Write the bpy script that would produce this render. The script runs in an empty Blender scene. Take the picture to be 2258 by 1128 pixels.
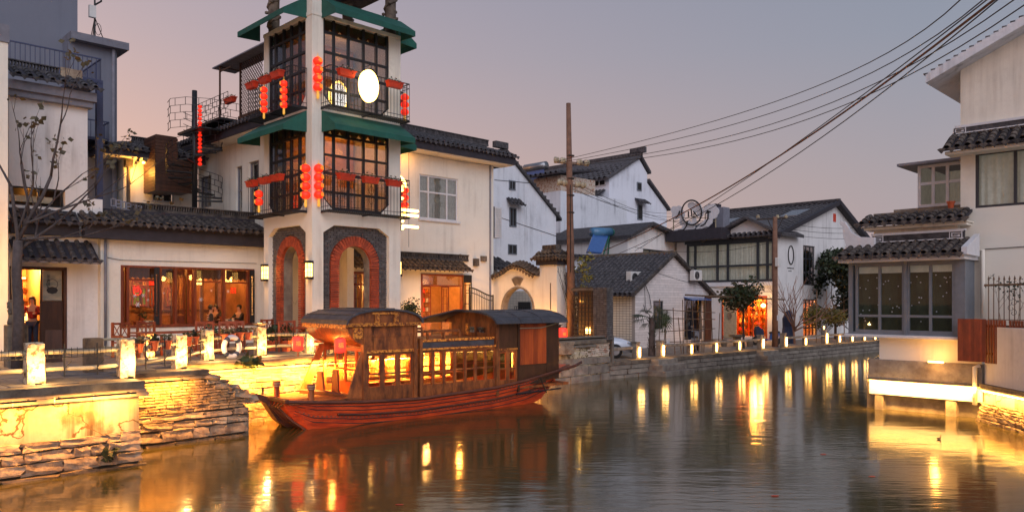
import bpy, bmesh, math, random
from mathutils import Vector, Matrix, noise
rnd = random.Random(7)
sc = bpy.context.scene
COL = sc.collection

# ------------------------------------------------------------------ camera
CAMZ = 3.25
FPX, CX, CY, HORZ = 1700.0, 1129.0, 564.0, 663.0      # focal length, centre and horizon of the 2258 px wide photograph
cam_d = bpy.data.cameras.new('camera'); cam = bpy.data.objects.new('camera', cam_d); COL.objects.link(cam)
cam.location = (0, 0, CAMZ); cam.rotation_euler = (math.pi / 2, 0, 0)
cam_d.sensor_width = 36; cam_d.lens = 36 * FPX / 2258.0
cam_d.shift_y = (HORZ - CY) / 2258.0
cam_d.clip_start = 0.1; cam_d.clip_end = 2000
sc.camera = cam

# ------------------------------------------------------------------ world (dusk sky)
w = bpy.data.worlds.new('World'); sc.world = w; w.use_nodes = True
nt = w.node_tree; nt.nodes.clear()
N, L = nt.nodes.new, nt.links.new
out = N('ShaderNodeOutputWorld'); bg = N('ShaderNodeBackground'); bg2 = N('ShaderNodeBackground'); add = N('ShaderNodeAddShader')
tc = N('ShaderNodeTexCoord'); sp = N('ShaderNodeSeparateXYZ'); L(tc.outputs['Generated'], sp.inputs[0])
SKY_GAIN = .71
ramp = N('ShaderNodeValToRGB'); L(sp.outputs['Z'], ramp.inputs[0])
cr = ramp.color_ramp; cr.elements[0].position = 0.0; cr.elements[0].color = (.66, .33, .235, 1)
cr.elements[1].position = .60; cr.elements[1].color = (.16, .20, .31, 1)
e = cr.elements.new(.14); e.color = (.52, .29, .25, 1)
e = cr.elements.new(.30); e.color = (.36, .26, .285, 1)
ramp2 = N('ShaderNodeValToRGB'); L(sp.outputs['Z'], ramp2.inputs[0])
cr = ramp2.color_ramp; cr.elements[0].position = 0.0; cr.elements[0].color = (.36, .28, .32, 1)
cr.elements[1].position = .55; cr.elements[1].color = (.14, .18, .26, 1)
e = cr.elements.new(.14); e.color = (.30, .25, .285, 1)
e = cr.elements.new(.30); e.color = (.215, .225, .285, 1)
mr = N('ShaderNodeMapRange'); mr.inputs[1].default_value = -.45; mr.inputs[2].default_value = .45
L(sp.outputs['X'], mr.inputs[0])
mx = N('ShaderNodeMix'); mx.data_type = 'RGBA'
L(mr.outputs[0], mx.inputs[0]); L(ramp.outputs[0], mx.inputs[6]); L(ramp2.outputs[0], mx.inputs[7])
L(mx.outputs[2], bg.inputs[0]); bg.inputs[1].default_value = SKY_GAIN
sky = N('ShaderNodeTexSky'); sky.sky_type = 'NISHITA'; sky.sun_disc = False
sky.sun_elevation = math.radians(2); sky.sun_rotation = math.radians(-60); sky.dust_density = 3
L(sky.outputs[0], bg2.inputs[0]); bg2.inputs[1].default_value = 0.05
L(bg.outputs[0], add.inputs[0]); L(bg2.outputs[0], add.inputs[1]); L(add.outputs[0], out.inputs[0])

sun_d = bpy.data.lights.new('sun', 'SUN'); sun = bpy.data.objects.new('sun', sun_d); COL.objects.link(sun)
sun_d.energy = 1.02; sun_d.angle = math.radians(50); sun_d.color = (.90, .89, 1.0)
sun.rotation_euler = (math.radians(58), 0, math.radians(14))       # broad soft fill added behind the camera to brighten the pale walls

vs = sc.view_settings
vs.view_transform = 'Standard'; vs.look = 'None'; vs.gamma = 1; vs.exposure = 0.70; vs.use_curve_mapping = False
sc.render.engine = 'CYCLES'
sc.cycles.use_denoising = True
sc.cycles.max_bounces = 7; sc.cycles.diffuse_bounces = 3; sc.cycles.glossy_bounces = 3; sc.cycles.transparent_max_bounces = 12
sc.cycles.sample_clamp_indirect = 4
sc.cycles.use_light_tree = True

# ------------------------------------------------------------------ town grid: a runs along the quay (away, right), b inland (away, left)
P0 = Vector((-6.485, 25.0)); UU = Vector((.711, .703)); VV = Vector((-.703, .711))
TH = math.atan2(UU.y, UU.x)
T = 1.65        # quay terrace level
F = 0.70        # far bank level
def W(a, b, z=0.0):
    return Vector((P0.x + a * UU.x + b * VV.x, P0.y + a * UU.y + b * VV.y, z))
def A(px, b):   # grid a where the wall b meets the sight line of a column
    t = (px - CX) / FPX
    return (t * (P0.y + b * VV.y) - P0.x - b * VV.x) / (UU.x - t * UU.y)
def B(px, a):
    t = (px - CX) / FPX
    return (t * (P0.y + a * UU.y) - P0.x - a * UU.x) / (VV.x - t * VV.y)
def Z(py, a, b):
    return CAMZ + (HORZ - py) * W(a, b).y / FPX
def G(px, py, z):   # ground point under a pixel, grid coordinates
    d = (CAMZ - z) * FPX / (py - HORZ); x = (px - CX) / FPX * d
    r = Vector((x - P0.x, d - P0.y)); return r.dot(UU), r.dot(VV)

class Face:
    """Local frame of a wall: s along it, n outwards, z up.  kind 'a': wall b=const looking -b; 'b': wall a=const looking -a."""
    def __init__(self, kind, c):
        self.k, self.c = kind, c
    def __call__(self, s, n, z):
        return (s, self.c - n, z) if self.k == 'a' else (self.c - n, s, z)
    def S(self, px, n=0):
        return A(px, self.c - n) if self.k == 'a' else B(px, self.c - n)
    def z(self, py, s, n=0):
        p = self(s, n, 0); return Z(py, p[0], p[1])
    def basis(self):  # piece frame: x along, y into the wall, z up
        if self.k == 'a': return Matrix(((1, 0, 0), (0, 1, 0), (0, 0, 1))).to_4x4()
        return Matrix(((0, 1, 0), (-1, 0, 0), (0, 0, 1))).to_4x4()
class Local:
    def __call__(self, s, n, z): return (s, n, z)
    def basis(self): return Matrix.Identity(4)
LOC = Local()
class Rot:
    """free frame: origin o, heading ang"""
    def __init__(self, o, ang):
        self.o, self.c, self.s_ = o, math.cos(ang), math.sin(ang); self.ang = ang
    def __call__(self, s, n, z):
        return (self.o[0] + s * self.c - n * self.s_, self.o[1] + s * self.s_ + n * self.c, self.o[2] + z)

# ------------------------------------------------------------------ materials
MATS = {}
def mat(name, col, rough=.7, var=.0, scale=3.0, bump=.0, bscale=None, metal=0.0, emit=None, estr=0.0, col2=None, stretch=None, spec=.5, detail=6, ramp=(.35, .7), coat=0):
    if name in MATS: return MATS[name]
    m = bpy.data.materials.new(name); m.use_nodes = True; MATS[name] = m
    n = m.node_tree; n.nodes.clear(); N, L = n.nodes.new, n.links.new
    o = N('ShaderNodeOutputMaterial'); p = N('ShaderNodeBsdfPrincipled'); L(p.outputs[0], o.inputs[0])
    p.inputs['Base Color'].default_value = (*col, 1); p.inputs['Roughness'].default_value = rough
    p.inputs['Metallic'].default_value = metal; p.inputs['Specular IOR Level'].default_value = spec
    if coat: p.inputs['Coat Weight'].default_value = coat
    if emit: p.inputs['Emission Color'].default_value = (*emit, 1); p.inputs['Emission Strength'].default_value = estr
    if var or bump or col2:
        tcd = N('ShaderNodeNewGeometry'); src = tcd.outputs['Position']
        mp = N('ShaderNodeMapping'); L(src, mp.inputs[0])
        if stretch: mp.inputs['Scale'].default_value = stretch
        nz = N('ShaderNodeTexNoise'); nz.inputs['Scale'].default_value = scale; nz.inputs['Detail'].default_value = detail; nz.inputs['Roughness'].default_value = .65
        L(mp.outputs[0], nz.inputs['Vector'])
        c2 = col2 or tuple(max(0, c * (1 - var)) for c in col)
        r = N('ShaderNodeValToRGB'); L(nz.outputs[0], r.inputs[0])
        r.color_ramp.elements[0].position = ramp[0]; r.color_ramp.elements[0].color = (*c2, 1)
        r.color_ramp.elements[1].position = ramp[1]; r.color_ramp.elements[1].color = (*col, 1)
        oi = N('ShaderNodeObjectInfo'); hs = N('ShaderNodeHueSaturation')
        mm = N('ShaderNodeMapRange'); mm.inputs[3].default_value = 1 - var * .45; mm.inputs[4].default_value = 1 + var * .35
        L(oi.outputs['Random'], mm.inputs[0]); L(mm.outputs[0], hs.inputs['Value']); L(r.outputs[0], hs.inputs['Color'])
        L(hs.outputs[0], p.inputs['Base Color'])
        if bump:
            n2 = N('ShaderNodeTexNoise'); n2.inputs['Scale'].default_value = bscale or scale * 4; n2.inputs['Detail'].default_value = 5
            L(mp.outputs[0], n2.inputs['Vector'])
            bp = N('ShaderNodeBump'); bp.inputs['Strength'].default_value = bump; bp.inputs['Distance'].default_value = .03
            L(n2.outputs[0], bp.inputs['Height']); L(bp.outputs[0], p.inputs['Normal'])
    return m

def plaster(name, col, dirt, amount=.5, streak=True):
    """rendered wall with rain streaks, patches and fine unevenness"""
    if name in MATS: return MATS[name]
    m = mat(name, col, .85); n = m.node_tree; N, L = n.nodes.new, n.links.new
    p = next(x for x in n.nodes if x.type == 'BSDF_PRINCIPLED')
    g = N('ShaderNodeNewGeometry')
    def nz(scale, st, det=5):
        mp = N('ShaderNodeMapping'); mp.inputs['Scale'].default_value = st; L(g.outputs['Position'], mp.inputs[0])
        t = N('ShaderNodeTexNoise'); t.inputs['Scale'].default_value = scale; t.inputs['Detail'].default_value = det; t.inputs['Roughness'].default_value = .6
        L(mp.outputs[0], t.inputs['Vector']); return t.outputs[0]
    def rg(x, a, b):
        r = N('ShaderNodeMapRange'); r.inputs[1].default_value = a; r.inputs[2].default_value = b; L(x, r.inputs[0]); return r.outputs[0]
    def mul(x, y):
        r = N('ShaderNodeMath'); r.operation = 'MULTIPLY'; L(x, r.inputs[0])
        if isinstance(y, float): r.inputs[1].default_value = y
        else: L(y, r.inputs[1])
        return r.outputs[0]
    st = rg(nz(2.2, (1.6, 1.6, .10)), .44, .74)
    pa = rg(nz(.55, (1, 1, 1)), .40, .72)
    fi = rg(nz(9, (1, 1, 1)), .35, .8)
    mxx = N('ShaderNodeMath'); mxx.operation = 'MAXIMUM'; L(mul(st, pa), mxx.inputs[0]); L(mul(mul(fi, pa), .45), mxx.inputs[1])
    fac = mul(mxx.outputs[0], float(amount))
    mc = N('ShaderNodeMix'); mc.data_type = 'RGBA'; mc.inputs[6].default_value = (*col, 1); mc.inputs[7].default_value = (*dirt, 1)
    L(fac, mc.inputs[0]); L(mc.outputs[2], p.inputs['Base Color'])
    if 'quay' in name:
        dn = N('ShaderNodeTexNoise'); dn.inputs['Scale'].default_value = 1.7; dn.inputs['Detail'].default_value = 5; L(g.outputs['Position'], dn.inputs['Vector'])
        va = N('ShaderNodeVectorMath'); va.operation = 'ADD'; L(g.outputs['Position'], va.inputs[0]); L(dn.outputs['Color'], va.inputs[1])
        vo = N('ShaderNodeTexVoronoi'); vo.feature = 'DISTANCE_TO_EDGE'; vo.inputs['Scale'].default_value = .9; L(va.outputs[0], vo.inputs['Vector'])
        ck = rg(vo.outputs['Distance'], .022, .006); bl = rg(nz(1.3, (1, 1, .8), 8), .54, .64); m2 = N('ShaderNodeMath'); m2.operation = 'MAXIMUM'; L(ck, m2.inputs[0]); L(mul(bl, .8), m2.inputs[1])
        m3 = N('ShaderNodeMix'); m3.data_type = 'RGBA'; m3.inputs[7].default_value = (.10, .055, .02, 1); L(mc.outputs[2], m3.inputs[6]); L(m2.outputs[0], m3.inputs[0]); L(m3.outputs[2], p.inputs['Base Color'])
    bp = N('ShaderNodeBump'); bp.inputs['Strength'].default_value = .25; bp.inputs['Distance'].default_value = .02
    L(nz(6, (1, 1, 1)), bp.inputs['Height']); L(bp.outputs[0], p.inputs['Normal'])
    return m

def glass(name, tint=(.9, .9, .9), refl=.22, rough=.02):
    if name in MATS: return MATS[name]
    m = bpy.data.materials.new(name); m.use_nodes = True; MATS[name] = m
    n = m.node_tree; n.nodes.clear(); N, L = n.nodes.new, n.links.new
    o = N('ShaderNodeOutputMaterial'); t = N('ShaderNodeBsdfTransparent'); g = N('ShaderNodeBsdfGlossy'); x = N('ShaderNodeMixShader')
    t.inputs[0].default_value = (*tint, 1); g.inputs['Roughness'].default_value = rough
    fc = N('ShaderNodeLayerWeight'); fc.inputs[0].default_value = .5; lw = N('ShaderNodeMath'); lw.operation = 'POWER'; lw.inputs[1].default_value = 3.5; L(fc.outputs['Facing'], lw.inputs[0])
    mr = N('ShaderNodeMapRange'); mr.inputs[1].default_value = 0; mr.inputs[2].default_value = 1; mr.inputs[3].default_value = refl; mr.inputs[4].default_value = 1
    L(lw.outputs[0], mr.inputs[0]); L(mr.outputs[0], x.inputs[0]); L(t.outputs[0], x.inputs[1]); L(g.outputs[0], x.inputs[2]); L(x.outputs[0], o.inputs[0])
    return m

def brickmat(name, c1, c2, mortar, bw, bh, frame):
    """small glazed wall tiles or bricks too fine to pick apart; frame = 'a' or 'b' wall direction"""
    if name in MATS: return MATS[name]
    m = mat(name, c1, .55); n = m.node_tree; N, L = n.nodes.new, n.links.new
    p = next(x for x in n.nodes if x.type == 'BSDF_PRINCIPLED')
    g = N('ShaderNodeNewGeometry'); vr = N('ShaderNodeVectorRotate'); vr.rotation_type = 'Z_AXIS'; vr.inputs['Angle'].default_value = -TH
    L(g.outputs['Position'], vr.inputs['Vector']); s = N('ShaderNodeSeparateXYZ'); L(vr.outputs[0], s.inputs[0])
    c = N('ShaderNodeCombineXYZ'); L(s.outputs['X' if frame == 'a' else 'Y'], c.inputs[0]); L(s.outputs['Z'], c.inputs[1])
    b = N('ShaderNodeTexBrick'); b.inputs['Scale'].default_value = 1; b.inputs['Brick Width'].default_value = bw; b.inputs['Row Height'].default_value = bh
    b.inputs['Mortar Size'].default_value = bh * .09; b.inputs['Color1'].default_value = (*c1, 1); b.inputs['Color2'].default_value = (*c2, 1); b.inputs['Mortar'].default_value = (*mortar, 1)
    b.offset = 0 if 'tile' in name else .5
    L(c.outputs[0], b.inputs['Vector']); L(b.outputs[0], p.inputs['Base Color'])
    bp = N('ShaderNodeBump'); bp.inputs['Strength'].default_value = .6; bp.inputs['Distance'].default_value = .01; bp.invert = True
    L(b.outputs['Fac'], bp.inputs['Height']); L(bp.outputs[0], p.inputs['Normal'])
    return m

M = {}
M['white'] = plaster('white_plaster', (.74, .72, .70), (.22, .20, .19), .95)
M['cream'] = plaster('cream_plaster', (.78, .73, .63), (.32, .26, .20), .85)
M['oldwhite'] = plaster('weathered_plaster', (.70, .72, .76), (.15, .16, .18), 1.0)
M['farwhite'] = plaster('cool_plaster', (.74, .76, .82), (.22, .23, .26), .9)
M['greyblue'] = plaster('grey_render', (.17, .18, .22), (.09, .10, .13), .6)
M['greytrim'] = mat('grey_trim', (.23, .23, .27), .8, .3, 3)
M['fascia'] = mat('dark_fascia', (.035, .030, .040), .7, .4, 4, .2)
M['tile'] = mat('clay_roof_tile', (.15, .118, .095), .8, .65, 5, .4, 30, col2=(.022, .020, .022))
M['tiled'] = mat('dark_roof_tile', (.105, .095, .098), .8, .6, 5, .4, 30, col2=(.026, .024, .027))
M['tilewarm'] = mat('brown_roof_tile', (.16, .105, .062), .8, .5, 6, .4, 30, col2=(.055, .036, .024))
M['iron'] = mat('black_iron', (.012, .012, .014), .5, .2, 8)
M['frame'] = mat('charcoal_frame', (.030, .034, .042), .4, .2, 6)
M['bluegrey'] = mat('blue_grey_frame', (.15, .17, .20), .4, .2, 5)
M['navy'] = mat('navy_paint', (.045, .055, .12), .5, .3, 5)
M['whiteframe'] = mat('white_window_frame', (.66, .66, .68), .5, .15, 5)
M['wood'] = mat('dark_brown_wood', (.085, .030, .013), .5, .5, 7, .25, 40, stretch=(1, 1, .2))
M['redwood'] = mat('red_brown_wood', (.30, .055, .016), .45, .5, 7, .25, 40, stretch=(1, 1, .25))
M['boatwood'] = mat('old_boat_timber', (.44, .125, .026), .5, .6, 6, .4, 30, col2=(.10, .026, .008), stretch=(1, 1, .35))
M['hullred'] = mat('red_hull_timber', (.92, .105, .016), .42, .5, 3, .35, 26, col2=(.42, .034, .008), stretch=(.6, .6, 3.5))
M['hulldark'] = mat('dark_hull_timber', (.17, .045, .017), .5, .6, 4, .4, 25, col2=(.05, .016, .008), stretch=(.6, .6, 3))
M['boatroof'] = mat('grey_roof_boards', (.085, .082, .092), .6, .5, 4, .4, 20, col2=(.035, .033, .04))
M['gilt'] = mat('gilded_carving', (.85, .30, .035), .45, .75, 14, 1.0, 25, col2=(.20, .035, .006), ramp=(.42, .55))
M['orangewood'] = mat('orange_door_wood', (.60, .11, .016), .5, .6, 3, .2, 20, col2=(.25, .03, .008), stretch=(1, 1, .15))
M['awning'] = mat('green_canvas', (.010, .105, .075), .75, .3, 3, .15, 20)
M['lantern'] = mat('red_lantern_silk', (.80, .025, .010), .5, emit=(1, .030, .008), estr=.55)
M['lanternlit'] = mat('lit_red_lantern', (.85, .03, .02), .5, emit=(1, .035, .02), estr=1.1)
M['gold'] = mat('glowing_gold', (.8, .42, .05), .4, emit=(1, .5, .06), estr=.25)  # gold of lettering, cords and tassels given a faint glow of its own
M['boxred'] = mat('orange_red_planter', (.62, .05, .014), .5, .3, 8)
M['terracotta'] = mat('terracotta', (.55, .10, .028), .6, .3, 8)
M['soil'] = mat('soil', (.03, .02, .014), .9)
M['leaf'] = mat('dark_green_leaf', (.045, .075, .022), .6, .6, 5)
M['leafdark'] = mat('very_dark_leaf', (.020, .032, .014), .6, .5, 5)
M['leafyellow'] = mat('yellow_lit_leaf', (.26, .22, .03), .6, .5, 5)  # yellow lamp light put into the leaf colour
M['leafbrown'] = mat('olive_brown_leaf', (.17, .13, .055), .6, .6, 5)
M['bark'] = mat('grey_brown_bark', (.13, .095, .085), .85, .5, 9, .6, 30)
M['barkdark'] = mat('dark_bark', (.06, .04, .03), .85, .5, 9, .6, 30)
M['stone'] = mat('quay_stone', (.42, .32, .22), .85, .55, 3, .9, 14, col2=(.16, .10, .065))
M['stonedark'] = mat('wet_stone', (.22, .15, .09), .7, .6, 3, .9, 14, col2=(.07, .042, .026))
M['brickwarm'] = mat('old_quay_brick', (.42, .29, .16), .85, .55, 5, .6, 24, col2=(.17, .10, .055))
M['groutgrey'] = mat('grey_grout', (.34, .31, .29), .9)
M['mortar'] = mat('dark_mortar', (.10, .07, .045), .9, .5, 5, .5)
M['quayplaster'] = plaster('stained_quay_render', (.50, .41, .27), (.07, .045, .02), 1.5)
M['greybrick'] = mat('grey_brick', (.150, .135, .130), .8, .5, 8, .5, 30, col2=(.065, .057, .055))
M['redbrick'] = mat('red_arch_brick', (.50, .085, .026), .75, .5, 8, .5, 30, col2=(.23, .035, .014))
M['redoldbrick'] = mat('worn_red_brick', (.38, .15, .085), .85, .7, 6, .6, 20, col2=(.62, .52, .42), ramp=(.5, .62))
M['ledge'] = mat('weathered_ledge', (.22, .17, .12), .8, .5, 3, .4, 15, col2=(.07, .05, .038))
M['conduit'] = mat('painted_conduit', (.19, .16, .13), .6, .3, 5)
M['paving'] = mat('grey_paving', (.17, .155, .155), .75, .45, 3, .3, 14, col2=(.08, .07, .07))
M['concrete'] = mat('concrete', (.30, .26, .21), .8, .45, 2.5, .4, 15, col2=(.14, .11, .09))
M['lampstone'] = mat('rough_post_stone', (.60, .46, .30), .9, .45, 9, 1.0, 16, col2=(.17, .10, .05), ramp=(.40, .52))
M['bamboo'] = mat('pale_bamboo', (.50, .42, .28), .5, .35, 6)
M['bamboodark'] = mat('weathered_bamboo', (.17, .10, .055), .6, .4, 6)
M['curtain'] = mat('glowing_grey_curtain', (.68, .64, .55), .9, .25, 5, emit=(.80, .74, .58), estr=.045)  # cloth glows faintly in place of the lamplit rooms behind it
M['curtaingreen'] = mat('sheer_curtain', (.095, .105, .052), .9, .35, 2)
M['dark'] = mat('interior_shade', (.02, .018, .018), .9)  # near black, painted for the shade inside unlit rooms
M['glass'] = glass('window_glass', (.90, .92, .92), .018)
M['glassdark'] = glass('dusk_glass', (.78, .80, .82), .20)
M['glasswarm'] = glass('shop_glass', (.97, .95, .92), .05)
M['acwhite'] = mat('white_plastic', (.70, .68, .64), .5, .12, 5)
M['metal'] = mat('galvanised_metal', (.35, .35, .36), .35, .3, 8, metal=.8)
M['pole'] = mat('concrete_pole', (.26, .13, .08), .85, .4, 4, .3)
M['solarblue'] = mat('solar_panel_blue', (.05, .13, .36), .2, .2, 4)
M['tankblue'] = mat('tank_blue', (.07, .19, .33), .35, .2, 4)
M['tankgreen'] = mat('tank_green', (.02, .12, .08), .4)
M['skin'] = mat('skin', (.55, .30, .19), .6)
M['hair'] = mat('black_hair', (.012, .009, .008), .45)
M['warmlight'] = mat('warm_lamp_glow', (1, .8, .5), .5, emit=(1, .50, .11), estr=7)
M['paperlight'] = mat('paper_lantern_glow', (1, .85, .5), .5, emit=(1, .58, .14), estr=2.6)
M['signwhite'] = mat('sign_face_glow', (1, 1, 1), .5, emit=(1, .97, .93), estr=2.2)
M['signyellow'] = mat('sign_rim_glow', (1, .8, .3), .5, emit=(1, .60, .12), estr=6)
M['tube'] = mat('warm_tube_glow', (1, .8, .5), .5, emit=(1, .54, .13), estr=8)
M['wallwarm'] = mat('warm_interior_wall', (.72, .38, .14), .8, .3, 3)
M['wirem'] = mat('black_cable', (.012, .010, .010), .6)
M['wirebrown'] = mat('brown_cable', (.12, .045, .02), .6)

# ------------------------------------------------------------------ object helpers
ORG = {}
def tag(o, label=None, cat=None, group=None, kind=None):
    if label: o['label'] = label
    if cat: o['category'] = cat
    if group: o['group'] = group
    if kind: o['kind'] = kind
    return o
def thing(name, label, cat, org, group=None):
    """Empty at the base of a thing that stands on the town grid"""
    o = bpy.data.objects.new(name, None); COL.objects.link(o)
    o.location = W(*org); o.rotation_euler = (0, 0, TH); ORG[o.name] = tuple(org); o.empty_display_size = .3
    return tag(o, label, cat, group)
def thing_local(name, label, cat, loc, rz=0, group=None):
    o = bpy.data.objects.new(name, None); COL.objects.link(o)
    o.location = loc; o.rotation_euler = (0, 0, rz); ORG[o.name] = (0, 0, 0); o.empty_display_size = .3
    return tag(o, label, cat, group)

def Rz(a): return Matrix.Rotation(a, 4, 'Z')
def Rx(a): return Matrix.Rotation(a, 4, 'X')
def Ry(a): return Matrix.Rotation(a, 4, 'Y')
def Tr(*v): return Matrix.Translation(Vector(v))
def Sc(x, y, z): return Matrix.Diagonal((x, y, z, 1))

class MB:
    def __init__(self): self.v, self.f, self.m, self.cur = [], [], [], 0
    def add(self, vs, fs):
        o = len(self.v); self.v += [tuple(p) for p in vs]; self.f += [tuple(i + o for i in f) for f in fs]; self.m += [self.cur] * len(fs)
    def box(self, Fr, s0, s1, n0, n1, z0, z1):
        self.add([Fr(s, n, z) for z in (z0, z1) for n in (n0, n1) for s in (s0, s1)],
                 [(0, 2, 3, 1), (4, 5, 7, 6), (0, 1, 5, 4), (2, 6, 7, 3), (0, 4, 6, 2), (1, 3, 7, 5)]); return self
    def bx(self, c, d, rz=0, Fr=LOC):
        r = Rot(c, rz); g = lambda s, n, z: Fr(*r(s, n, z))
        return self.box(g, -d[0] / 2, d[0] / 2, -d[1] / 2, d[1] / 2, -d[2] / 2, d[2] / 2)
    def quad(self, *p): self.add(p, [tuple(range(len(p)))]); return self
    def prism(self, Fr, poly, n0, n1):
        """poly = [(s, z)] extruded from n0 to n1"""
        k = len(poly)
        self.add([Fr(s, n0, z) for s, z in poly] + [Fr(s, n1, z) for s, z in poly],
                 [tuple(range(k)), tuple(range(2 * k - 1, k - 1, -1))] + [(i, (i + 1) % k, k + (i + 1) % k, k + i) for i in range(k)]); return self
    def prismz(self, poly, z0, z1, Fr=LOC):
        k = len(poly)
        self.add([Fr(x, y, z0) for x, y in poly] + [Fr(x, y, z1) for x, y in poly],
                 [tuple(range(k)), tuple(range(2 * k - 1, k - 1, -1))] + [(i, (i + 1) % k, k + (i + 1) % k, k + i) for i in range(k)]); return self
    def ring(self, Fr, outer, inner, n0, n1):
        k = len(outer); V = []
        for n in (n0, n1):
            V += [Fr(s, n, z) for s, z in outer] + [Fr(s, n, z) for s, z in inner]
        fs = []
        for i in range(k):
            j = (i + 1) % k
            fs += [(i, j, k + j, k + i), (2 * k + i, 3 * k + i, 3 * k + j, 2 * k + j), (i, 2 * k + i, 2 * k + j, j), (k + i, k + j, 3 * k + j, 3 * k + i)]
        self.add(V, fs); return self
    def tube(self, pts, r, seg=6, r1=None, Fr=LOC, closed=False):
        pts = [Vector(Fr(*p)) for p in pts]; n = len(pts); rings = []
        r1 = r if r1 is None else r1; up = None
        for i, p in enumerate(pts):
            if closed: d = pts[(i + 1) % n] - pts[i - 1]
            else: d = pts[min(i + 1, n - 1)] - pts[max(i - 1, 0)]
            if d.length < 1e-9: d = Vector((0, 0, 1))
            d.normalize()
            if up is None:
                up = d.orthogonal().normalized()
            x = up - d * up.dot(d)
            x = x.normalized() if x.length > 1e-6 else d.orthogonal().normalized()
            up = x; y = d.cross(x); rr = r + (r1 - r) * i / max(1, n - 1)
            rings.append([p + (x * math.cos(2 * math.pi * k / seg) + y * math.sin(2 * math.pi * k / seg)) * rr for k in range(seg)])
        fs = []
        for i in range(n if closed else n - 1):
            o, q = i * seg, ((i + 1) % n) * seg
            fs += [(o + k, o + (k + 1) % seg, q + (k + 1) % seg, q + k) for k in range(seg)]
        if not closed: fs += [tuple(range(seg - 1, -1, -1)), tuple((n - 1) * seg + k for k in range(seg))]
        self.add([v for r_ in rings for v in r_], fs); return self
    def lathe(self, c, prof, seg=12, Fr=LOC):
        V = []; fs = []
        for r, z in prof:
            V += [Fr(c[0] + r * math.cos(2 * math.pi * k / seg), c[1] + r * math.sin(2 * math.pi * k / seg), c[2] + z) for k in range(seg)]
        for i in range(len(prof) - 1):
            fs += [(i * seg + k, i * seg + (k + 1) % seg, (i + 1) * seg + (k + 1) % seg, (i + 1) * seg + k) for k in range(seg)]
        fs += [tuple(range(seg - 1, -1, -1)), tuple((len(prof) - 1) * seg + k for k in range(seg))]
        self.add(V, fs); return self
    def mesh(self, name, mats, org=(0, 0, 0), smooth=False, bevel=0, recalc=True):
        me = bpy.data.meshes.new(name)
        me.from_pydata([(x - org[0], y - org[1], z - org[2]) for x, y, z in self.v], [], self.f)
        mats = mats if isinstance(mats, (list, tuple)) else [mats]
        for mm in mats: me.materials.append(M[mm] if isinstance(mm, str) else mm)
        if len(mats) > 1: me.polygons.foreach_set('material_index', self.m)
        if recalc or bevel:
            b = bmesh.new(); b.from_mesh(me)
            if recalc: bmesh.ops.recalc_face_normals(b, faces=b.faces)
            if bevel: bmesh.ops.bevel(b, geom=list(b.edges), offset=bevel, segments=1, affect='EDGES')
            b.to_mesh(me); b.free()
        if smooth: me.polygons.foreach_set('use_smooth', [True] * len(me.polygons))
        return me
    def build(self, name, mats, parent, smooth=False, bevel=0, recalc=True, **kw):
        org = ORG[parent.name]
        o = bpy.data.objects.new(name, self.mesh(name, mats, org, smooth, bevel, recalc)); COL.objects.link(o); o.parent = parent; ORG[o.name] = org
        if parent.parent is not None: o.matrix_parent_inverse = parent.matrix_basis.inverted()
        return tag(o, **kw)
    def solo(self, name, mats, org, label, cat, group=None, smooth=False, bevel=0, kind=None, recalc=True):
        o = bpy.data.objects.new(name, self.mesh(name, mats, org, smooth, bevel, recalc)); COL.objects.link(o)
        o.location = W(*org); o.rotation_euler = (0, 0, TH); ORG[o.name] = tuple(org)
        return tag(o, label, cat, group, kind)

def put(name, me, parent, m, **kw):
    """one piece with shared mesh; m = matrix in grid coordinates"""
    o = bpy.data.objects.new(name, me); COL.objects.link(o); o.parent = parent; og = ORG[parent.name]
    if parent.parent is not None: o.matrix_parent_inverse = parent.matrix_basis.inverted()
    o.matrix_basis = Tr(-og[0], -og[1], -og[2]) @ m; ORG[o.name] = og
    return tag(o, **kw)

class Pieces:
    """alike pieces: first 300 (in the order given) single, the rest one 'stuff' part"""
    def __init__(self, name, parent, limit=300): self.n, self.p, self.l, self.items = name, parent, limit, []
    def add(self, me, m): self.items.append((me, m))
    def done(self, key=None):
        if key: self.items.sort(key=key)
        for me, m in self.items[:self.l]: put(self.n, me, self.p, m)
        rest = self.items[self.l:]
        if rest: joined(self.n, rest, self.p, rest[0][0].materials)
def joined(name, items, parent, mats):
    og = ORG[parent.name]; T0 = Tr(-og[0], -og[1], -og[2]); vs, fs = [], []
    cache = {}
    for me, m in items:
        if me.name not in cache: cache[me.name] = ([v.co.copy() for v in me.vertices], [tuple(p.vertices) for p in me.polygons])
        cv, cf = cache[me.name]; o = len(vs); mm = T0 @ m
        vs += [mm @ c for c in cv]; fs += [tuple(i + o for i in f) for f in cf]
    me = bpy.data.meshes.new(name); me.from_pydata(vs, [], fs)
    for x in mats: me.materials.append(x)
    ob = bpy.data.objects.new(name, me); COL.objects.link(ob); ob.parent = parent; ORG[ob.name] = og; ob['kind'] = 'stuff'
    return ob

def copy_tree(o, parent=None):
    c = o.copy(); COL.objects.link(c); ORG[c.name] = ORG.get(o.name, (0, 0, 0))
    if parent is not None: c.parent = parent
    for ch in list(o.children): copy_tree(ch, c)
    return c

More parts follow.
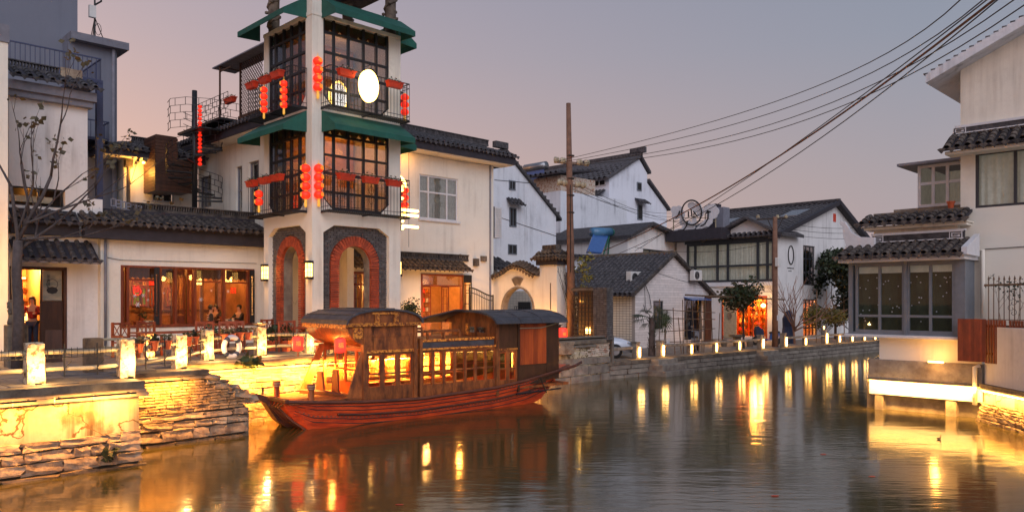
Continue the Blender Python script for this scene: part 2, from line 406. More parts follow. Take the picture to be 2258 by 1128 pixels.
def lamp(name, kind, loc, power, color=(1, .58, .22), size=.1, size_y=None, rot=None, parent=None, org_grid=True):
    d = bpy.data.lights.new(name, kind); d.energy = power * 1.25; d.color = (1, color[1] * .72, color[2] * .36)
    if kind == 'AREA':
        d.size = size
        if size_y: d.shape = 'RECTANGLE'; d.size_y = size_y
    else: d.shadow_soft_size = size
    o = bpy.data.objects.new(name, d); COL.objects.link(o)
    if parent is not None:
        og = ORG[parent.name]; o.parent = parent; o.location = (loc[0] - og[0], loc[1] - og[1], loc[2] - og[2])
    else: o.location = W(*loc) if org_grid else loc
    if rot: o.rotation_euler = rot
    return o

# ------------------------------------------------------------------ shared builders
def wall(Fr, s0, s1, z0, z1, holes, th, mb=None):
    """wall slab with rectangular holes [(s0,s1,z0,z1)]; front at n=0, back at n=-th"""
    mb = mb or MB()
    ss = sorted({s0, s1, *[h[0] for h in holes], *[h[1] for h in holes]}); zs = sorted({z0, z1, *[h[2] for h in holes], *[h[3] for h in holes]})
    ss = [s for s in ss if s0 <= s <= s1]; zs = [z for z in zs if z0 <= z <= z1]
    solid = {}
    for i in range(len(ss) - 1):
        for j in range(len(zs) - 1):
            cs, cz = (ss[i] + ss[i + 1]) / 2, (zs[j] + zs[j + 1]) / 2
            solid[i, j] = not any(h[0] < cs < h[1] and h[2] < cz < h[3] for h in holes)
    for (i, j), ok in solid.items():
        if not ok: continue
        a, b, c, d = ss[i], ss[i + 1], zs[j], zs[j + 1]
        mb.quad(Fr(a, 0, c), Fr(b, 0, c), Fr(b, 0, d), Fr(a, 0, d)); mb.quad(Fr(a, -th, c), Fr(a, -th, d), Fr(b, -th, d), Fr(b, -th, c))
        if not solid.get((i - 1, j)): mb.quad(Fr(a, 0, c), Fr(a, 0, d), Fr(a, -th, d), Fr(a, -th, c))
        if not solid.get((i + 1, j)): mb.quad(Fr(b, 0, c), Fr(b, -th, c), Fr(b, -th, d), Fr(b, 0, d))
        if not solid.get((i, j - 1)): mb.quad(Fr(a, 0, c), Fr(a, -th, c), Fr(b, -th, c), Fr(b, 0, c))
        if not solid.get((i, j + 1)): mb.quad(Fr(a, 0, d), Fr(b, 0, d), Fr(b, -th, d), Fr(a, -th, d))
    return mb

UNIT = {}
def unit_pane():
    if 'pane' not in UNIT:
        UNIT['pane'] = MB().box(LOC, 0, 1, -.5, .5, 0, 1).mesh('pane', 'glass')
    return UNIT['pane']
PM = {}
def pane_mesh(gl):
    if gl not in PM:
        PM[gl] = MB().box(LOC, 0, 1, -.5, .5, 0, 1).mesh('pane', gl)
    return PM[gl]
def pane(par, Fr, s0, s1, z0, z1, n, gl):
    if isinstance(Fr, Face) and Fr.k == 'b':
        m = Tr(*Fr(s1, n, z0)) @ Fr.basis() @ Sc(s1 - s0, .006, z1 - z0)
    else:
        m = Tr(*Fr(s0, n, z0)) @ Fr.basis() @ Sc(s1 - s0, .006, z1 - z0)
    return put('pane', pane_mesh(gl), par, m)

def curtain(par, Fr, s0, s1, z0, z1, n, mt='curtain', amp=.055, wl=.19):
    k = max(4, int((s1 - s0) / wl * 4)); mb = MB(); V = []
    for i in range(k + 1):
        s = s0 + (s1 - s0) * i / k; d = amp * math.sin(i * 1.57 + math.sin(i * .7)) + amp * .3 * math.sin(i * .9)
        V += [Fr(s, n + d, z0), Fr(s, n + d * .8, z1)]
    mb.add(V, [(2 * i, 2 * i + 2, 2 * i + 3, 2 * i + 1) for i in range(k)])
    return mb.build('curtain', mt, par, smooth=True, recalc=False)

def window(par, Fr, s0, s1, z0, z1, cols=2, rows=1, fr='whiteframe', gl='glass', bar=.05, depth=.06, n=-.08, cur=None, curs=None, back=True, ratios=None, zr=None, sill=None, name='window', label=None):
    """frame (part) with panes (sub-parts); s0..s1, z0..z1 opening; n = frame centre plane; back = dark sheet painted as the unlit room behind"""
    mb = MB(); f0, f1 = n - depth / 2, n + depth / 2
    sb = [s0 + (s1 - s0) * (i / cols) for i in range(cols + 1)] if not ratios else [s0 + (s1 - s0) * r for r in ratios]
    zb = [z0 + (z1 - z0) * (i / rows) for i in range(rows + 1)] if not zr else [z0 + (z1 - z0) * r for r in zr]
    h = bar / 2
    for i, s in enumerate(sb):
        a = s if i == 0 else (s - bar if i == len(sb) - 1 else s - h)
        mb.box(Fr, a, a + bar, f0, f1, z0, z1)
    for j, z in enumerate(zb):
        a = z if j == 0 else (z - bar if j == len(zb) - 1 else z - h)
        for i in range(len(sb) - 1):
            p = sb[i] + (bar if i == 0 else h); q = sb[i + 1] - (bar if i == len(sb) - 2 else h)
            mb.box(Fr, p, q, f0 + .004, f1 - .004, a, a + bar)
    o = mb.build(name, fr, par)
    if label: o['label'] = label
    for i in range(len(sb) - 1):
        for j in range(len(zb) - 1):
            p = sb[i] + (bar if i == 0 else h); q = sb[i + 1] - (bar if i == len(sb) - 2 else h)
            c = zb[j] + (bar if j == 0 else h); d = zb[j + 1] - (bar if j == len(zb) - 2 else h)
            pane(o, Fr, p - .004, q + .004, c - .004, d + .004, n, gl)
    if cur:
        for a, b in (curs or [(0, 1)]):
            curtain(o, Fr, s0 + (s1 - s0) * a, s0 + (s1 - s0) * b, z0, z1, n - .14, cur)
    if back:
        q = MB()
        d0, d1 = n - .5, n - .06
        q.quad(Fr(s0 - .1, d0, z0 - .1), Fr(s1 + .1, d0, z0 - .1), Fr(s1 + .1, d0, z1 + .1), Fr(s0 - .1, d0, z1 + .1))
        q.build('dark_backing', 'dark', o, recalc=False)  # dark sheet close behind the panes stands for the room's shade
    if sill:
        MB().box(Fr, s0 - .08, s1 + .08, -.02, .09, z0 - .09, z0 - .004).build('sill', sill, o)
    return o

# roof tiles ------------------------------------------------------------
def cap_tile_mesh(mt, r=.075, L=.24):
    k = 'cap' + mt + str(r)
    if k not in UNIT:
        mb = MB(); seg = 6; V = []
        for j, (y, rr) in enumerate(((0, r), (L, r * .86))):
            for q in (rr, rr - .016):
                V += [(-q * math.cos(math.pi * i / seg), y, q * math.sin(math.pi * i / seg)) for i in range(seg + 1)]
        m_ = seg + 1; fs = []
        for i in range(seg):
            fs += [(i, i + 1, 2 * m_ + i + 1, 2 * m_ + i), (m_ + i, 3 * m_ + i, 3 * m_ + i + 1, m_ + i + 1), (i, m_ + i, m_ + i + 1, i + 1)]
        mb.add(V, fs); UNIT[k] = mb.mesh('roof_tile', mt, smooth=False)
    return UNIT[k]
def drip_tile_mesh(mt, w=.2):
    k = 'drip' + mt
    if k not in UNIT:
        prof = [(-w / 2, .0), (-w * .30, -.045), (-w * .12, -.10), (0, -.125), (w * .12, -.10), (w * .30, -.045), (w / 2, 0), (w * .25, .03), (-w * .25, .03)]
        UNIT[k] = MB().prism(LOC, prof, 0, .022).mesh('drip_tile', mt)
    return UNIT[k]
def roof_slope(par, Fr, s0, s1, ne, ze, nr, zr, mt='tile', pitch=.27, single=True, L=.22, drip=True, r=.085, thick=.07, shear=0.0, name='roof_tile', clip=None):
    """tiled slope from the eave (n=ne, z=ze) up to the ridge (n=nr, z=zr). clip(t)->(s0,s1) narrows hips"""
    clip = clip or (lambda t: (s0, s1))
    run, rise = ne - nr, zr - ze; ln = math.hypot(run, rise); ang = math.atan2(rise, run)
    (a0, b0), (a1, b1) = clip(0), clip(1)
    mb = MB(); mb.add([Fr(a0, ne, ze), Fr(b0, ne, ze), Fr(b1, nr, zr), Fr(a1, nr, zr), Fr(a0, ne, ze - thick), Fr(b0, ne, ze - thick), Fr(b1, nr, zr - thick), Fr(a1, nr, zr - thick)],
                      [(0, 1, 2, 3), (7, 6, 5, 4), (0, 4, 5, 1), (1, 5, 6, 2), (2, 6, 7, 3), (3, 7, 4, 0)])
    deck = mb.build('roof', 'fascia', par)
    cap = cap_tile_mesh(mt, r, L * 1.15); dr = drip_tile_mesh(mt, pitch * .8)
    n = max(1, int(round((s1 - s0) / pitch))); st = (s1 - s0) / n; rows = max(1, int(ln / L)); Ls = ln / rows
    P = Pieces(name, deck, 300 if single else 0); D = Pieces('drip_tile', deck, 300 if single else 0)
    bas = Fr.basis()
    for j in range(rows):
        t = j / rows; lo, hi = clip(t + .5 / rows)
        for i in range(n):
            s = s0 + st * (i + .5)
            if s < lo or s > hi: continue
            q = Fr(s, ne - run * t, ze + rise * t)
            jit = 0 if not single else rnd.uniform(-.025, .025)
            P.add(cap, Tr(*q) @ bas @ Tr(0, 0, .012 + rnd.uniform(0, .01)) @ Rx(ang - .05) @ Rz(jit))
    if drip:
        for i in range(n + 1):
            s = s0 + st * i
            q = Fr(s, ne + .012, ze)
            D.add(dr, Tr(*q) @ bas @ Tr(0, -.02, -.005 + rnd.uniform(-.008, .008)) @ Ry(rnd.uniform(-.06, .06)))
    P.done(); D.done()
    return deck
def ridge(par, Fr, s0, s1, n, z0, h, mt='tiled', ends=True, w=.16, individual=False):
    """ridge of upright stacked tiles"""
    mb = MB().box(Fr, s0, s1, n - w / 2, n + w / 2, z0, z0 + h * .35)
    mb.box(Fr, s0 - .02, s1 + .02, n - w * .7, n + w * .7, z0 + h, z0 + h + .035)
    k = int((s1 - s0) / .09)
    for i in range(k):
        s = s0 + (s1 - s0) * (i + .5) / k
        lean = .02
        mb.prism(Fr, [(s - .022, z0 + h * .3), (s + .022, z0 + h * .3), (s + .022 + lean, z0 + h), (s - .022 + lean, z0 + h)], n - w / 2, n + w / 2)
    return mb.build('ridge', mt, par)

def railing(par, Fr, pts, z0, z1, step=.12, r=.009, top=.018, mt='iron', name='railing', mid=()):
    """iron railing along pts [(s,n)] with a bar object's worth of uprights joined; rails are real tubes"""
    mb = MB()
    for zz in (z0, z1, *mid):
        rr = top if zz in (z0, z1) else r * 1.3
        for (a, b), (c, d) in zip(pts, pts[1:]):
            mb.tube([(a, b, zz), (c, d, zz)], rr, 4, Fr=Fr)
    for (a, b), (c, d) in zip(pts, pts[1:]):
        ln = math.hypot(c - a, d - b); k = max(1, int(ln / step))
        for i in range(k + 1):
            t = i / k; mb.tube([(a + (c - a) * t, b + (d - b) * t, z0), (a + (c - a) * t, b + (d - b) * t, z1)], r, 4, Fr=Fr)
    return mb.build(name, mt, par)

# vegetation ------------------------------------------------------------
def leaf_cloud(mb, c, rad, n, size, seed=0, Fr=LOC, flat=.8):
    rr = random.Random(seed)
    for _ in range(n):
        while True:
            p = Vector((rr.uniform(-1, 1), rr.uniform(-1, 1), rr.uniform(-1, 1)))
            if p.length < 1 and rr.random() < .25 + .75 * p.length: break
        q = Vector((c[0] + p.x * rad[0], c[1] + p.y * rad[1], c[2] + p.z * rad[2]))
        d = Vector((rr.gauss(0, 1), rr.gauss(0, 1), rr.gauss(0, .6))).normalized(); e = d.orthogonal().normalized()
        e = (Matrix.Rotation(rr.uniform(0, 6.28), 3, d) @ e); L_ = size * rr.uniform(.6, 1.4); wd = L_ * .38
        mb.add([Fr(*q), Fr(*(q + d * L_ * .5 + e * wd)), Fr(*(q + d * L_)), Fr(*(q + d * L_ * .5 - e * wd))], [(0, 1, 2, 3)])

def branches(mb, p, d, ln, r, depth, rr, tips, spread=.55, up=.25, k=(2, 3), seg=6, Fr=LOC, shrink=.72):
    pts = [p]; q = p.copy(); dd = d.copy()
    for i in range(3):
        dd = (dd + Vector((rr.uniform(-.14, .14), rr.uniform(-.14, .14), rr.uniform(-.04, .10)))).normalized()
        q = q + dd * ln / 3; pts.append(q.copy())
    mb.tube([tuple(x) for x in pts], r, seg, r * .62, Fr=Fr)
    if depth == 0:
        tips.append((q.copy(), dd.copy())); return
    for i in range(rr.randint(*k)):
        nd = (dd + Vector((rr.uniform(-1, 1), rr.uniform(-1, 1), rr.uniform(-.3, .6))) * spread + Vector((0, 0, up))).normalized()
        st = pts[-1] if i == 0 else pts[rr.choice((1, 2, 3))]
        branches(mb, st, nd, ln * rr.uniform(shrink - .1, shrink + .1), r * .6, depth - 1, rr, tips, spread, up, k, max(3, seg - 1), Fr, shrink)

def text_mesh(txt, size, mt, depth=.004, name='lettering', font=None):
    cu = bpy.data.curves.new(name, 'FONT'); cu.body = txt; cu.size = size; cu.extrude = depth; cu.align_x = 'CENTER'; cu.align_y = 'CENTER'
    o = bpy.data.objects.new('tmp', cu); COL.objects.link(o)
    dg = bpy.context.evaluated_depsgraph_get(); dg.update()
    me = bpy.data.meshes.new_from_object(o.evaluated_get(dg)); bpy.data.objects.remove(o)
    me.materials.clear(); me.materials.append(M[mt]); me.name = name
    return me
# ================================================================== water, banks
def water_mat():
    m = bpy.data.materials.new('canal_water'); m.use_nodes = True; n = m.node_tree; N, L = n.nodes.new, n.links.new
    p = next(x for x in n.nodes if x.type == 'BSDF_PRINCIPLED')
    p.inputs['Base Color'].default_value = (.066, .052, .015, 1); p.inputs['Roughness'].default_value = .11
    p.inputs['IOR'].default_value = 2.0; p.inputs['Specular IOR Level'].default_value = 1.0
    g = N('ShaderNodeNewGeometry')
    hs = []
    for sc_, st, wt in ((1.1, (.5, 1.6, 1), 1.0), (4.0, (.5, 1.7, 1), .40), (14, (.5, 1.6, 1), .07)):
        mp = N('ShaderNodeMapping'); mp.inputs['Scale'].default_value = st; L(g.outputs['Position'], mp.inputs[0])
        t = N('ShaderNodeTexNoise'); t.inputs['Scale'].default_value = sc_; t.inputs['Detail'].default_value = 2
        L(mp.outputs[0], t.inputs['Vector'])
        k = N('ShaderNodeMath'); k.operation = 'MULTIPLY'; k.inputs[1].default_value = wt; L(t.outputs[0], k.inputs[0]); hs.append(k.outputs[0])
    s = hs[0]
    for h in hs[1:]:
        k = N('ShaderNodeMath'); k.operation = 'ADD'; L(s, k.inputs[0]); L(h, k.inputs[1]); s = k.outputs[0]
    b = N('ShaderNodeBump'); b.inputs['Strength'].default_value = 1; b.inputs['Distance'].default_value = .009
    L(s, b.inputs['Height']); L(b.outputs[0], p.inputs['Normal'])
    M['water'] = m
water_mat()
wo = bpy.data.objects.new('water', MB().quad((-300, -60, 0), (300, -60, 0), (300, 400, 0), (-300, 400, 0)).mesh('water', 'water', recalc=False)); COL.objects.link(wo); wo['kind'] = 'structure'

def slab(name, poly, z, mt, zb=-.6):
    o = MB().prismz(poly, zb, z).solo(name, mt, (0, 0, 0), None, None, kind='structure'); return o
terrace = slab('terrace_ground', [(-300, -6.1), (-7.45, -6.1), (-7.45, -4.45), (-5.6, -4.45), (-5.6, -2.8), (12.5, -2.3), (12.5, 300), (-300, 300)], T, 'paving')
bank = slab('ground', [(12.505, -2.2), (17, -2.5), (25, -2.9), (60, -4.5), (400, -20), (400, 300), (12.505, 300)], F, 'concrete')
land = slab('right_bank_ground', [(11.35, -13.2), (11.35, -16.4), (9.5, -17.7), (8.6, -19), (0, -45), (400, -45), (400, -13.2)], .9, 'concrete')

# paving slabs on the near terrace
slabm = [MB().bx((0, 0, 0), (1, 1, .05)).mesh('paving_slab', 'paving', bevel=.012) for _ in range(1)]
PV = Pieces('paving_slab', terrace)
bb = -5.9
while bb < 5.5:
    wd = .62; aa = -13.5 + rnd.uniform(0, .4)
    while aa < 1.5:
        ln = rnd.uniform(.8, 1.25)
        ok = (aa + ln < -5.75 or bb > -2.7) and (aa + ln < -7.5 or bb > -4.3)
        if ok and not (aa + ln > 0 and bb > -.6):
            PV.add(slabm[0], Tr(aa + ln / 2, bb + wd / 2, T + .002 + rnd.uniform(0, .012)) @ Rz(rnd.uniform(-.006, .006)) @ Sc(ln - .015, wd - .015, 1))
        aa += ln
    bb += wd
PV.done()

# stones ----------------------------------------------------------------
def stone_mesh(seed, cuts=1, rough=.10, mt='stone', name='stone'):
    b = bmesh.new(); bmesh.ops.create_cube(b, size=1); bmesh.ops.subdivide_edges(b, edges=list(b.edges), cuts=cuts, use_grid_fill=True)
    for v in b.verts:
        k = Vector((seed * 7.3, seed * 3.1, 0)); d = noise.noise_vector(v.co * 2.3 + k) * rough
        v.co += d
        for i in range(3):
            if abs(v.co[i]) > .42: v.co[i] *= .97
    me = bpy.data.meshes.new(name); b.to_mesh(me); b.free(); me.materials.append(M[mt]); return me
ST = {m_: [stone_mesh(i, 2, .20, m_) for i in range(9)] for m_ in ('stone', 'stonedark')}
SB = [stone_mesh(20 + i, 1, .10, 'brickwarm', 'brick') for i in range(5)]
SR = [stone_mesh(40 + i, 1, .12, 'redoldbrick', 'brick') for i in range(4)]
SO = [stone_mesh(60 + i, 1, .05, 'concrete', 'stone') for i in range(5)]

def courses(par, Fr, s0, s1, zs, lens, ms, nf, dep=.25, name='stone', gap=.02, limit=300, top=None, zj=.15):
    P = Pieces(name, par, limit)
    for j in range(len(zs) - 1):
        z0, z1 = zs[j], zs[j + 1]; s = s0 - rnd.uniform(0, lens[0])
        while s < s1:
            ln = rnd.uniform(*lens); a, b = max(s, s0), min(s + ln, s1); s += ln
            if b - a < .07: continue
            if top and z0 + .5 * (z1 - z0) > top((a + b) / 2): continue
            h = (z1 - z0) * rnd.uniform(1 - zj, 1.0) - gap
            q = Fr((a + b) / 2, nf((z0 + z1) / 2) - dep / 2 + rnd.uniform(-.02, .035), z0 + h / 2)
            P.add(rnd.choice(ST['stonedark'] if ms is ST['stone'] and z0 < .0 else ms), Tr(*q) @ Fr.basis() @ Rz(rnd.uniform(-.03, .03)) @ Ry(rnd.uniform(-.02, .02)) @ Sc(b - a - gap, dep, h))
    P.done(); return P

# near quay wall (b = -6.1): stained render above rough stones ------------
q1 = thing('quay_wall', 'stained rendered quay wall on rough stones, floodlit under its ledge nearest the camera', 'wall', (-7.45, -6.1, 0))
FQ = Face('a', -6.1)
MB().box(FQ, -16, -7.44, -.1, .035, .60, 1.49).build('render_coat', 'quayplaster', q1)
MB().box(FQ, -16, -7.44, -.3, .02, -.4, .62).build('mortar', 'mortar', q1)
courses(q1, FQ, -14, -7.42, [-.2, .08, .30, .50, .70], (.25, 1.0), ST['stone'], lambda z: .08 + max(0, (.72 - z)) * .16, .3, gap=.006, zj=.16)
MB().box(FQ, -16, -7.36, -.6, .17, T - .14, T + .012).build('ledge', 'ledge', q1, bevel=.01)
MB().box(FQ, -16, -7.30, .10, .20, T - .28, T - .20).box(FQ, -16, -7.33, .05, .165, T - .195, T - .142).build('conduit', 'conduit', q1)
for i in range(10): MB().box(FQ, -13.6 + i * .66, -13.58 + i * .66, .0, .21, T - .29, T - .19).build('bracket', 'metal', q1)
# face of the return at a=-7.45
MB().box(Face('b', -7.44), -6.1, -4.45, -.02, .0, -.3, 1.5).build('return_face', 'quayplaster', q1)

q2 = thing('quay_wall', 'brick and block quay wall with stone steps going down to the boat bow', 'wall', (-7.4, -4.45, 0))
FS = Face('a', -4.45)
stp = lambda s: 1.5 if s < -5.55 else 1.5 - (s + 5.55) / 1.18 * .66
MB().prism(FS, [(-7.45, -.4), (-4.42, -.4), (-4.42, .72), (-5.6, 1.46), (-7.45, 1.5)], -1.0, .015).build('mortar', 'mortar', q2)
courses(q2, FS, -7.40, -4.38, [-.16, .10, .36, .54, .70], (.28, .75), ST['stone'], lambda z: .09 + (.7 - z) * .06, .24)
courses(q2, FS, -7.40, -4.40, [.71 + .066 * i for i in range(13)], (.17, .26), SB, lambda z: .06, .12, 'brick', .012, top=stp)
MB().box(FS, -7.42, -5.35, -.5, .14, T - .12, T + .008).build('ledge', 'ledge', q2, bevel=.01)
MB().box(FS, -7.35, -5.5, .07, .13, T - .19, T - .13).build('conduit', 'conduit', q2)
FE = Face('b', -4.38)
for i, (h) in enumerate([0] * 6):
    a0 = -5.62 + i * .235; zt = T - .02 - i * .135
    put('step', ST['stone'][i % 6], q2, Tr(a0 + .16, -4.03, zt - .09) @ Rz(rnd.uniform(-.03, .03)) @ Sc(.36, 1.02, .19))
MB().box(FS, -4.42, -4.30, -.9, .0, -.3, .66).build('end_block', 'stone', q2, bevel=.02)

q3 = thing('quay_wall', 'long rubble quay wall behind the moored wooden boat, floodlit yellow', 'wall', (-5.6, -2.8, 0))
class Skew(Face):
    def __call__(self, s, n, z):
        return (s, -2.8 + (s + 5.6) / 18.1 * .5 - n, z)
FK = Skew('a', -2.8)
MB().box(FK, -5.6, 12.5, -.2, .02, -.4, 1.5).build('mortar', 'quayplaster', q3)
courses(q3, FK, -5.58, 1.2, [-.1, .12, .34, .55, .74, .92, 1.08, 1.2, 1.3, 1.40, 1.5], (.18, .5), ST['stone'] + SB, lambda z: .05, .1, 'stone', .02, 300)
MB().box(FK, -5.7, 12.5, -.5, .16, T - .12, T + .010).build('ledge', 'ledge', q3, bevel=.01)
MB().box(FK, -5.6, 11.5, .09, .17, T - .24, T - .16).build('conduit', 'conduit', q3)
# brick end of the terrace, right of the boat
courses(q3, FK, 8.2, 12.5, [-.1, .3, .7, 1.0], (.5, .95), SO, lambda z: .07, .16, 'stone', .015)

lw = thing('low_wall', 'low worn red brick wall with painted rails right of the boat stern', 'wall', (10.2, -2.3, T))
FL = Face('a', -2.36)
MB().box(FL, 9.0, 12.55, -.25, -.06, T - .66, T + .10).build('core', 'mortar', lw)
courses(lw, FL, 9.0, 12.5, [T - .64 + .075 * i for i in range(10)], (.2, .27), SR, lambda z: .0, .1, 'brick', .012, 300)
MB().box(FL, 8.9, 12.70, -.3, .07, T + .11, T + .17).box(FL, 8.9, 12.70, .0, .08, T + .0, T + .05).box(FL, 12.58, 12.70, -.02, .08, T - 1.0, T + .10).build('rail', 'conduit', lw)
put('boulder', ST['stone'][2], lw, Tr(9.5, -2.5, T - .22) @ Sc(.9, .3, .5))
FT = Face('b', 12.51)
MB().box(Face('b', 12.6), -2.3, 6, -.08, .0, F, T).build('side_face', 'mortar', lw)

# far bank wall ----------------------------------------------------------
fb = thing('quay_wall', 'low stone block embankment along the lamp railing on the far bank', 'wall', (20, -2.7, 0))
def bq(a): # b of the far quay edge
    pts = [(12.5, -2.2), (17, -2.5), (25, -2.9), (60, -4.5)]
    for (x0, y0), (x1, y1) in zip(pts, pts[1:]):
        if a <= x1: return y0 + (y1 - y0) * (a - x0) / (x1 - x0)
    return -4.5
for j, (z0, z1) in enumerate(((-.12, .14), (.14, .36), (.36, .55))):
    a = 12.5
    P = Pieces('stone', fb, 100)
    while a < 42:
        ln = rnd.uniform(.7, 1.4); am = a + ln / 2
        P.add(rnd.choice(SO), Tr(am, bq(am) - .05 + rnd.uniform(-.02, .02), (z0 + z1) / 2) @ Rz(-.06) @ Sc(ln - .025, .3, z1 - z0 - .02)); a += ln
    P.done()
a = 12.4; P = Pieces('coping_slab', fb)
cop = MB().bx((0, 0, 0), (1, 1, 1)).mesh('coping_slab', 'ledge', bevel=.02)
while a < 44:
    ln = 1.5; am = a + ln / 2
    P.add(cop, Tr(am, bq(am) + .12, F - .07) @ Rz(-.06) @ Sc(ln - .02, .62, .15)); a += ln
P.done()
for (c, wd, dz) in ((15.9, 1.5, 0), (24.6, 1.7, 0)):
    lp = thing('landing_platform', 'stone landing stage jutting out by the palm' if c < 20 else 'low stone landing steps near the utility pole on the far bank', 'landing', (c, bq(c) - .5, 0))
    for k, (ex, zt) in enumerate(((.55, F - .01), (.85, F - .22), (1.1, .22))):
        MB().box(LOC, c - wd / 2 - k * .12, c + wd / 2 + k * .25, bq(c) - ex, bq(c) - .0, -.3, zt - .0).build('step', 'concrete', lp, bevel=.02)

# ================================================================== lamp posts and fence of the terrace
rpm = [stone_mesh(80 + i, 6, .075, 'lampstone', 'post') for i in range(3)]
posts = [((75, 848), .80, .30, 'nearest the left edge, in front of the shop door'), ((277, 833), .82, .28, 'at the corner of the floodlit quay wall, left of the steps'),
         ((395, 812), .80, .27, 'at the head of the stone steps'), ((456, 795), .84, .27, 'left of the white and blue life ring'),
         ((573, 785), .86, .27, 'with a shallow bowl lamp on top, right of the life ring'), ((680, 779), .62, .24, 'just left of the boat roof beside the hanging red lantern'),
         ((325, 790), .72, .27, 'behind the potted plants beside the wooden chair')]
PG = []
for i, ((px, py), h, wd, where) in enumerate(posts):
    a, b = G(px, py, T); PG.append((a, b))
    p = thing('lamp_post', 'rough lit stone bollard ' + where, 'lamp post', (a, b, T), 'lit stone bollards along the terrace fence')
    put('post', rpm[i % 3], p, Tr(a, b, T + h / 2) @ Sc(wd, wd, h))
    MB().bx((a, b - wd / 2 - .16, T + .03), (.10, .07, .06)).build('spotlight', 'iron', p)
    lamp('spotlight_beam', 'POINT', (a + .02, b - wd / 2 - .24, T + .30), 32, (1, .74, .42), .07, parent=p)
    if 'bowl' in where:
        bo = MB().lathe((a, b, T + h), [(.05, 0), (.10, .02), (.22, .09), (.20, .10), (.06, .05)], 14).build('bowl', 'stone', p)
        MB().lathe((a, b, T + h + .05), [(.14, 0), (.15, .03), (.05, .05)], 10).build('bulb', 'warmlight', bo)

def bamboo_fence(p0, p1, n):
    (a0, b0), (a1, b1) = p0, p1; ln = math.hypot(a1 - a0, b1 - b0); ang = math.atan2(b1 - b0, a1 - a0)
    R_ = Rot((a0, b0, T), ang)
    f = thing('bamboo_fence', FENCEL[n], 'fence', (a0, b0, T), 'bamboo rail fence panels between the lit bollards')
    for zz in (.27, .60):
        o = MB(); k = 8
        o.tube([(ln * i / k, .0, zz + .01 * math.sin(i + n)) for i in range(k + 1)], .045, 8, Fr=R_)
        o.build('rail', 'bamboo', f, smooth=True)
    g = MB(); m_ = max(3, int(ln / .12))
    for zz in (.66, .50): g.tube([(.1, -.06, zz), (ln - .1, -.06, zz)], .008, 4, Fr=R_)
    for i in range(m_ + 1):
        s = .1 + (ln - .2) * i / m_
        g.tube([(s, -.06, .69), (s, -.075, .58), (s, -.06, .49)], .006, 4, Fr=R_)
    g.build('wire_basket', 'iron', f)
    for q in (.3, .66):
        s = ln * q; MB().tube([(s, -.05, .76), (s, -.06, .12)], .014, 5, Fr=R_).tube([(s + .12, -.08, .42), (s, -.06, .28)], .01, 4, Fr=R_).build('upright', 'iron', f)
FENCEL = ['low bamboo rail fence with black wire basket in front of the shop', 'low bamboo rail fence running off the left edge', 'bamboo rails carrying flower pots beside the steps',
          'bamboo rails with pots behind the steps', 'bamboo rail fence panel holding the life ring', 'bamboo rail fence panel before the left tower pier', 'low bamboo rails half hidden behind the boat']
bamboo_fence(PG[0], PG[1], 0); bamboo_fence((PG[0][0] - 2.2, PG[0][1] - .05), PG[0], 1); bamboo_fence(PG[1], PG[2], 2); bamboo_fence(PG[2], PG[3], 3)
bamboo_fence(PG[3], PG[4], 4); bamboo_fence(PG[4], PG[5], 5); bamboo_fence(PG[5], (2.4, -1.2), 6)

# unlit stone posts
for px, py, h, lab in ((205, 822, .78, 'unlit brown stone post before the white wall between shop and restaurant'),):
    a, b = G(px, py, T); put_ = MB().bx((a, b, T + h / 2), (.34, .34, h)).solo('stone_post', 'stonedark', (a, b, T), lab, 'post', bevel=.02)
# crossing branches lashed by it
a, b = G(240, 800, T)
MB().tube([(a - .3, b, T + .62), (a + .9, b - .3, T + .60)], .035, 6).tube([(a - .2, b, T + .42), (a + .9, b - .2, T + .30)], .035, 6).solo('bamboo_poles', 'bamboo', (a, b, T), 'two loose white bamboo poles leaning on the unlit stone post', 'poles')

# underlights of the quay -------------------------------------------------
WARM = (1, .56, .16)
def strip(par, Fr, s0, s1, n, z, power, tilt=.35):
    n_ = n
    for k in (s0 + .1, (s0 + s1) / 2, s1 - .1): MB().tube([(k, .0, z + .04), (k, n, z + .03)], .01, 4, Fr=Fr).build('lamp_arm', 'iron', par)
    m_ = (s0 + s1) / 2; q = Fr(m_, n, z)
    MB().box(Fr, s0, s1, n - .02, n + .02, z + .012, z + .04).build('strip_light', 'iron', par)
    rz = 0 if Fr.k == 'a' else math.pi / 2
    lamp('strip_light_glow', 'AREA', q, power, WARM, s1 - s0, .04, (tilt, 0, 0) if Fr.k == 'a' else (0, 0, 0), parent=par)
strip(q1, FQ, -9.0, -7.6, .36, T - .22, 44, .46); strip(q1, FQ, -13.0, -9.3, .36, T - .22, 95, .46)
lamp('floodlight', 'POINT', (-8.15, -6.46, T - .42), 8, (1, .80, .50), .08, parent=q1)
strip(q2, FS, -7.25, -5.9, .40, T - .20, 85, .45)
strip(q3, FK, -5.5, -2.5, .52, T - .16, 260, .55); strip(q3, FK, -2.4, 2.5, .52, T - .16, 560, .55); strip(q3, FK, 2.6, 8.0, .52, T - .16, 340, .55)
# clump of ferns in the wall
mb = MB(); leaf_cloud(mb, (-8.05, -6.42, .30), (.12, .08, .10), 26, .16, 3); mb.solo('fern', 'leafdark', (-8.05, -6.4, .2), 'small dark fern growing from the lit quay stones near the water', 'plant')
a, b = G(615, 800, T); mb = MB(); 
a = -3.6; leaf_cloud(mb, (a, -3.0, T - .02), (.25, .12, .12), 60, .2, 4); mb.solo('weed', 'leaf', (a, -2.9, T - .05), 'green weed hanging over the ledge below the life ring', 'plant')

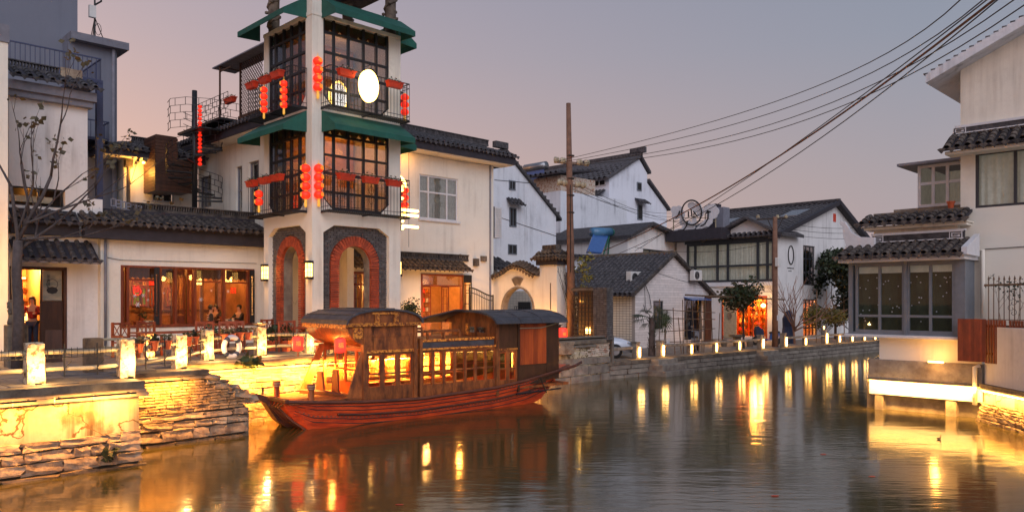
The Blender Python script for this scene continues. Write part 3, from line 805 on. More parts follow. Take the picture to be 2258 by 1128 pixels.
# ================================================================== far bank railing with tube lamps
rb = lambda a: bq(a) + .45
RG = 'stone railing posts with glowing tubes on the far bank'
rail_things = []
lampa = []
tube_post = None
FPXS = [(1402, .74, 1, 'beside the parked white car'), (1455, .76, 1, 'right of the small palm'), (1521, .5, 0, 'first short one right of the palm'), (1576, .5, 0, 'second short one, in front of the bamboo trellis'),
        (1627, .5, 0, 'third short one, below the round leafy tree'), (1676, .76, 1, 'below the glowing shop, left of the landing steps'), (1727, .78, 1, 'just right of the slim utility pole'), (1773, .45, 0, 'below the bare shrub on the far bank'),
        (1817, .86, 2, 'tall one with a small lamp on top'), (1848, .45, 0, 'first short one right of the tall lamp'), (1876, .45, 0, 'second short one right of the tall lamp'), (1903, .45, 0, 'under the left end of the bay window sill'), (1926, .45, 0, 'rightmost, under the bay window sill')]
prev = None
for px, h, big, where in FPXS:
    a = 20.0
    for _ in range(12): a = A(px, rb(a))
    b = rb(a); lampa.append((a, b)); p = thing('railing_post', ('tall' if big else 'short') + ' railing post with glowing tube, ' + where, 'lamp post', (a, b, F), RG)
    wd = .26 if big else .16
    MB().bx((a, b, F + h / 2), (wd, wd, h)).build('post', 'concrete', p, bevel=.015)
    if big:
        MB().bx((a, b, F + h - .03), (wd + .03, wd + .03, .06)).bx((a, b, F + h - .26), (wd + .02, wd + .02, .02)).lathe((0, 0, 0), [(.001, 0), (.07, .001), (.07, .02), (.001, .02)], 12, Fr=lambda x, y, z: (a + x, b - wd / 2 - z, F + h - .14 + y)).build('cap', 'concrete', p)
    tl = h - .28 if big else h - .08
    MB().lathe((a + (.06 if big else 0), b - wd / 2 - .035, F + .05), [(.03, 0), (.045, .03), (.05, tl * .5), (.045, tl - .03), (.03, tl)], 8).build('tube_lamp', 'tube', p, smooth=True)
    lamp('tube_glow', 'POINT', (a, b - wd / 2 - .25, F + .3), 5.5, (1, .66, .28), .08, parent=p)
    if big == 2: MB().lathe((a, b, F + h), [(.02, 0), (.02, .08), (.05, .10), (.04, .18), (.01, .2)], 8).build('finial_lamp', 'warmlight', p)
def rail(i, j, lab):
    (a0, b0), (a1, b1) = lampa[i], lampa[j]; ang = math.atan2(b1 - b0, a1 - a0); ln = math.hypot(a1 - a0, b1 - b0); R_ = Rot((a0, b0, F), ang)
    MB().box(R_, .13, ln - .13, -.09, .09, .44, .56).solo('stone_rail', 'concrete', (a0, b0, F), lab, 'railing', 'low stone rails between the tube lamp posts', bevel=.02)
rail(1, 5, 'long low stone rail in front of the bamboo trellis and the leafy tree'); rail(6, 8, 'low stone rail right of the slim utility pole'); rail(8, 12, 'low stone rail running behind the bay window house')
a0, b0 = 12.75, rb(13); (a1, b1) = lampa[0]
MB().box(LOC, a0, a1 - .12, b0 - .09, b0 + .09, F + .40, F + .54).box(LOC, a0 + .05, a0 + .3, b0 - .1, b0 + .1, F, F + .40).solo('stone_rail', 'concrete', (a0, b0, F), 'short low stone rail in front of the white car', 'railing', 'low stone rails between the tube lamp posts', bevel=.02)
# ================================================================== tea house tower
class FaceR(Face):   # wall a=const looking +a
    def __call__(self, s, n, z): return (self.c + n, s, z)
    def basis(self): return Matrix(((0, -1, 0), (1, 0, 0), (0, 0, 1))).to_4x4()
TW, TD = 3.53, 3.285
FR, FLt, FRt = Face('a', 0), Face('b', 0), FaceR('b', TW)
tw = thing('tower', 'white three storey tower with brick arches, iron balconies and green awnings', 'tower', (0, 0, T))
ZB1 = FR.z(464, .4, .55); ZB2 = FR.z(233, .4, .55)      # balcony floors
ZTOP = FR.z(36, .3)
zA = FR.z(500, 1.7)                                         # top of the octagonal brick recess
def sides():
    yield FR, TW, (713, 858); yield FLt, TD, (592, 674)
mb = MB()
for Fr, WD, (pl, pr) in sides():
    so = sorted((Fr.S(pl), Fr.S(pr)))
    hs = [(so[0], so[1], T - .2, zA)]
    for zb, yt in ((ZB1, 280), (ZB2, 42)):
        hs.append((so[0], so[1], zb + .12, zb + 3.1))
    wall(Fr, 0 if Fr is FR else .321, WD, T - .1, ZTOP, hs, .32, mb)
    for zz in (zA,):                                       # cut corners of the recess
        c = .42
        mb.prism(Fr, [(so[0], zz), (so[0] + c, zz), (so[0], zz - c * .62)], 0, -.32); mb.prism(Fr, [(so[1], zz), (so[1] - c, zz), (so[1], zz - c * .62)], 0, -.32)
    for zz in (ZB1 + .12, ZB2 + .12):
        c = .34
        mb.prism(Fr, [(so[0], zz), (so[0] + c, zz), (so[0], zz + c)], -.01, -.3); mb.prism(Fr, [(so[1], zz), (so[1] - c, zz), (so[1], zz + c)], -.01, -.3)
# rear and right hand walls
wall(FRt, .32, TD, T - .1, ZTOP, [(.7, TD - .3, T - .2, zA)], .3, mb)
Fb = Face('a', TD); wall(Fb, .32, TW - .3, T - .1, ZTOP, [(.5, TW - .31, T - .2, zA - .1)], .3, mb)
mb.build('wall', 'cream', tw, recalc=True)
for bx_ in ((.33, TW - .31, .33, TD - .01, zA + .05, ZB1 + .1), (.33, TW - .31, .33, TD - .01, ZB2 - .15, ZB2 + .1), (-.02, TW + .02, -.02, TD + .02, ZTOP, ZTOP + .12)): MB().box(LOC, *bx_).build('floor_slab', 'cream', tw)
# open loggia on top: carved columns
colm = MB().lathe((0, 0, 0), [(.20, 0), (.22, .05), (.19, .1), (.2, .5), (.19, 1.0), (.2, 1.5), (.19, 1.9), (.23, 2.0)], 16).mesh('carved_column', 'ledge', smooth=True)
dragon = []
for i, (x, y) in enumerate(((.25, TD - .25), (TW - .25, .25), (TW - .25, TD - .25))):
    c = put('carved_column', colm, tw, Tr(x, y, ZTOP + .1))
    c.data.materials[0] = M['ledge']
    h = MB(); h.tube([(x + .20 * math.cos(t * .8), y + .20 * math.sin(t * .8), ZTOP + .15 + t * .085) for t in range(23)], .06, 6)
    for t in range(0, 22, 2): h.bx((x + .24 * math.cos(t * 1.9), y + .24 * math.sin(t * 1.9), ZTOP + .2 + t * .085), (.1, .1, .08), t)
    h.build('relief', 'ledge', c, smooth=True)
MB().box(LOC, 0, .42, 0, .42, ZTOP + .1, ZTOP + 2.0).build('corner_pier', 'cream', tw)
MB().box(LOC, -.5, TW + .5, -.5, TD + .5, ZTOP + 2.1, ZTOP + 2.3).build('top_roof', 'tiled', tw)

# arches -----------------------------------------------------------------
gb = [stone_mesh(100 + i, 1, .03, 'greybrick', 'brick') for i in range(4)]; rbk = [stone_mesh(110 + i, 1, .04, 'redbrick', 'brick') for i in range(4)]
GBP = Pieces('grey_brick', tw); RBP = Pieces('red_brick', tw)
for Fr, WD, (pl, pr) in sides():
    so = sorted((Fr.S(pl), Fr.S(pr))); sm = (so[0] + so[1]) / 2; ri = .60 if Fr is FR else .56; ring = .34
    crown = FR.z(544, 1.7); sp_ = crown - ri; K = 20; n0, n1 = -.20, -.55
    mb = MB(); ro = ri + .02
    arc = [(sm - ro * math.cos(math.pi * i / K), sp_ + ro * math.sin(math.pi * i / K)) for i in range(K + 1)]
    mb.box(Fr, so[0] - .01, sm - ro, n1, n0 - .02, T - .1, sp_).box(Fr, sm + ro, so[1] + .01, n1, n0 - .02, T - .1, sp_)
    for (x0, z0), (x1, z1) in zip(arc, arc[1:]):
        mb.add([Fr(x0, n0 - .02, z0), Fr(x1, n0 - .02, z1), Fr(x1, n0 - .02, zA), Fr(x0, n0 - .02, zA), Fr(x0, n1, z0), Fr(x1, n1, z1), Fr(x1, n1, zA), Fr(x0, n1, zA)],
               [(0, 1, 2, 3), (4, 7, 6, 5), (0, 4, 5, 1)])
    mb.box(Fr, so[0] - .01, sm - ro, n1, n0 - .02, sp_, zA).box(Fr, sm + ro, so[1] + .01, n1, n0 - .02, sp_, zA)
    mb.build('arch_panel', 'concrete', tw)
    rc = ri + ring / 2 + .03; bas = Fr.basis()
    z = T + .05
    while z < sp_:
        for sg in (-1, 1):
            s = sm + sg * rc
            RBP.add(rnd.choice(rbk), Tr(*Fr(s, n0 + .03 + rnd.uniform(-.006, .01), z)) @ bas @ Sc(ring, .12, .062))
        z += .077
    for i in range(26):
        t = math.pi * (i + .5) / 26; s = sm - rc * math.cos(t); z = sp_ + rc * math.sin(t)
        r_ = t if Fr.k == 'a' else math.pi - t
        RBP.add(rnd.choice(rbk), Tr(*Fr(s, n0 + .03 + rnd.uniform(-.006, .012), z)) @ bas @ Ry(r_) @ Sc(ring, .12, .088))
    row = 0; z = T + .03; hb = .078
    while z < zA:
        s = so[0] - (row % 2) * .12
        while s < so[1]:
            a_, b_ = max(s, so[0]), min(s + .24, so[1]); s += .24
            # clip against the red ring
            rr = rc + ring / 2 + .01
            segs = [(a_, b_)]
            hw = rr if z < sp_ else (math.sqrt(rr * rr - (z - sp_) ** 2) if z - sp_ < rr else 0)
            if hw > 0:
                segs = [x for x in ((a_, min(b_, sm - hw)), (max(a_, sm + hw), b_)) if x[1] - x[0] > .04]
            for p, q in segs:
                cut = .42 * max(0, (z - (zA - .26)) / .26)
                p, q = max(p, so[0] + cut), min(q, so[1] - cut)
                if q - p > .04:
                    GBP.add(rnd.choice(gb), Tr(*Fr((p + q) / 2, n0 + .0 + rnd.uniform(-.006, .008), z + hb / 2)) @ bas @ Sc(q - p - .012, .1, hb - .014))
        z += hb; row += 1
RBP.done(); GBP.done()

# windows of the tower -----------------------------------------------------
for zb in (ZB1, ZB2):
    so = sorted((FR.S(713), FR.S(858)))
    window(tw, FR, so[0], so[1], zb + .12, zb + 3.1, fr='iron', gl='glassdark', bar=.075, depth=.09, n=-.08, ratios=(0, .165, .38, .61, .81, 1), zr=(0, .19, .40, .60, .82, 1), cols=5, rows=5, back=False)
    so2 = sorted((FLt.S(592), FLt.S(674)))
    window(tw, FLt, so2[0], so2[1], zb + .12, zb + 3.1, fr='iron', gl='glassdark', bar=.075, depth=.09, n=-.08, ratios=(0, .2, .42, .62, .84, 1), zr=(0, .19, .40, .60, .82, 1), cols=5, rows=5, back=False)
    for Fr, (q0, q1_) in ((FR, so), (FLt, so2)):        # diagonal corner members and scroll grilles
        g = MB(); c = .36
        for (x0, x1) in ((q0, q0 + c), (q1_, q1_ - c)): g.tube([(x0, -.04, zb + .12 + c), (x1, -.04, zb + .13)], .035, 4, Fr=Fr)
        for f in (.28, .72):
            cx = q0 + (q1_ - q0) * f; zc = zb + .72
            for k in (-1, 1):
                g.tube([(cx + k * .10 * math.sin(t * .45), -.02, zc - .32 + t * .046) for t in range(15)], .007, 4, Fr=Fr)
            g.tube([(cx, -.02, zb + .2), (cx, -.02, zc + .5)], .007, 4, Fr=Fr)
        g.build('grille', 'iron', tw)
        # scalloped pelmet and thin curtains inside
        k = 14; V = []; pz = zb + 3.0
        pm = MB()
        for i in range(7):
            x0 = q0 + (q1_ - q0) * i / 7; x1 = q0 + (q1_ - q0) * (i + 1) / 7
            pm.prism(Fr, [(x0, pz), (x1, pz), (x1, pz - .25), (x1 - (x1 - x0) * .25, pz - .36), ((x0 + x1) / 2, pz - .40), (x0 + (x1 - x0) * .25, pz - .36), (x0, pz - .25)], -.22, -.2)
        pm.build('pelmet', 'redwood', tw)
    # room: rear partition, point light with no fitting
    MB().box(LOC, .4, TW - .4, 2.4, 2.5, zb + .1, zb + 3.1).build('partition', 'wallwarm', tw)
    lamp('room_lamp', 'POINT', (1.8, 1.3, zb + 2.3), 36 if zb == ZB1 else 10, (1, .52, .2), .15, parent=tw)
    MB().bx((1.6, .9, zb + .75), (1.1, .7, .05)).bx((1.6, .9, zb + .4), (.08, .08, .7)).build('table', 'redwood', tw)

def awning(Fr, s0, s1, zt, lab=None):
    o = MB().prism(lambda n, s, z: Fr(s, n, z), [(-.0, zt), (.84, zt - .56), (.84, zt - .74), (.815, zt - .74), (.815, zt - .585), (0, zt - .035)], s0, s1)
    for s in (s0, s1 - .02): o.prism(lambda n, q, z: Fr(q, n, z), [(0.0, zt - .036), (.814, zt - .586), (.814, zt - .74), (0.0, zt - .70)], s, s + .02)
    for k in range(1, 6):
        s = s0 + (s1 - s0) * k / 6
        o.tube([(s, .01, zt - .05), (s, .82, zt - .60)], .012, 4, Fr=Fr)
    o.build('awning', 'awning', tw)
zt1 = FR.z(243, .3); zt2 = FR.z(-8, .3)
for zt in (zt1, zt2):
    awning(FR, FR.S(709), TW + .02, zt); awning(FLt, FLt.S(676.5), TD + .3, zt); awning(FRt, .15, TD, zt)

# balconies ---------------------------------------------------------------
for zb in (ZB1, ZB2):
    for Fr, p0, p1, nn in ((FR, FR.S(708), TW - .02, .55), (FLt, FLt.S(677), TD + .05, .55), (FRt, .5, TD - .1, .5)):
        s0, s1 = sorted((p0, p1))
        bal = railing(tw, Fr, [(s0, .01), (s0, nn), (s1, nn), (s1, .01)], zb + .03, zb + 1.30, .13, .009, .02, name='balcony', mid=(zb + 1.14, zb + .16))
        fl = MB(); k = int((s1 - s0) / .085)
        for i in range(k + 1): fl.box(Fr, s0 + (s1 - s0) * i / k - .015, s0 + (s1 - s0) * i / k + .015, 0.005, nn - .02, zb, zb + .022)
        for s in (s0, (s0 + s1) / 2, s1): fl.box(Fr, s - .02, s + .02, .005, nn + .02, zb - .04, zb - .004)
        fl.build('floor_grid', 'iron', bal)

pl_mesh = MB(); pl_mesh.add([(-.26, -.08, 0), (.26, -.08, 0), (.26, .08, 0), (-.26, .08, 0), (-.31, -.11, .2), (.31, -.11, .2), (.31, .11, .2), (-.31, .11, .2)], [(0, 1, 2, 3), (4, 5, 6, 7), (0, 1, 5, 4), (1, 2, 6, 5), (2, 3, 7, 6), (3, 0, 4, 7)])
pl_mesh.box(LOC, -.33, .33, -.125, .125, .175, .205)
plm = pl_mesh.mesh('trough', 'boxred')
fol = MB(); leaf_cloud(fol, (0, 0, .22), (.32, .13, .10), 70, .07, 9); flm = fol.mesh('foliage', 'leaf', recalc=False)
flo = MB(); leaf_cloud(flo, (0, -.02, .26), (.3, .14, .09), 26, .045, 10); flw = flo.mesh('flowers', mat('pale_flowers', (.55, .42, .30), .8, .4, 20), recalc=False)
def planter(Fr, s, n, z, lab, rz=0, group='red flower troughs hung on the tower balconies', w_=1.0):
    p = Fr(s, n, z)
    t = thing('flower_trough', lab, 'planter', p, group)
    m = Tr(*p) @ Fr.basis() @ Rz(rz) @ Sc(w_, 1, 1)
    put('trough', plm, t, m); put('foliage', flm, t, m); put('flowers', flw, t, m)
for px, lev, lab in ((762, 0, 'front left'), (816, 0, 'front middle'), (868, 0, 'front right'), (763, 1, 'front left'), (869, 1, 'front right')):
    zb = (ZB1, ZB2)[lev]
    planter(FR, FR.S(px, .62), .64, zb + 1.02, ('red trough with pale flowers on the %s balcony of the white tower, %s' % (('lower', 'upper')[lev], lab)))
for lev in (0, 1):
    for j, px in enumerate((613, 586, 557)):
        planter(FLt, FLt.S(px, .62), .64, (ZB1, ZB2)[lev] + 1.02, 'red trough on the left side of the %s tower balcony, %s' % (('lower', 'upper')[lev], ('nearest the corner', 'middle one', 'farthest from the corner')[j]))
    planter(FRt, 1.1, .6, (ZB1, ZB2)[lev] + .92, 'red trough on the far right side of the %s tower balcony' % ('lower', 'upper')[lev])

lm = MB().lathe((0, 0, 0), [(.05, -.13), (.11, -.10), (.15, -.04), (.155, 0), (.15, .04), (.11, .10), (.05, .13)], 14).mesh('lantern', 'lantern', smooth=True)
lcap = MB().lathe((0, 0, 0), [(.045, .12), (.05, .15)], 8).lathe((0, 0, 0), [(.05, -.15), (.045, -.12)], 8).mesh('collar', 'gold')
ltas = MB().lathe((0, 0, 0), [(.03, 0), (.045, -.05), (.05, -.2), (.03, -.24)], 8).mesh('tassel', 'gold')
fu = text_mesh('福', .15, 'gold')
def lanterns(Fr, s, n, ztop, k, lab, sc_=1.0, group='red lantern strings hung on the tower'):
    p = Fr(s, n, ztop); t = thing('lantern_string', lab, 'lantern', p, group)
    for i in range(k):
        m = Tr(p[0], p[1], ztop - (.16 + .28 * i) * sc_) @ Rz(rnd.uniform(-.4, .4)) @ Sc(sc_, sc_, sc_)
        o = put('lantern', lm, t, m); put('collar', lcap, o, m)
        put('lettering', fu, o, m @ Fr.basis() @ Tr(0, -.157, 0) @ Rx(math.pi / 2))
    put('tassel', ltas, t, Tr(p[0], p[1], ztop - (.16 + .28 * (k - 1) + .14) * sc_) @ Sc(sc_, sc_, sc_))
    MB().tube([(p[0], p[1], ztop + .1), (p[0], p[1], ztop - .28 * k * sc_)], .008, 4).build('cord', 'gold', t)
def lz(Fr, px, y, n): s = Fr.S(px, n); return s, n, Fr.z(y, s, n)
for Fr, px, y, n, k, lab, s_ in ((FR, 701, 124, .12, 4, 'string of four red lanterns on the tower corner beside the upper balcony', 1), (FR, 703, 360, .12, 4, 'string of four red lanterns right of the tower corner, lower balcony', 1.02),
                            (FLt, 674, 360, .25, 4, 'string of four red lanterns left of the tower corner, lower balcony', 1.02), (FLt, 626, 176, .62, 4, 'string of four red lanterns on the upper left balcony, nearer the corner', .82),
                            (FLt, 582, 190, .62, 4, 'string of four red lanterns on the upper left balcony, farther from the corner', .80), (FLt, 571, 418, .62, 2, 'two red lanterns at the far end of the lower left balcony', .95),
                            (FRt, 0, 0, 0, 3, 'red lanterns at the right end of the upper tower balcony', .95), (FRt, 0, 1, 0, 3, 'red lanterns at the right end of the lower tower balcony beside the lit sign', .95)):
    if Fr is FRt: lanterns(FRt, .35, .45, (ZB2, ZB1)[y] + 1.25, k, lab, s_)
    else: s, n, z = lz(Fr, px, y, n); lanterns(Fr, s, n, z, k, lab, s_)

# oval sign ----------------------------------------------------------------
s = FR.S(813, .85); sg = thing('oval_sign', 'blank white glowing oval sign with yellow rim hung on the upper tower balcony', 'sign', FR(s, .8, ZB2 + .2), )
zc = FR.z(190, s, .85); rx_, rz_ = .36, .53
E = lambda f: [(s + rx_ * f * math.cos(2 * math.pi * i / 40), zc + rz_ * f * math.sin(2 * math.pi * i / 40)) for i in range(40)]
MB().prism(FR, E(.88), .80, .90).build('face', 'signwhite', sg)
MB().ring(FR, E(1.0), E(.88), .78, .91).build('rim', 'signyellow', sg)
MB().tube([(s + .1, .85, zc + rz_), (s + .1, .85, zc + rz_ + .28)], .012, 5, Fr=FR).box(FR, s + .02, s + .18, .8, .9, zc + rz_, zc + rz_ + .05).tube([(s + .1, .85, zc + rz_ + .2), (s + .1, .5, zc + rz_ + .2)], .012, 5, Fr=FR).build('bracket', 'iron', sg)

# vertical sign of light tubes on the right of the tower ---------------------
a_, b_ = TW + .95, .35
sg2 = thing('light_sign', 'vertical sign of glowing arc and three bright bars beside the tower', 'sign', (TW, .3, T + 3))
FSn = Face('a', .3); sL = FSn.S(886); sR = FSn.S(922); sM = FSn.S(886)
q = MB()
def zz(y): return FSn.z(y, sL)
q.tube([(sL - .12 + .30 * math.cos(t * .16 - .1) , 0, zz(415) + .40 * math.sin(t * .16 - .1)) for t in range(11)], .045, 6, Fr=FSn)
q.build('arc_tube', 'tube', sg2, smooth=True)
for y, x0 in ((462, sL - .05), (473, sL - .05), (498, sL + .02)):
    MB().box(FSn, x0, sR, -.05, .05, zz(y) - .045, zz(y) + .045).build('light_bar', 'tube', sg2, bevel=.02)
for y in (400, 411, 419, 437, 487, 503): MB().bx(FSn(sL + .02, 0, zz(y)), (.12, .1, .10), 0).build('bulb', 'tube', sg2, bevel=.03)
MB().box(FSn, sL - .10, sL - .04, -.04, .04, zz(508), zz(390)).box(FSn, sL - .5, sL - .08, -.02, .02, zz(440), zz(436)).build('bracket', 'iron', sg2)
lamp('sign_glow', 'POINT', FSn(sR + .1, .45, zz(475)), 22, (1, .68, .30), .2, parent=sg2)

# wall lanterns ------------------------------------------------------------
wl = 'box shaped wall lanterns on the tower piers'
def wall_lantern(Fr, s, n, z, lab):
    p = Fr(s, n + .08, z); t = thing('wall_lantern', lab, 'lantern', p, wl)
    cx, cy, cz = p
    MB().bx((cx, cy, cz), (.17, .15, .46)).build('shade', 'paperlight', t)
    g = MB()
    for zz_ in (-.26, .26): g.bx((cx, cy, cz + zz_), (.23, .2, .08))
    for dx in (-.09, .09):
        for dy in (-.08, .08): g.bx((cx + dx, cy + dy, cz), (.018, .018, .5))
    for k in (-.08, .08): g.bx((cx, cy, cz + k), (.185, .165, .01))
    g.bx((cx + .0, cy, cz), (.012, .165, .5)); g.bx((cx, cy, cz), (.185, .012, .5))
    g.build('cage', 'iron', t)
    q = Fr(s, n + .34, z - .05)
    lamp('lantern_glow', 'POINT', q, 14, (1, .60, .24), .1, parent=t)
s = FLt.S(584, .05); wall_lantern(FLt, FLt.S(583, .1), .0, FLt.z(601, s, .1), 'lit box lantern on the left pier of the tower')
wall_lantern(FLt, FLt.S(680, .1), 0, FLt.z(595, .2, .1), 'lit box lantern on the tower corner pier')
wall_lantern(FRt, .25, 0, FR.z(590, TW), 'lit box lantern on the right pier of the tower')
wall_lantern(Face('a', TD - .3), 1.55, .0, FR.z(600, 1.7), 'lit box lantern seen through the tower arch')
# uplights washing the tower
for (x, y) in ((-.6, -.55), (1.9, -.75)):
    t = thing('ground_spotlight', 'small black uplight on the paving before the tower' + (' corner' if x < 0 else ' arch'), 'spotlight', (x, y, T))
    MB().bx((x, y, T + .05), (.12, .12, .1)).build('housing', 'iron', t); lamp('uplight_glow', 'POINT', (x, y, T + .16), 18, (1, .62, .28), .08, parent=t)
# ================================================================== two storey main house (right of and behind the tower)
bM = 4.5; u0 = A(580, 5.8); aM = A(1088, bM)
FM, FML = Face('a', bM), Face('b', u0)
mh = thing('main_house', 'cream two storey house with dark tiled eaves behind the tower', 'house', (u0, bM, T))
zE = FM.z(365, FM.S(1132, .7), .7)          # underside of the eave
zW = FM.z(590, FM.S(885))                   # lower tile roof
wx = (FM.S(925), FM.S(1010)); wz = (FM.z(481, wx[0]), FM.z(383, wx[0]))
dx_ = (FM.S(928), FM.S(1036)); dz_ = (T + .02, FM.z(603, dx_[0]))
d2 = (FM.S(776), FM.S(806))
mb = wall(FM, u0, aM, T - .1, zE + .02, [(wx[0], wx[1], wz[0], wz[1]), (dx_[0], dx_[1], dz_[0], dz_[1]), (d2[0], d2[1], T + .02, dz_[1])], .25)
lw1 = (FML.S(548), FML.S(571)); lw2 = (FML.S(520), FML.S(534)); lw3 = (FML.S(440), FML.S(466))
zl = lambda y, s: FML.z(y, s)
holesL = []
for (p, q), (y0, y1) in ((lw1, (352, 470)), (lw2, (365, 470)), (lw3, (385, 455))):
    p, q = sorted((p, q)); holesL.append((p, q, zl(y1, p), zl(y0, p)))
bEnd = FML.S(437)
wall(FML, bM + .251, bEnd, T - .1, zE + .02, holesL, .25, mb)
mb.box(LOC, u0 + .26, aM - .26, bEnd - .1, bEnd, T, zE).box(LOC, aM - .25, aM, bM + .251, bEnd, T - .1, zE + .02)
mb.build('wall', 'cream', mh)
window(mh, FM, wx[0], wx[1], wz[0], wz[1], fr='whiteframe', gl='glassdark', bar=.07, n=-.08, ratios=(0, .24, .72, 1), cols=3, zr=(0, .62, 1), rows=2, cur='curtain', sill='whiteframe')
for h in holesL: window(mh, FML, *h, fr='greytrim', gl='glassdark', bar=.06, cols=1, rows=2, n=-.12)
# quoin blocks of the left wall
MB().box(FM, u0 - .7, aM + .7, -.2, .70, zE - .0, zE + .06).box(FML, bM - .7, bEnd, -.2, .70, zE + .002, zE + .062).build('soffit', 'cream', mh)
MB().box(FM, u0 - .72, aM + .74, .60, .76, zE + .03, zE + .42).box(FML, bM - .76, bEnd, .60, .755, zE + .03, zE + .42).box(FaceR('b', aM), bM - .74, bEnd, .62, .74, zE + .03, zE + .42).build('fascia', 'fascia', mh)
roof_slope(mh, FM, u0 - .7, aM + .8, .85, zE + .42, -3.2, zE + 1.75, 'tiled', clip=lambda t: (u0 - .7 + t * 3.4, aM + .8 - t * 1.2), pitch=.28)
roof_slope(mh, FML, bM - .8, bEnd + .2, .85, zE + .42, -2.2, zE + 1.5, 'tiled', clip=lambda t: (bM - .8 + t * 3, bEnd + .2), pitch=.3)
ridge(mh, FM, u0 + 3, FM.S(1078, -3), -3.1, zE + 1.70, .30)
# lower lean-to roof over the door
roof_slope(mh, FM, 2.0, FM.S(1040, .7), .72, zW - .02, 0.02, zW + .38, 'tilewarm', pitch=.27)
ridge(mh, FM, 2.0, FM.S(1036, .2), .06, zW + .40, .26, 'tile', w=.12)
sc_ = MB(); s1 = FM.S(1022, .3)
for i in range(3): sc_.ring(FM, [(s1 + i * .13 + .09 * math.cos(t * .785), zW + .62 - i * .03 + .11 * math.sin(t * .785)) for t in range(8)], [(s1 + i * .13 + .05 * math.cos(t * .785), zW + .62 - i * .03 + .07 * math.sin(t * .785)) for t in range(8)], .05, .1)
sc_.build('ridge_scroll', 'stone', mh)
MB().box(FM, FM.S(1059), FM.S(1070), 0, .12, FM.z(571, 9), FM.z(559, 9)).build('wall_box', 'ledge', mh)

# lattice door leaf helper
def lattice(mb, Fr, s0, s1, z0, z1, n, kind=0, w_=.02):
    W_, H_ = s1 - s0, z1 - z0
    mb.box(Fr, s0, s0 + w_ * 1.8, n - .02, n + .02, z0, z1).box(Fr, s1 - w_ * 1.8, s1, n - .02, n + .02, z0, z1).box(Fr, s0, s1, n - .018, n + .018, z0, z0 + w_ * 1.8).box(Fr, s0, s1, n - .018, n + .018, z1 - w_ * 1.8, z1)
    for f in (.28, .72): mb.box(Fr, s0 + W_ * f - w_ / 2, s0 + W_ * f + w_ / 2, n - .012, n + .012, z0 + H_ * .06, z1 - H_ * .06)
    for f in (.08, .2, .26, .5, .74, .8, .92): mb.box(Fr, s0 + W_ * (.1 if f in (.08, .5, .92) else .28), s1 - W_ * (.1 if f in (.08, .5, .92) else .28), n - .01, n + .01, z0 + H_ * f - w_ / 2, z0 + H_ * f + w_ / 2)
    for f in (.12, .88): mb.box(Fr, s0 + W_ * f - w_ / 2, s0 + W_ * f + w_ / 2, n - .009, n + .009, z0 + H_ * .3, z0 + H_ * .7)

# ground floor door front of the main house: open lattice leaves
def shopfront(par, Fr, s0, s1, z0, z1, fr='redwood'):
    f = MB().box(Fr, s0, s0 + .07, -.12, .03, z0, z1).box(Fr, s1 - .07, s1, -.12, .03, z0, z1).box(Fr, s0 + .07, s1 - .07, -.12, .03, z1 - .08, z1).box(Fr, s0 + .07, s1 - .07, -.12, -.04, z1 - .55, z1 - .48).build('door_frame', fr, par)
    return f
f = shopfront(mh, FM, dx_[0], dx_[1] - .45, dz_[0], dz_[1])
w_ = (dx_[1] - .5 - dx_[0])
for i, (p, q) in enumerate(((.04, .24), (.5, .68))):
    l_ = MB(); lattice(l_, FM, dx_[0] + w_ * p, dx_[0] + w_ * q, T + .7, dz_[1] - .55, -.02); l_.box(FM, dx_[0] + w_ * p, dx_[0] + w_ * q, -.05, .0, T + .05, T + .7); l_.build('door_leaf', 'redwood', mh)
l_ = MB(); lattice(l_, FM, dx_[1] - .48, dx_[1] + .02, T + .45, dz_[1] - .3, .10, w_=.03); l_.box(FM, dx_[1] - .48, dx_[1] + .02, .08, .12, dz_[1] - .3, dz_[1]).box(FM, dx_[1] - .48, dx_[1] + .02, .08, .12, T + .05, T + .45); l_.build('shutter_leaf', 'iron', mh)
pane(mh, FM, dx_[0] + .08, dx_[1] - .5, dz_[1] - .48, dz_[1] - .08, -.09, 'glassdark')
# lit room behind it
MB().box(LOC, dx_[0] - 1, dx_[1] + 1, bM + 3.4, bM + 3.5, T, T + 3.4).box(LOC, dx_[0] - 1, dx_[0] - .9, bM + .3, bM + 3.4, T, T + 3.4).box(LOC, dx_[1] + .9, dx_[1] + 1, bM + .3, bM + 3.4, T, T + 3.4).box(LOC, dx_[0] - .9, dx_[1] + .9, bM + .3, bM + 3.4, T + 3.4, T + 3.5).build('inner_room', 'wallwarm', mh)
MB().box(LOC, dx_[0] + 1.9, dx_[0] + 2.5, bM + 3.2, bM + 3.35, T, T + 2.6).build('inner_panel', 'red_panel' if 'red_panel' in M else 'orangewood', mh)
sh = MB()
for k in range(4): sh.box(LOC, dx_[0] + 1.6, dx_[0] + 2.9, bM + 2.9, bM + 3.15, T + .6 + k * .45, T + .64 + k * .45)
sh.build('shelf', 'cream_panel' if 0 else 'wood', mh)
for k in range(4):
    for j in range(5): MB().bx((dx_[0] + 1.7 + j * .26, bM + 3.0, T + .74 + k * .45), (.12, .1, .2)).build('ornament', rnd.choice(('gilt', 'lantern', 'whiteframe')), mh)
for j in (.7, 1.3): MB().box(LOC, dx_[0] + j, dx_[0] + j + .06, bM + 2.2, bM + 2.26, T, T + 2.2).box(LOC, dx_[0] + j - .3, dx_[0] + j + .3, bM + 2.0, bM + 2.4, T + .7, T + .76).build('side_table', 'wood', mh)
lamp('hall_lamp', 'POINT', ((dx_[0] + dx_[1]) / 2, bM + 1.5, T + 2.5), 120, (1, .66, .34), .15, parent=mh)
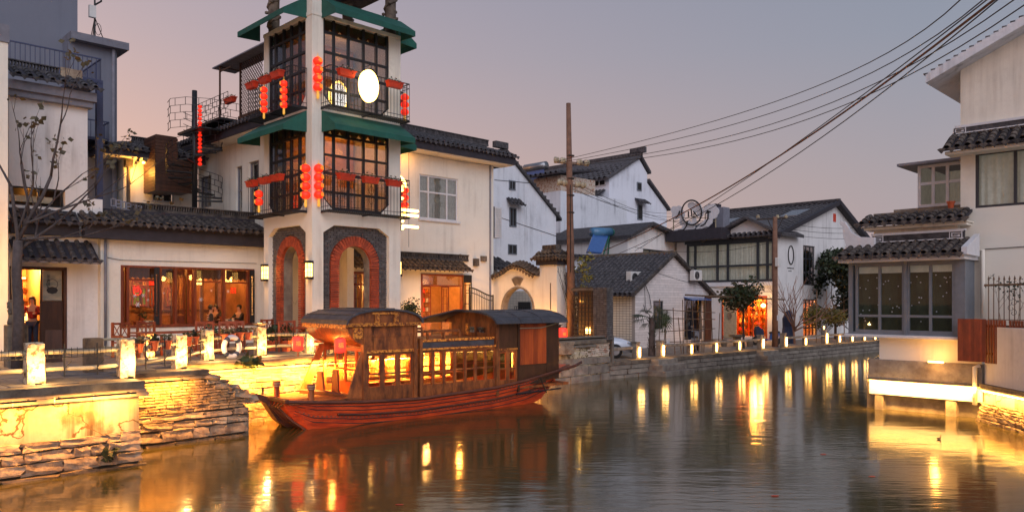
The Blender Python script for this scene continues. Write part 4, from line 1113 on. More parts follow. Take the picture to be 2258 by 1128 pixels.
# narrow doorway seen through the tower arch
fr2 = shopfront(mh, FM, d2[0], d2[1], T + .02, dz_[1]); l_ = MB(); lattice(l_, FM, d2[0] + .08, (d2[0] + d2[1]) / 2 + .1, T + .7, dz_[1] - .1, -.03); l_.box(FM, d2[0] + .08, (d2[0] + d2[1]) / 2 + .1, -.05, .0, T + .05, T + .7); l_.build('door_leaf', 'redwood', mh)
MB().box(LOC, d2[0] - .6, d2[1] + .5, bM + 2.0, bM + 2.1, T, T + 3).build('inner_room', 'wallwarm', mh); lamp('door_lamp', 'POINT', ((d2[0] + d2[1]) / 2, bM + 1.0, T + 2.2), 60, (1, .7, .35), .1, parent=mh)
# warm wash under the eave
MB().box(FM, 4.2, 5.6, .50, .55, zE - .05, zE - .01).build('eave_light', 'warmlight', mh)
lamp('eave_glow', 'AREA', FM(5.6, .5, zE - .08), 26, (1, .60, .25), 3.5, .06, (.3, 0, 0), parent=mh)
lamp('wall_wash', 'AREA', FM(8.2, 1.2, T + .2), 60, (1, .62, .3), 5, .2, (math.pi - .45, 0, 0), parent=mh); MB().box(FM, 6, 10.4, 1.15, 1.25, T, T + .1).build('floor_light', 'iron', mh)


# terrace deck, railing and pergola on the roof, left of the tower
zD = zE + .55
dk = thing('roof_pergola', 'dark iron roof pergola with diamond lattice screen left of the tower', 'pergola', (u0, 6.5, zD))
FP = Face('b', u0 + .15)
s0_, s1_ = sorted((FP.S(531), FP.S(579)))
zb_, zt_ = FP.z(262, s1_), FP.z(150, s1_) + .2
g = MB().box(FP, s0_ - .3, s1_ + .2, -.03, .03, zb_, zb_ + .12).box(FP, s1_, s1_ + .07, -.035, .035, zb_, zt_)
for d in (1, -1):
    k = -10
    for i in range(-16, 30):
        x = s0_ + i * .17; H = zt_ - zb_ - .1
        p = (x, zb_ + .1), (x + d * H, zt_)
        # clip to the screen rectangle
        (xa, za), (xb, zb2) = p
        if xa > xb: (xa, za), (xb, zb2) = (xb, zb2), (xa, za)
        lo, hi = max(xa, s0_), min(xb, s1_)
        if hi - lo < .02: continue
        fz = lambda x_: za + (zb2 - za) * (x_ - xa) / (xb - xa)
        g.tube([(lo, 0, fz(lo)), (hi, 0, fz(hi))], .014, 3, Fr=FP)
g.build('lattice_screen', 'wood', dk)
s2_ = FP.S(507); MB().box(FP, s0_ - 1.2, s2_ + .6, -.5, .5, zt_, zt_ + .05).build('roof', 'greytrim', dk)
MB().box(FP, s2_ - .03, s2_ + .03, .4, .46, zb_ - .2, zt_).box(FP, s2_, s1_, .4, .44, zt_ - .25, zt_ - .2).box(FP, s2_ - .03, s2_ + .03, -.4, .46, zt_ - .05, zt_ - .01).build('post', 'wood', dk)
planter(FP, FP.S(508, .45), .46, FP.z(238, s2_, .4), 'dark red planter trough on the roof terrace railing left of the tower', group='', w_=1.3)
# zigzag railing of roof terrace
def brick_rail(par, pts, z0, z1, rows, mt='iron', step=.42, r=.012):
    """railing of staggered rectangles along 3d polyline of (a,b,dz)"""
    g = MB(); n = len(pts)
    for k in range(rows + 1):
        g.tube([(p[0], p[1], p[2] + z0 + (z1 - z0) * k / rows) for p in pts], r, 4)
    ln = [0]
    for p, q in zip(pts, pts[1:]): ln.append(ln[-1] + math.dist(p[:2], q[:2]))
    def at(s):
        for i in range(n - 1):
            if s <= ln[i + 1] + 1e-6:
                t = (s - ln[i]) / max(1e-6, ln[i + 1] - ln[i]); return [pts[i][j] + (pts[i + 1][j] - pts[i][j]) * t for j in range(3)]
        return pts[-1]
    for k in range(rows):
        s = (k % 2) * step / 2
        while s <= ln[-1]:
            p = at(s); g.tube([(p[0], p[1], p[2] + z0 + (z1 - z0) * k / rows), (p[0], p[1], p[2] + z0 + (z1 - z0) * (k + 1) / rows)], r, 4); s += step
    return g.build('railing', mt, par)
sE = FP.S(436)
dkk = MB().box(FP, s1_, sE, -.6, .9, zb_ - .16, zb_ - .06).build('deck', 'iron', dk)
brick_rail(dk, [FP(s1_ + .1, .5, 0), FP(s2_, .5, 0), FP(sE - .6, .5, 0)], zb_ + .0, zb_ + 1.05, 5)

# spiral stair ------------------------------------------------------------
bS = 8.7; aS = A(429, bS)
zf_ = Z(455, aS, bS); ztp = Z(200, aS, bS)
ss = thing('spiral_staircase', 'black iron spiral staircase winding round a tall pole on the roof', 'staircase', (aS, bS, zf_))
MB().tube([(aS, bS, zf_ - .1), (aS, bS, ztp)], .10, 10).build('pole', 'iron', ss, smooth=True)
zdk = Z(290, aS, bS); R_ = 1.05; nst = 15; turns = 1.35
tm = MB().add([(0, -.02, 0), (R_, -.16, 0), (R_, .16, 0), (0, .02, 0), (0, -.02, .05), (R_, -.16, .05), (R_, .16, .05), (0, .02, .05)], [(0, 1, 2, 3), (7, 6, 5, 4), (0, 4, 5, 1), (1, 5, 6, 2), (2, 6, 7, 3), (3, 7, 4, 0)])
tmb = MB(); tmb.add([(0, -.02, 0), (R_, -.16, 0), (R_, .16, 0), (0, .02, 0), (0, -.02, .05), (R_, -.16, .05), (R_, .16, .05), (0, .02, .05)], [(0, 1, 2, 3), (7, 6, 5, 4), (0, 4, 5, 1), (1, 5, 6, 2), (2, 6, 7, 3), (3, 7, 4, 0)])
trm = tmb.mesh('tread', 'iron'); a0_ = -.6
for i in range(nst):
    t = a0_ + i / nst * turns * 2 * math.pi; put('tread', trm, ss, Tr(aS, bS, zf_ + .2 + (zdk - zf_ - .2) * i / nst) @ Rz(t))
hel = [(aS + R_ * math.cos(a0_ + i / 40 * turns * 2 * math.pi), bS + R_ * math.sin(a0_ + i / 40 * turns * 2 * math.pi), zf_ + .2 + (zdk - zf_ - .2) * i / 40) for i in range(41)]
brick_rail(ss, hel, 0, .95, 4, step=.5)
MB().bx((aS + 1.0, bS - .2, zdk), (2.4, 1.6, .06)).build('landing', 'iron', ss)
brick_rail(ss, [(aS + 1.5, bS - 1.05, zdk), (aS + .2, bS - 1.1, zdk), (aS - .6, bS - .7, zdk), (aS - .95, bS, zdk), (aS - .8, bS + .7, zdk)], 0, 1.15, 4, step=.5)
s_ = thing('lantern_string', 'long string of tiny red lanterns on the spiral staircase pole', 'lantern', (aS, bS, zdk))
for k in range(15):
    put('lantern', lm, s_, Tr(aS + .15, bS - .16, Z(235, aS, bS) - k * .165) @ Sc(.52, .52, .55))

# small rear house with wood clad box -------------------------------------------
bN = 11.6; FN = Face('a', bN); aN0, aN1 = FN.S(272), FN.S(436)
rh = thing('rear_house', 'small cream rear house with lit eave behind the restaurant roof', 'house', (aN0, bN, T))
zN = FN.z(354, aN0 + .5)
hw = (FN.S(336), FN.S(384), FN.z(452, aN1), FN.z(424, aN1))
mb = wall(FN, aN0, aN1, T, zN, [hw], .2); mb.box(Face('b', aN0), bN + .2, bN + 7, -.2, 0, T, zN).build('wall', 'cream', rh)
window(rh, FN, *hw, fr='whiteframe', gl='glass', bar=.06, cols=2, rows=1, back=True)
MB().box(FN, aN0 - 1.1, aN1, 0, .8, zN - .0, zN + .05).box(Face('b', aN0), bN - .5, bN + 7, -.1, 1.0, zN + .003, zN + .053).build('soffit', 'cream', rh)
MB().box(FN, aN0 - 1.12, aN1, .72, .84, zN + .02, zN + .32).box(Face('b', aN0), bN - .84, bN + 7, 1.0, 1.12, zN + .02, zN + .32).build('fascia', 'fascia', rh)
roof_slope(rh, FN, aN0 - 1.1, aN1, .95, zN + .32, -1.0, zN + .95, 'tiled', pitch=.28, clip=lambda t: (aN0 - 1.1 + t * 2, aN1))
roof_slope(rh, Face('b', aN0), bN - .9, bN + 7, 1.2, zN + .32, -.8, zN + .95, 'tiled', pitch=.28, single=False, clip=lambda t: (bN - .9 + t * 2, bN + 7))
ridge(rh, FN, aN0 + .6, aN1, -.9, zN + .92, .22)
sdp = FN.S(284, .3); MB().tube([(sdp, .25, zN - .1), (sdp, .25, T + 3)], .075, 8, Fr=FN).box(FN, sdp - .14, sdp + .14, .12, .38, zN - .35, zN - .05).build('downpipe', 'ledge', rh)
lamp('eave_lamp', 'POINT', FN(aN0 + .3, .45, zN - .5), 34, (1, .62, .20), .15, parent=rh); MB().bx(FN(aN0 + .9, .3, zN - .1), (.5, .12, .08)).build('eave_light', 'warmlight', rh)
wb = thing('wood_box', 'tall box clad in brown planks on the roof beside the spiral stair', 'plant housing', (FN.S(335), bN - 1.2, zf_))
FB = Face('a', bN - 1.5); x0, x1, x2 = FB.S(343), FB.S(392), FB.S(424)
zt3, zt4, zbx = FB.z(294, x0), FB.z(350, x1), FB.z(420, x0)
MB().box(FB, x0 + .03, x1 - .03, -1.3, -.03, zbx, zt3 - .02).box(FB, x1 - .03, x2 - .03, -1.2, -.03, zbx + .05, zt4).build('core', 'wood', wb)
plk = MB().bx((0, 0, 0), (1, 1, 1)).mesh('plank', 'wood', bevel=.04); PP = Pieces('plank', wb)
n_ = int((zt3 - zbx) / .14)
for i in range(n_):
    z = zbx + .07 + i * .14
    xe = x1 if z > zt4 else x2
    PP.add(plk, Tr(*FB((x0 + xe) / 2, 0, z)) @ Sc(xe - x0, .03, .13 + rnd.uniform(-.006, 0)))
    PP.add(plk, Tr(x0, bN - 1.5 + .65, z) @ Sc(.03, 1.28, .13))
PP.done()

# ================================================================== restaurant
bR = 5.8; FRS = Face('a', bR); aR0 = FRS.S(222)
rs = thing('restaurant', 'cream single storey restaurant with dark tiled eave and wide lit window', 'restaurant', (aR0, bR, T))
wo_ = (FRS.S(266), FRS.S(560), FRS.z(723, FRS.S(266)), FRS.z(584, FRS.S(266)))
zF0 = FRS.z(526, FRS.S(228), .3)
mb = wall(FRS, aR0, u0, T - .1, zF0 + .02, [wo_], .22)
mb.box(Face('b', aR0), bR + .22, 11, -.2, 0, T - .1, zF0 + .02)
mb.build('wall', 'cream', rs)
sF = FRS.S(190, .5)
MB().box(FRS, sF, u0 - .01, 0, .38, zF0, zF0 + .50).box(FRS, sF - .03, u0 - .01, .0, .44, zF0 + .38, zF0 + .50).build('fascia', 'fascia', rs)
roof_slope(rs, FRS, sF - .05, u0 - .0, .62, zF0 + .53, -.75, zF0 + 1.02, 'tile', pitch=.285)
MB().box(FRS, sF + .6, u0, -.85, -.68, zF0 + .9, zF0 + 1.12).build('ridge_base', 'fascia', rs); ridge(rs, FRS, FRS.S(285, -.8), u0, -.77, zF0 + 1.12, .26, 'tile')
MB().box(LOC, aR0, u0 + .0, bR + .9, 12.5, zF0 + .75, zF0 + .95).build('flat_roof', 'concrete', rs)
sc2 = MB(); sa = FRS.S(250, -.7)
for i in range(6):
    c = (sa + i * .17, zF0 + 1.35 - i * .035); sc2.ring(FRS, [(c[0] + x * .09, c[1] + z * .14) for x, z in ((-1, -1), (1, -1), (1, 1), (-1, 1))], [(c[0] + x * .055, c[1] + z * .10) for x, z in ((-1, -1), (1, -1), (1, 1), (-1, 1))], -.75, -.70)
    if i % 2: sc2.box(FRS, c[0] - .09, c[0] + .09, -.75, -.70, c[1] - .02, c[1] + .02)
sc2.build('fret_ornament', 'greytrim', rs)
# window front: dark red frame, mullions, transoms, lattice leaves
s0, s1, z0, z1 = wo_; Wd = s1 - s0; ztr = FRS.z(618, s0)
mu = [FRS.S(p, -.1) for p in (266, 279, 352, 385, 412, 428, 491, 497, 547)]
g = MB().box(FRS, s0, s1, -.15, .04, z1 - .07, z1).box(FRS, s0, s1, -.15, .04, z0, z0 + .09)
for p in (266, 279, 351, 385, 428, 492, 546): q = FRS.S(p); g.box(FRS, q, q + .08, -.16, .03, z0 + .09, z1 - .07)
g.box(FRS, FRS.S(281), FRS.S(340), -.12, -.04, ztr, ztr + .07).box(FRS, FRS.S(430), FRS.S(488), -.12, -.04, ztr - .02, ztr + .04).box(FRS, FRS.S(499), FRS.S(545), -.12, -.04, ztr - .04, ztr + .02)
wf = g.build('window_frame', 'redwood', rs)
for p, q in ((281, 351), (355, 385), (388, 428), (431, 491), (496, 546)): pane(wf, FRS, FRS.S(p) + .07, FRS.S(q) + .005, z0 + .09, z1 - .07, -.10, 'glasswarm')
for p, q, n in ((340, 351, .12), (388, 407, -.32), (413, 426, -.34), (551, 561, .14)):
    l_ = MB(); lattice(l_, FRS, FRS.S(p, n), FRS.S(q, n), z0 + .35, z1 - .25, n, w_=.022); l_.box(FRS, FRS.S(p, n), FRS.S(q, n), n - .02, n + .02, z0 + .1, z0 + .35).box(FRS, FRS.S(p, n), FRS.S(q, n), n - .02, n + .02, z1 - .25, z1 - .05); l_.build('lattice_leaf', 'redwood' if n < 0 else 'iron', rs)
l_ = MB(); lattice(l_, FRS, FRS.S(268), FRS.S(278), z0 + .3, z1 - .2, -.2); l_.build('lattice_leaf', 'redwood', rs)
pm = MB()
for (p, q) in ((281, 340), (355, 385), (430, 488), (499, 545)):
    x0, x1 = FRS.S(p, -.2), FRS.S(q, -.2); k = 5
    for i in range(k):
        a_, b_ = x0 + (x1 - x0) * i / k, x0 + (x1 - x0) * (i + 1) / k
        pm.prism(FRS, [(a_, z1 - .07), (b_, z1 - .07), (b_, z1 - .38), ((a_ + b_) / 2, z1 - .46), (a_, z1 - .38)], -.23, -.22)
pm.build('valance', 'wood', rs)
# room
FI = Face('a', bR + 3.4)
MB().box(FI, aR0 + .25, u0, -.1, 0, T, zF0 + .4).box(LOC, aR0 + .25, aR0 + .35, bR + .25, bR + 3.4, T, zF0 + .4).box(LOC, u0 - .15, u0 - .05, bR + .25, bR + 3.4, T, zF0 + .4).box(LOC, aR0 + .35, u0 - .15, bR + .25, bR + 3.4, zF0 + .4, zF0 + .5).build('inner_room', mat('inner_wood_wall', (.30, .12, .05), .7, .6, 2), rs)
def ip(p, y): s = FI.S(p); return s, FI.z(y, s)
colors = {'green_panel': (.16, .34, .03), 'cream_panel': (.75, .55, .22), 'red_panel': (.85, .02, .015), 'blue_panel': (.12, .17, .18)}
for nm, c in colors.items(): mat(nm, c, .6, .1, 4); M[nm] = MATS[nm]
for p0, p1, y0, y1, c in ((290, 322, 618, 630, 'cream_panel'), (290, 322, 632, 674, 'green_panel'), (328, 338, 618, 629, 'red_panel'), (328, 338, 632, 674, 'blue_panel'), (366, 384, 633, 674, 'cream_panel'), (524, 539, 622, 656, 'red_panel'), (508, 538, 612, 712, 'cream_panel'), (440, 480, 640, 690, 'inner_wood_wall')):
    if c == 'inner_wood_wall': continue
    x0, zt = ip(p0, y0); x1, zb = ip(p1, y1); o = MB().box(FI, x0, x1, .0, .03 if c != 'red_panel' else .06, zb, zt).build('wall_panel', c, rs)
    if c in ('green_panel', 'cream_panel', 'blue_panel') and p1 - p0 < 34:
        l2 = MB(); lattice(l2, FI, x0, x1, zb, zt, .06, w_=.02); l2.build('panel_lattice', 'redwood', o)
for i in range(9): x = s0 + (s1 - s0) * i / 8; MB().box(FI, x - .05, x + .05, .0, .07, T, zF0 + .4).build('wall_post', 'wood', rs)
MB().box(FI, s0, u0 - .2, .0, .05, z1 - .25, z1 + .1).box(FI, s0, u0 - .2, .0, .04, z0 + .5, z0 + .58).build('wall_rail', 'wood', rs)
rg_ = MB()
for p, y, in ((300, 642),): 
    s, z = ip(p, y)
    rg_.ring(FI, [(s + .16 * math.cos(t * .4), z + .16 * math.sin(t * .4)) for t in range(16)], [(s + .12 * math.cos(t * .4), z + .12 * math.sin(t * .4)) for t in range(16)], .10, .13)
rg_.build('paper_cut', 'red_panel', rs)
cf = text_mesh('囍', .26, 'lantern'); 
for p, y in ((300, 638), (514, 641)): s = FRS.S(p, -.15); put('paper_cut', cf, rs, Tr(*FRS(s, -.14, FRS.z(y, s))) @ FRS.basis() @ Rx(math.pi / 2))
# snowflake stickers on the glass
snow = MB()
for k in range(3): t = k * math.pi / 3; snow.tube([(-.07 * math.cos(t), 0, -.07 * math.sin(t)), (.07 * math.cos(t), 0, .07 * math.sin(t))], .011, 3)
snm = snow.mesh('snowflake', 'whiteframe')
for p, y, k in ((297, 652, 1), (316, 651, 1), (304, 671, 1.3), (328, 640, .7), (326, 661, .7), (443, 660, 1.2), (361, 646, .6), (466, 640, .6), (503, 642, .8)): s = FRS.S(p, -.08); put('snowflake', snm, rs, Tr(*FRS(s, -.075, FRS.z(y, s))) @ Sc(k, 1, k))
lamp('dining_lamp', 'POINT', (s0 + 1.4, bR + 1.8, zF0 - .3), 130, (1, .66, .3), .2, parent=rs); lamp('dining_lamp', 'POINT', (s0 + 4.2, bR + 1.8, zF0 - .3), 60, (1, .5, .18), .2, parent=rs); lamp('dining_lamp', 'POINT', (u0 - 1.0, bR + 1.9, zF0 - .3), 120, (1, .72, .36), .2, parent=rs)
for i, (p, y, sz) in enumerate(((436, 612, .15), (503, 608, .14))):
    s = FRS.S(p, -.6); z = FRS.z(y, s, -.6); t = thing('hanging_lantern', 'lit boxy paper lantern hanging in the restaurant window, ' + ('over the striped shirt diner' if i == 0 else 'over the black clad diner'), 'lantern', FRS(s, -.6, z))
    MB().bx(FRS(s, -.6, z), (.22, .22, .52)).build('shade', 'paperlight', t); g = MB()
    for dx in (-.11, 0, .11): g.bx(FRS(s + dx, -.48, z), (.015, .01, .56))
    for dz in (-.27, -.1, .08, .27): g.bx(FRS(s, -.6, z + dz), (.26, .26, .015))
    g.bx(FRS(s, -.6, z + .5), (.01, .01, .5)); g.build('cage', 'redwood', t)

# ================================================================== shop and the buildings far left
bS_ = 6.1; FSh = Face('a', bS_); aS0 = FSh.S(19); aS1 = aR0 + .15
sp2 = thing('shop_house', 'white shop house with tiled eaves, blue roof railing and open lit doorway', 'shop', (aS0, bS_, T))
do = (FSh.S(21), FSh.S(147), T + .02, FSh.z(586, FSh.S(21)))
zs1 = FSh.z(572, FSh.S(120, .5), .5); zmid = FSh.z(520, aS0)
mw = (FSh.S(20), FSh.S(144), FSh.z(450, aS0), FSh.z(408, aS0)); zcor = FSh.z(240, FSh.S(190))
mb = wall(FSh, aS0, aS1, T - .1, FSh.z(440, aS1), [do, mw], .22)
aU = FSh.S(193); mb2 = wall(FSh, aS0, aU, FSh.z(440, aS1) + .001, zcor, [mw], .22, mb)
mb.box(FaceR('b', aU), bS_ + .22, 12, -.2, 0, zmid, zcor).build('wall', 'white', sp2)
MB().box(FSh, aS0, mw[1], -.9, -.6, mw[2] - .2, mw[3] + .2).build('dark_backing', 'dark', sp2)
MB().box(FSh, mw[0], mw[1], -.12, -.05, mw[3] - .05, mw[3]).box(FSh, mw[0], mw[1], -.12, -.05, mw[2], mw[2] + .05).box(FSh, (mw[0] + mw[1]) / 2, (mw[0] + mw[1]) / 2 + .05, -.12, -.05, mw[2], mw[3]).build('strip_window_frame', 'iron', sp2)
MB().box(FSh, mw[1] - 1.6, mw[1] - .3, -.5, -.3, mw[2] + .15, mw[2] + .35).build('shelf', 'bamboo', sp2)
lamp('attic_lamp', 'POINT', (mw[1] - 1, bS_ + .45, mw[3] - .1), 5, (1, .5, .15), .1, parent=sp2)
roof_slope(sp2, FSh, aS0, FSh.S(213, .6), .95, zs1, .02, FSh.z(530, aS0) + .05, 'tiled', pitch=.30)
MB().box(FSh, aS0, FSh.S(213, .6), .78, .92, zs1 - .12, zs1 - .075).build('eave_board', 'greytrim', sp2)
zf2 = FSh.z(520, aS0 + 1); MB().box(FSh, aS0, sF - .06, 0, .30, zf2 + .02, zf2 + .42).build('fascia', 'fascia', sp2)
roof_slope(sp2, FSh, aS0, sF - .1, .5, zf2 + .45, .02, zf2 + .85, 'tiled', pitch=.3)
MB().box(FSh, aS0 - .2, aU + .12, -.1, .22, zcor - .0, zcor + .30).box(FSh, aS0 - .2, aU + .20, -.1, .32, zcor + .20, zcor + .50).build('cornice', 'greytrim', sp2, bevel=.01)
roof_slope(sp2, FSh, aS0, aU + .25, .55, zcor + .62, -.2, zcor + 1.0, 'tiled', pitch=.3)
ridge(sp2, FSh, aS0, aU - .8, -.25, zcor + .98, .24); MB().box(FSh, aU - .75, aU - .1, -.28, -.2, zcor + .95, zcor + 1.3).build('fret_ornament', 'stone', sp2)
MB().box(LOC, aS0, aU, bS_ + .3, 12, zcor + .5, zcor + .6).build('flat_roof', 'concrete', sp2)
FRl = Face('a', bS_ + .9); x0, x1 = FRl.S(22), FRl.S(222)
railing(sp2, FRl, [(x0, 0), (x1, 0), (x1, -3.0)], FRl.z(178, x1), FRl.z(140, x1) + .15, .14, .014, .03, 'navy', 'roof_railing')
MB().box(FRl, x1 - .15, x1 + .05, -.1, .1, zmid, FRl.z(185, x1)).box(FRl, x1 - .8, x1 + .05, -2.8, .1, FRl.z(185, x1) - .02, FRl.z(185, x1) + .1).build('steel_post', 'navy', sp2)
# doorway of the shop
g = MB().box(FSh, do[0], do[0] + .08, -.18, .03, do[2], do[3]).box(FSh, do[1] - .09, do[1], -.18, .03, do[2], do[3]).box(FSh, do[0], do[1], -.18, .03, do[3] - .1, do[3] - .002).build('door_frame', 'wood', sp2)
xm = FSh.S(90); FD = FSh
zr_ = FSh.z(668, xm)
MB().box(FD, xm, do[1] - .1, -.14, -.06, do[2], zr_).box(FD, xm, xm + .06, -.14, -.06, zr_, do[3] - .1).box(FD, xm, do[1] - .1, -.14, -.06, zr_, zr_ + .06).build('door_leaf', 'wood', sp2)
pr = MB().box(FD, xm + .08, do[1] - .12, -.11, -.10, zr_ + .08, do[3] - .12).build('glass_print', mat('pale_landscape_print', (.42, .36, .26), .5, .6, 1.6, col2=(.16, .18, .16), stretch=(1, 1, 2.4)), sp2)
mb = MB(); ck = [xm + .32, zr_ + .62]
mb.ring(FD, [(xm + .35 + .17 * math.cos(t * .524), zr_ + .62 + .17 * math.sin(t * .524)) for t in range(12)], [(xm + .35 + .155 * math.cos(t * .524), zr_ + .62 + .155 * math.sin(t * .524)) for t in range(12)], -.098, -.094)
mb.prism(FD, [(xm + .35 + .17 * math.cos(t * .785), zr_ + .42 + .12 * math.sin(t * .785)) for t in range(8)], -.098, -.094); mb.build('teapot_print', 'iron', pr)
tp = text_mesh('茶\n香\n清\n心', .12, 'iron'); put('lettering', tp, pr, Tr(*FD(xm + .24, -.094, do[3] - .5)) @ Rx(math.pi / 2))
# lit shop room with shelves
MB().box(LOC, do[0] - .3, do[1] + .5, bS_ + 2.3, bS_ + 2.4, T, T + 3.3).box(LOC, xm + .1, xm + .16, bS_ + .3, bS_ + 2.3, T, T + 3.3).box(LOC, do[0] - .3, do[0] - .2, bS_ + .3, bS_ + 2.3, T, T + 3.3).box(LOC, do[0] - .2, xm + .1, bS_ + .3, bS_ + 2.3, T + 3.0, T + 3.1).build('inner_room', 'wallwarm', sp2)
shl = MB()
for k in range(7): shl.box(LOC, do[0] - .15, xm + .05, bS_ + 1.95, bS_ + 2.28, T + .5 + k * .38, T + .54 + k * .38)
shl.build('shelf', 'orangewood', sp2)
for k in range(6):
    for j in range(7):
        x = do[0] + .02 + j * .26
        if x < xm - .1 and rnd.random() < .8:
            MB().bx((x, bS_ + 2.1, T + .54 + k * .38 + .1), (.14, .12, .2)).build('box', rnd.choice(('cream_panel', 'red_panel', 'gilt', 'whiteframe')), sp2)
MB().box(LOC, do[0] - .1, xm, bS_ + 1.93, bS_ + 1.97, do[3] - .35, do[3] - .30).build('strip_light', 'warmlight', sp2)
lamp('shop_lamp', 'POINT', ((do[0] + xm) / 2, bS_ + 1.0, T + 2.6), 150, (1, .72, .36), .12, parent=sp2)
ct = MB().bx((xm - .45, bS_ + .9, T + .45), (.8, .5, .9)).build('counter', 'redwood', sp2); MB().bx((xm - .35, bS_ + .62, T + 1.05), (.5, .08, .3)).build('display_case', 'paperlight', sp2)
# edge pilaster at the left border
FE_ = Face('a', 3.2); pe = FE_.S(17.5)
ep = thing('corner_building', 'cream wall edge of the building cut by the left border', 'building', (pe - 1, 3.2, T))
MB().box(FE_, pe - 5, pe, -8, 0, T - .1, FE_.z(95, pe)).build('wall', 'cream', ep); MB().box(FE_, pe - 5, pe + .03, -8, .04, FE_.z(95, pe) + .002, FE_.z(56, pe)).build('parapet', 'greytrim', ep)
sx = FE_.S(10, .1)
lamp('wall_wash', 'POINT', (pe - 1.2, 1.3, T + 2.2), 170, (1, .62, .22), .2, parent=ep); MB().bx((pe - 1.2, 1.3, T + .3), (.12, .12, .6)).build('floodlight', 'iron', ep)
# tall grey building behind
bG = 13; FG = Face('a', bG); g0, g1, g2 = FG.S(-200), FG.S(171), FG.S(258)
gb_ = thing('grey_building', 'tall plain grey building rising behind the white shop house', 'building', (g1, bG, T))
MB().box(FG, g0, g1, -9, 0, T, FG.z(-120, g1)).build('wall', 'greyblue', gb_)
bG2 = 12.2; FG2 = Face('a', bG2); g1b, g2b = FG2.S(150), FG2.S(258)
gb2 = thing('grey_annex', 'grey annex with thin overhanging roof slab and downpipe behind the shop house', 'building', (g1b, bG2, T))
zsl = FG2.z(112, g2b); MB().box(FG2, g1b, g2b, -8, 0, T, zsl).build('wall', 'greyblue', gb2); MB().box(FG2, g1b, g2b + .35, -8, .4, zsl + .002, zsl + .3).build('roof_slab', 'greytrim', gb2)
sd = FG2.S(250, .1); MB().tube([(sd, .12, zsl - .02), (sd, .12, T + 3)], .07, 8, Fr=FG2).build('downpipe', 'greytrim', gb2)
FG3 = Face('a', bG2 - 1.3); x0, x1 = FG3.S(190), FG3.S(240); railing(gb2, FG3, [(x0, 0), (x1, 0), (x1, -1.3)], FG3.z(308, x1), FG3.z(270, x1), .15, .014, .03, 'navy', 'balcony_railing'); MB().box(FG3, x0, x1, -1.3, 0, FG3.z(312, x1), FG3.z(306, x1)).build('balcony_floor', 'navy', gb2)
# antenna
sa_ = FG2.S(226, .0); an = thing('antenna_mast', 'thin antenna mast with grey box on tripod on the annex roof', 'antenna', FG2(sa_, -1, zsl + .3))
z0_ = zsl + .3; b_ = bG2 + 1; MB().tube([(sa_, b_, z0_), (sa_, b_, z0_ + 3.6)], .035, 6).tube([(sa_ + .25, b_, z0_ + 2.2), (sa_ + .28, b_, z0_ + 3.6)], .06, 8).tube([(sa_ + .02, b_, z0_ + 1.75), (sa_ + .25, b_, z0_ + 1.95), (sa_ + .25, b_, z0_ + 2.3)], .04, 6).build('mast', 'iron', an)
MB().tube([(sa_ - .25, b_ - .2, z0_), (sa_, b_, z0_ + 1.2)], .02, 4).tube([(sa_ + .4, b_ - .2, z0_), (sa_, b_, z0_ + 1.2)], .02, 4).tube([(sa_, b_ + .4, z0_), (sa_, b_, z0_ + 1.2)], .02, 4).build('tripod', 'barkdark', an)
MB().bx((sa_ - .12, b_ - .08, z0_ + 1.4), (.26, .16, .5)).build('control_box', 'acwhite', an)
cb = MB().tube([(sa_ + .1 + .12 * math.cos(t * .7), b_ - .12, z0_ + .7 + .25 * math.sin(t * .7)) for t in range(10)], .012, 4).build('cable_loop', 'wirem', an)
# pipes and cables on the plain walls
MB().tube([(aR0 + .12, .08, T), (aR0 + .12, .08, zF0 - .02)], .045, 8, Fr=FRS).build('downpipe', 'greytrim', rs, smooth=True)
MB().tube([(wo_[1] + .1, .02, z1 + .22), (wo_[0], .03, z1 + .17), (aR0 + .2, .02, z1 + .24)], .010, 4, Fr=FRS).build('wall_cable', 'wirem', rs)
MB().tube([(aM - .05, .02, wz[1] + .9), (aM - 2, .04, wz[1] + .82), (wx[0] - .6, .02, wz[1] + .86), (wx[0] - .6, .02, zW + .9)], .010, 4, Fr=FM).tube([(aM - .25, .05, T), (aM - .25, .05, zE)], .045, 7, Fr=FM).build('wall_cable_and_pipe', 'greytrim', mh)
MB().bx(FM(aM - 1.2, .1, T + 3.4), (.26, .16, .34)).build('junction_box', 'ledge', mh)
# ================================================================== moon gate
mg = thing('moon_gate', 'cream garden wall with round moon gate, fan plaque and arched tile coping', 'gate', (aM, 2.5, T))
FG_ = Face('b', aM)
bl, br = bM, FG_.S(1190); co = sorted((FG_.S(1106), FG_.S(1178))); cs = sum(co) / 2; rg = (co[1] - co[0]) / 2
zcn = FG_.z(632, cs) - rg * 1.0
ze1, zpk = FG_.z(612, bl), FG_.z(588, cs)
def topz(s): 
    u = abs(s - cs) / (rg * 1.45); return ze1 + (zpk - ze1) * (math.cos(min(1, u) * math.pi) * .5 + .5)
mb = MB(); K = 44; th_ = .32
ss_ = [br + (bl - br) * i / K for i in range(K + 1)]
for p, q in zip(ss_, ss_[1:]):
    m_ = (p + q) / 2; segs = [(T - .1, None)]
    def circ(s): 
        d = abs(s - cs); return math.sqrt(max(0, rg * rg - d * d)) if d < rg else None
    cp, cq = circ(p), circ(q)
    if cp is not None or cq is not None:
        cp, cq = cp or 0, cq or 0
        mb.prism(FG_, [(p, zcn + cp), (q, zcn + cq), (q, topz(q)), (p, topz(p))], 0, -th_)
        if zcn - max(cp, cq) > T: mb.prism(FG_, [(p, T - .1), (q, T - .1), (q, max(T - .05, zcn - cq)), (p, max(T - .05, zcn - cp))], 0, -th_)
    else: mb.prism(FG_, [(p, T - .1), (q, T - .1), (q, topz(q)), (p, topz(p))], 0, -th_)
mb.build('wall', 'cream', mg)
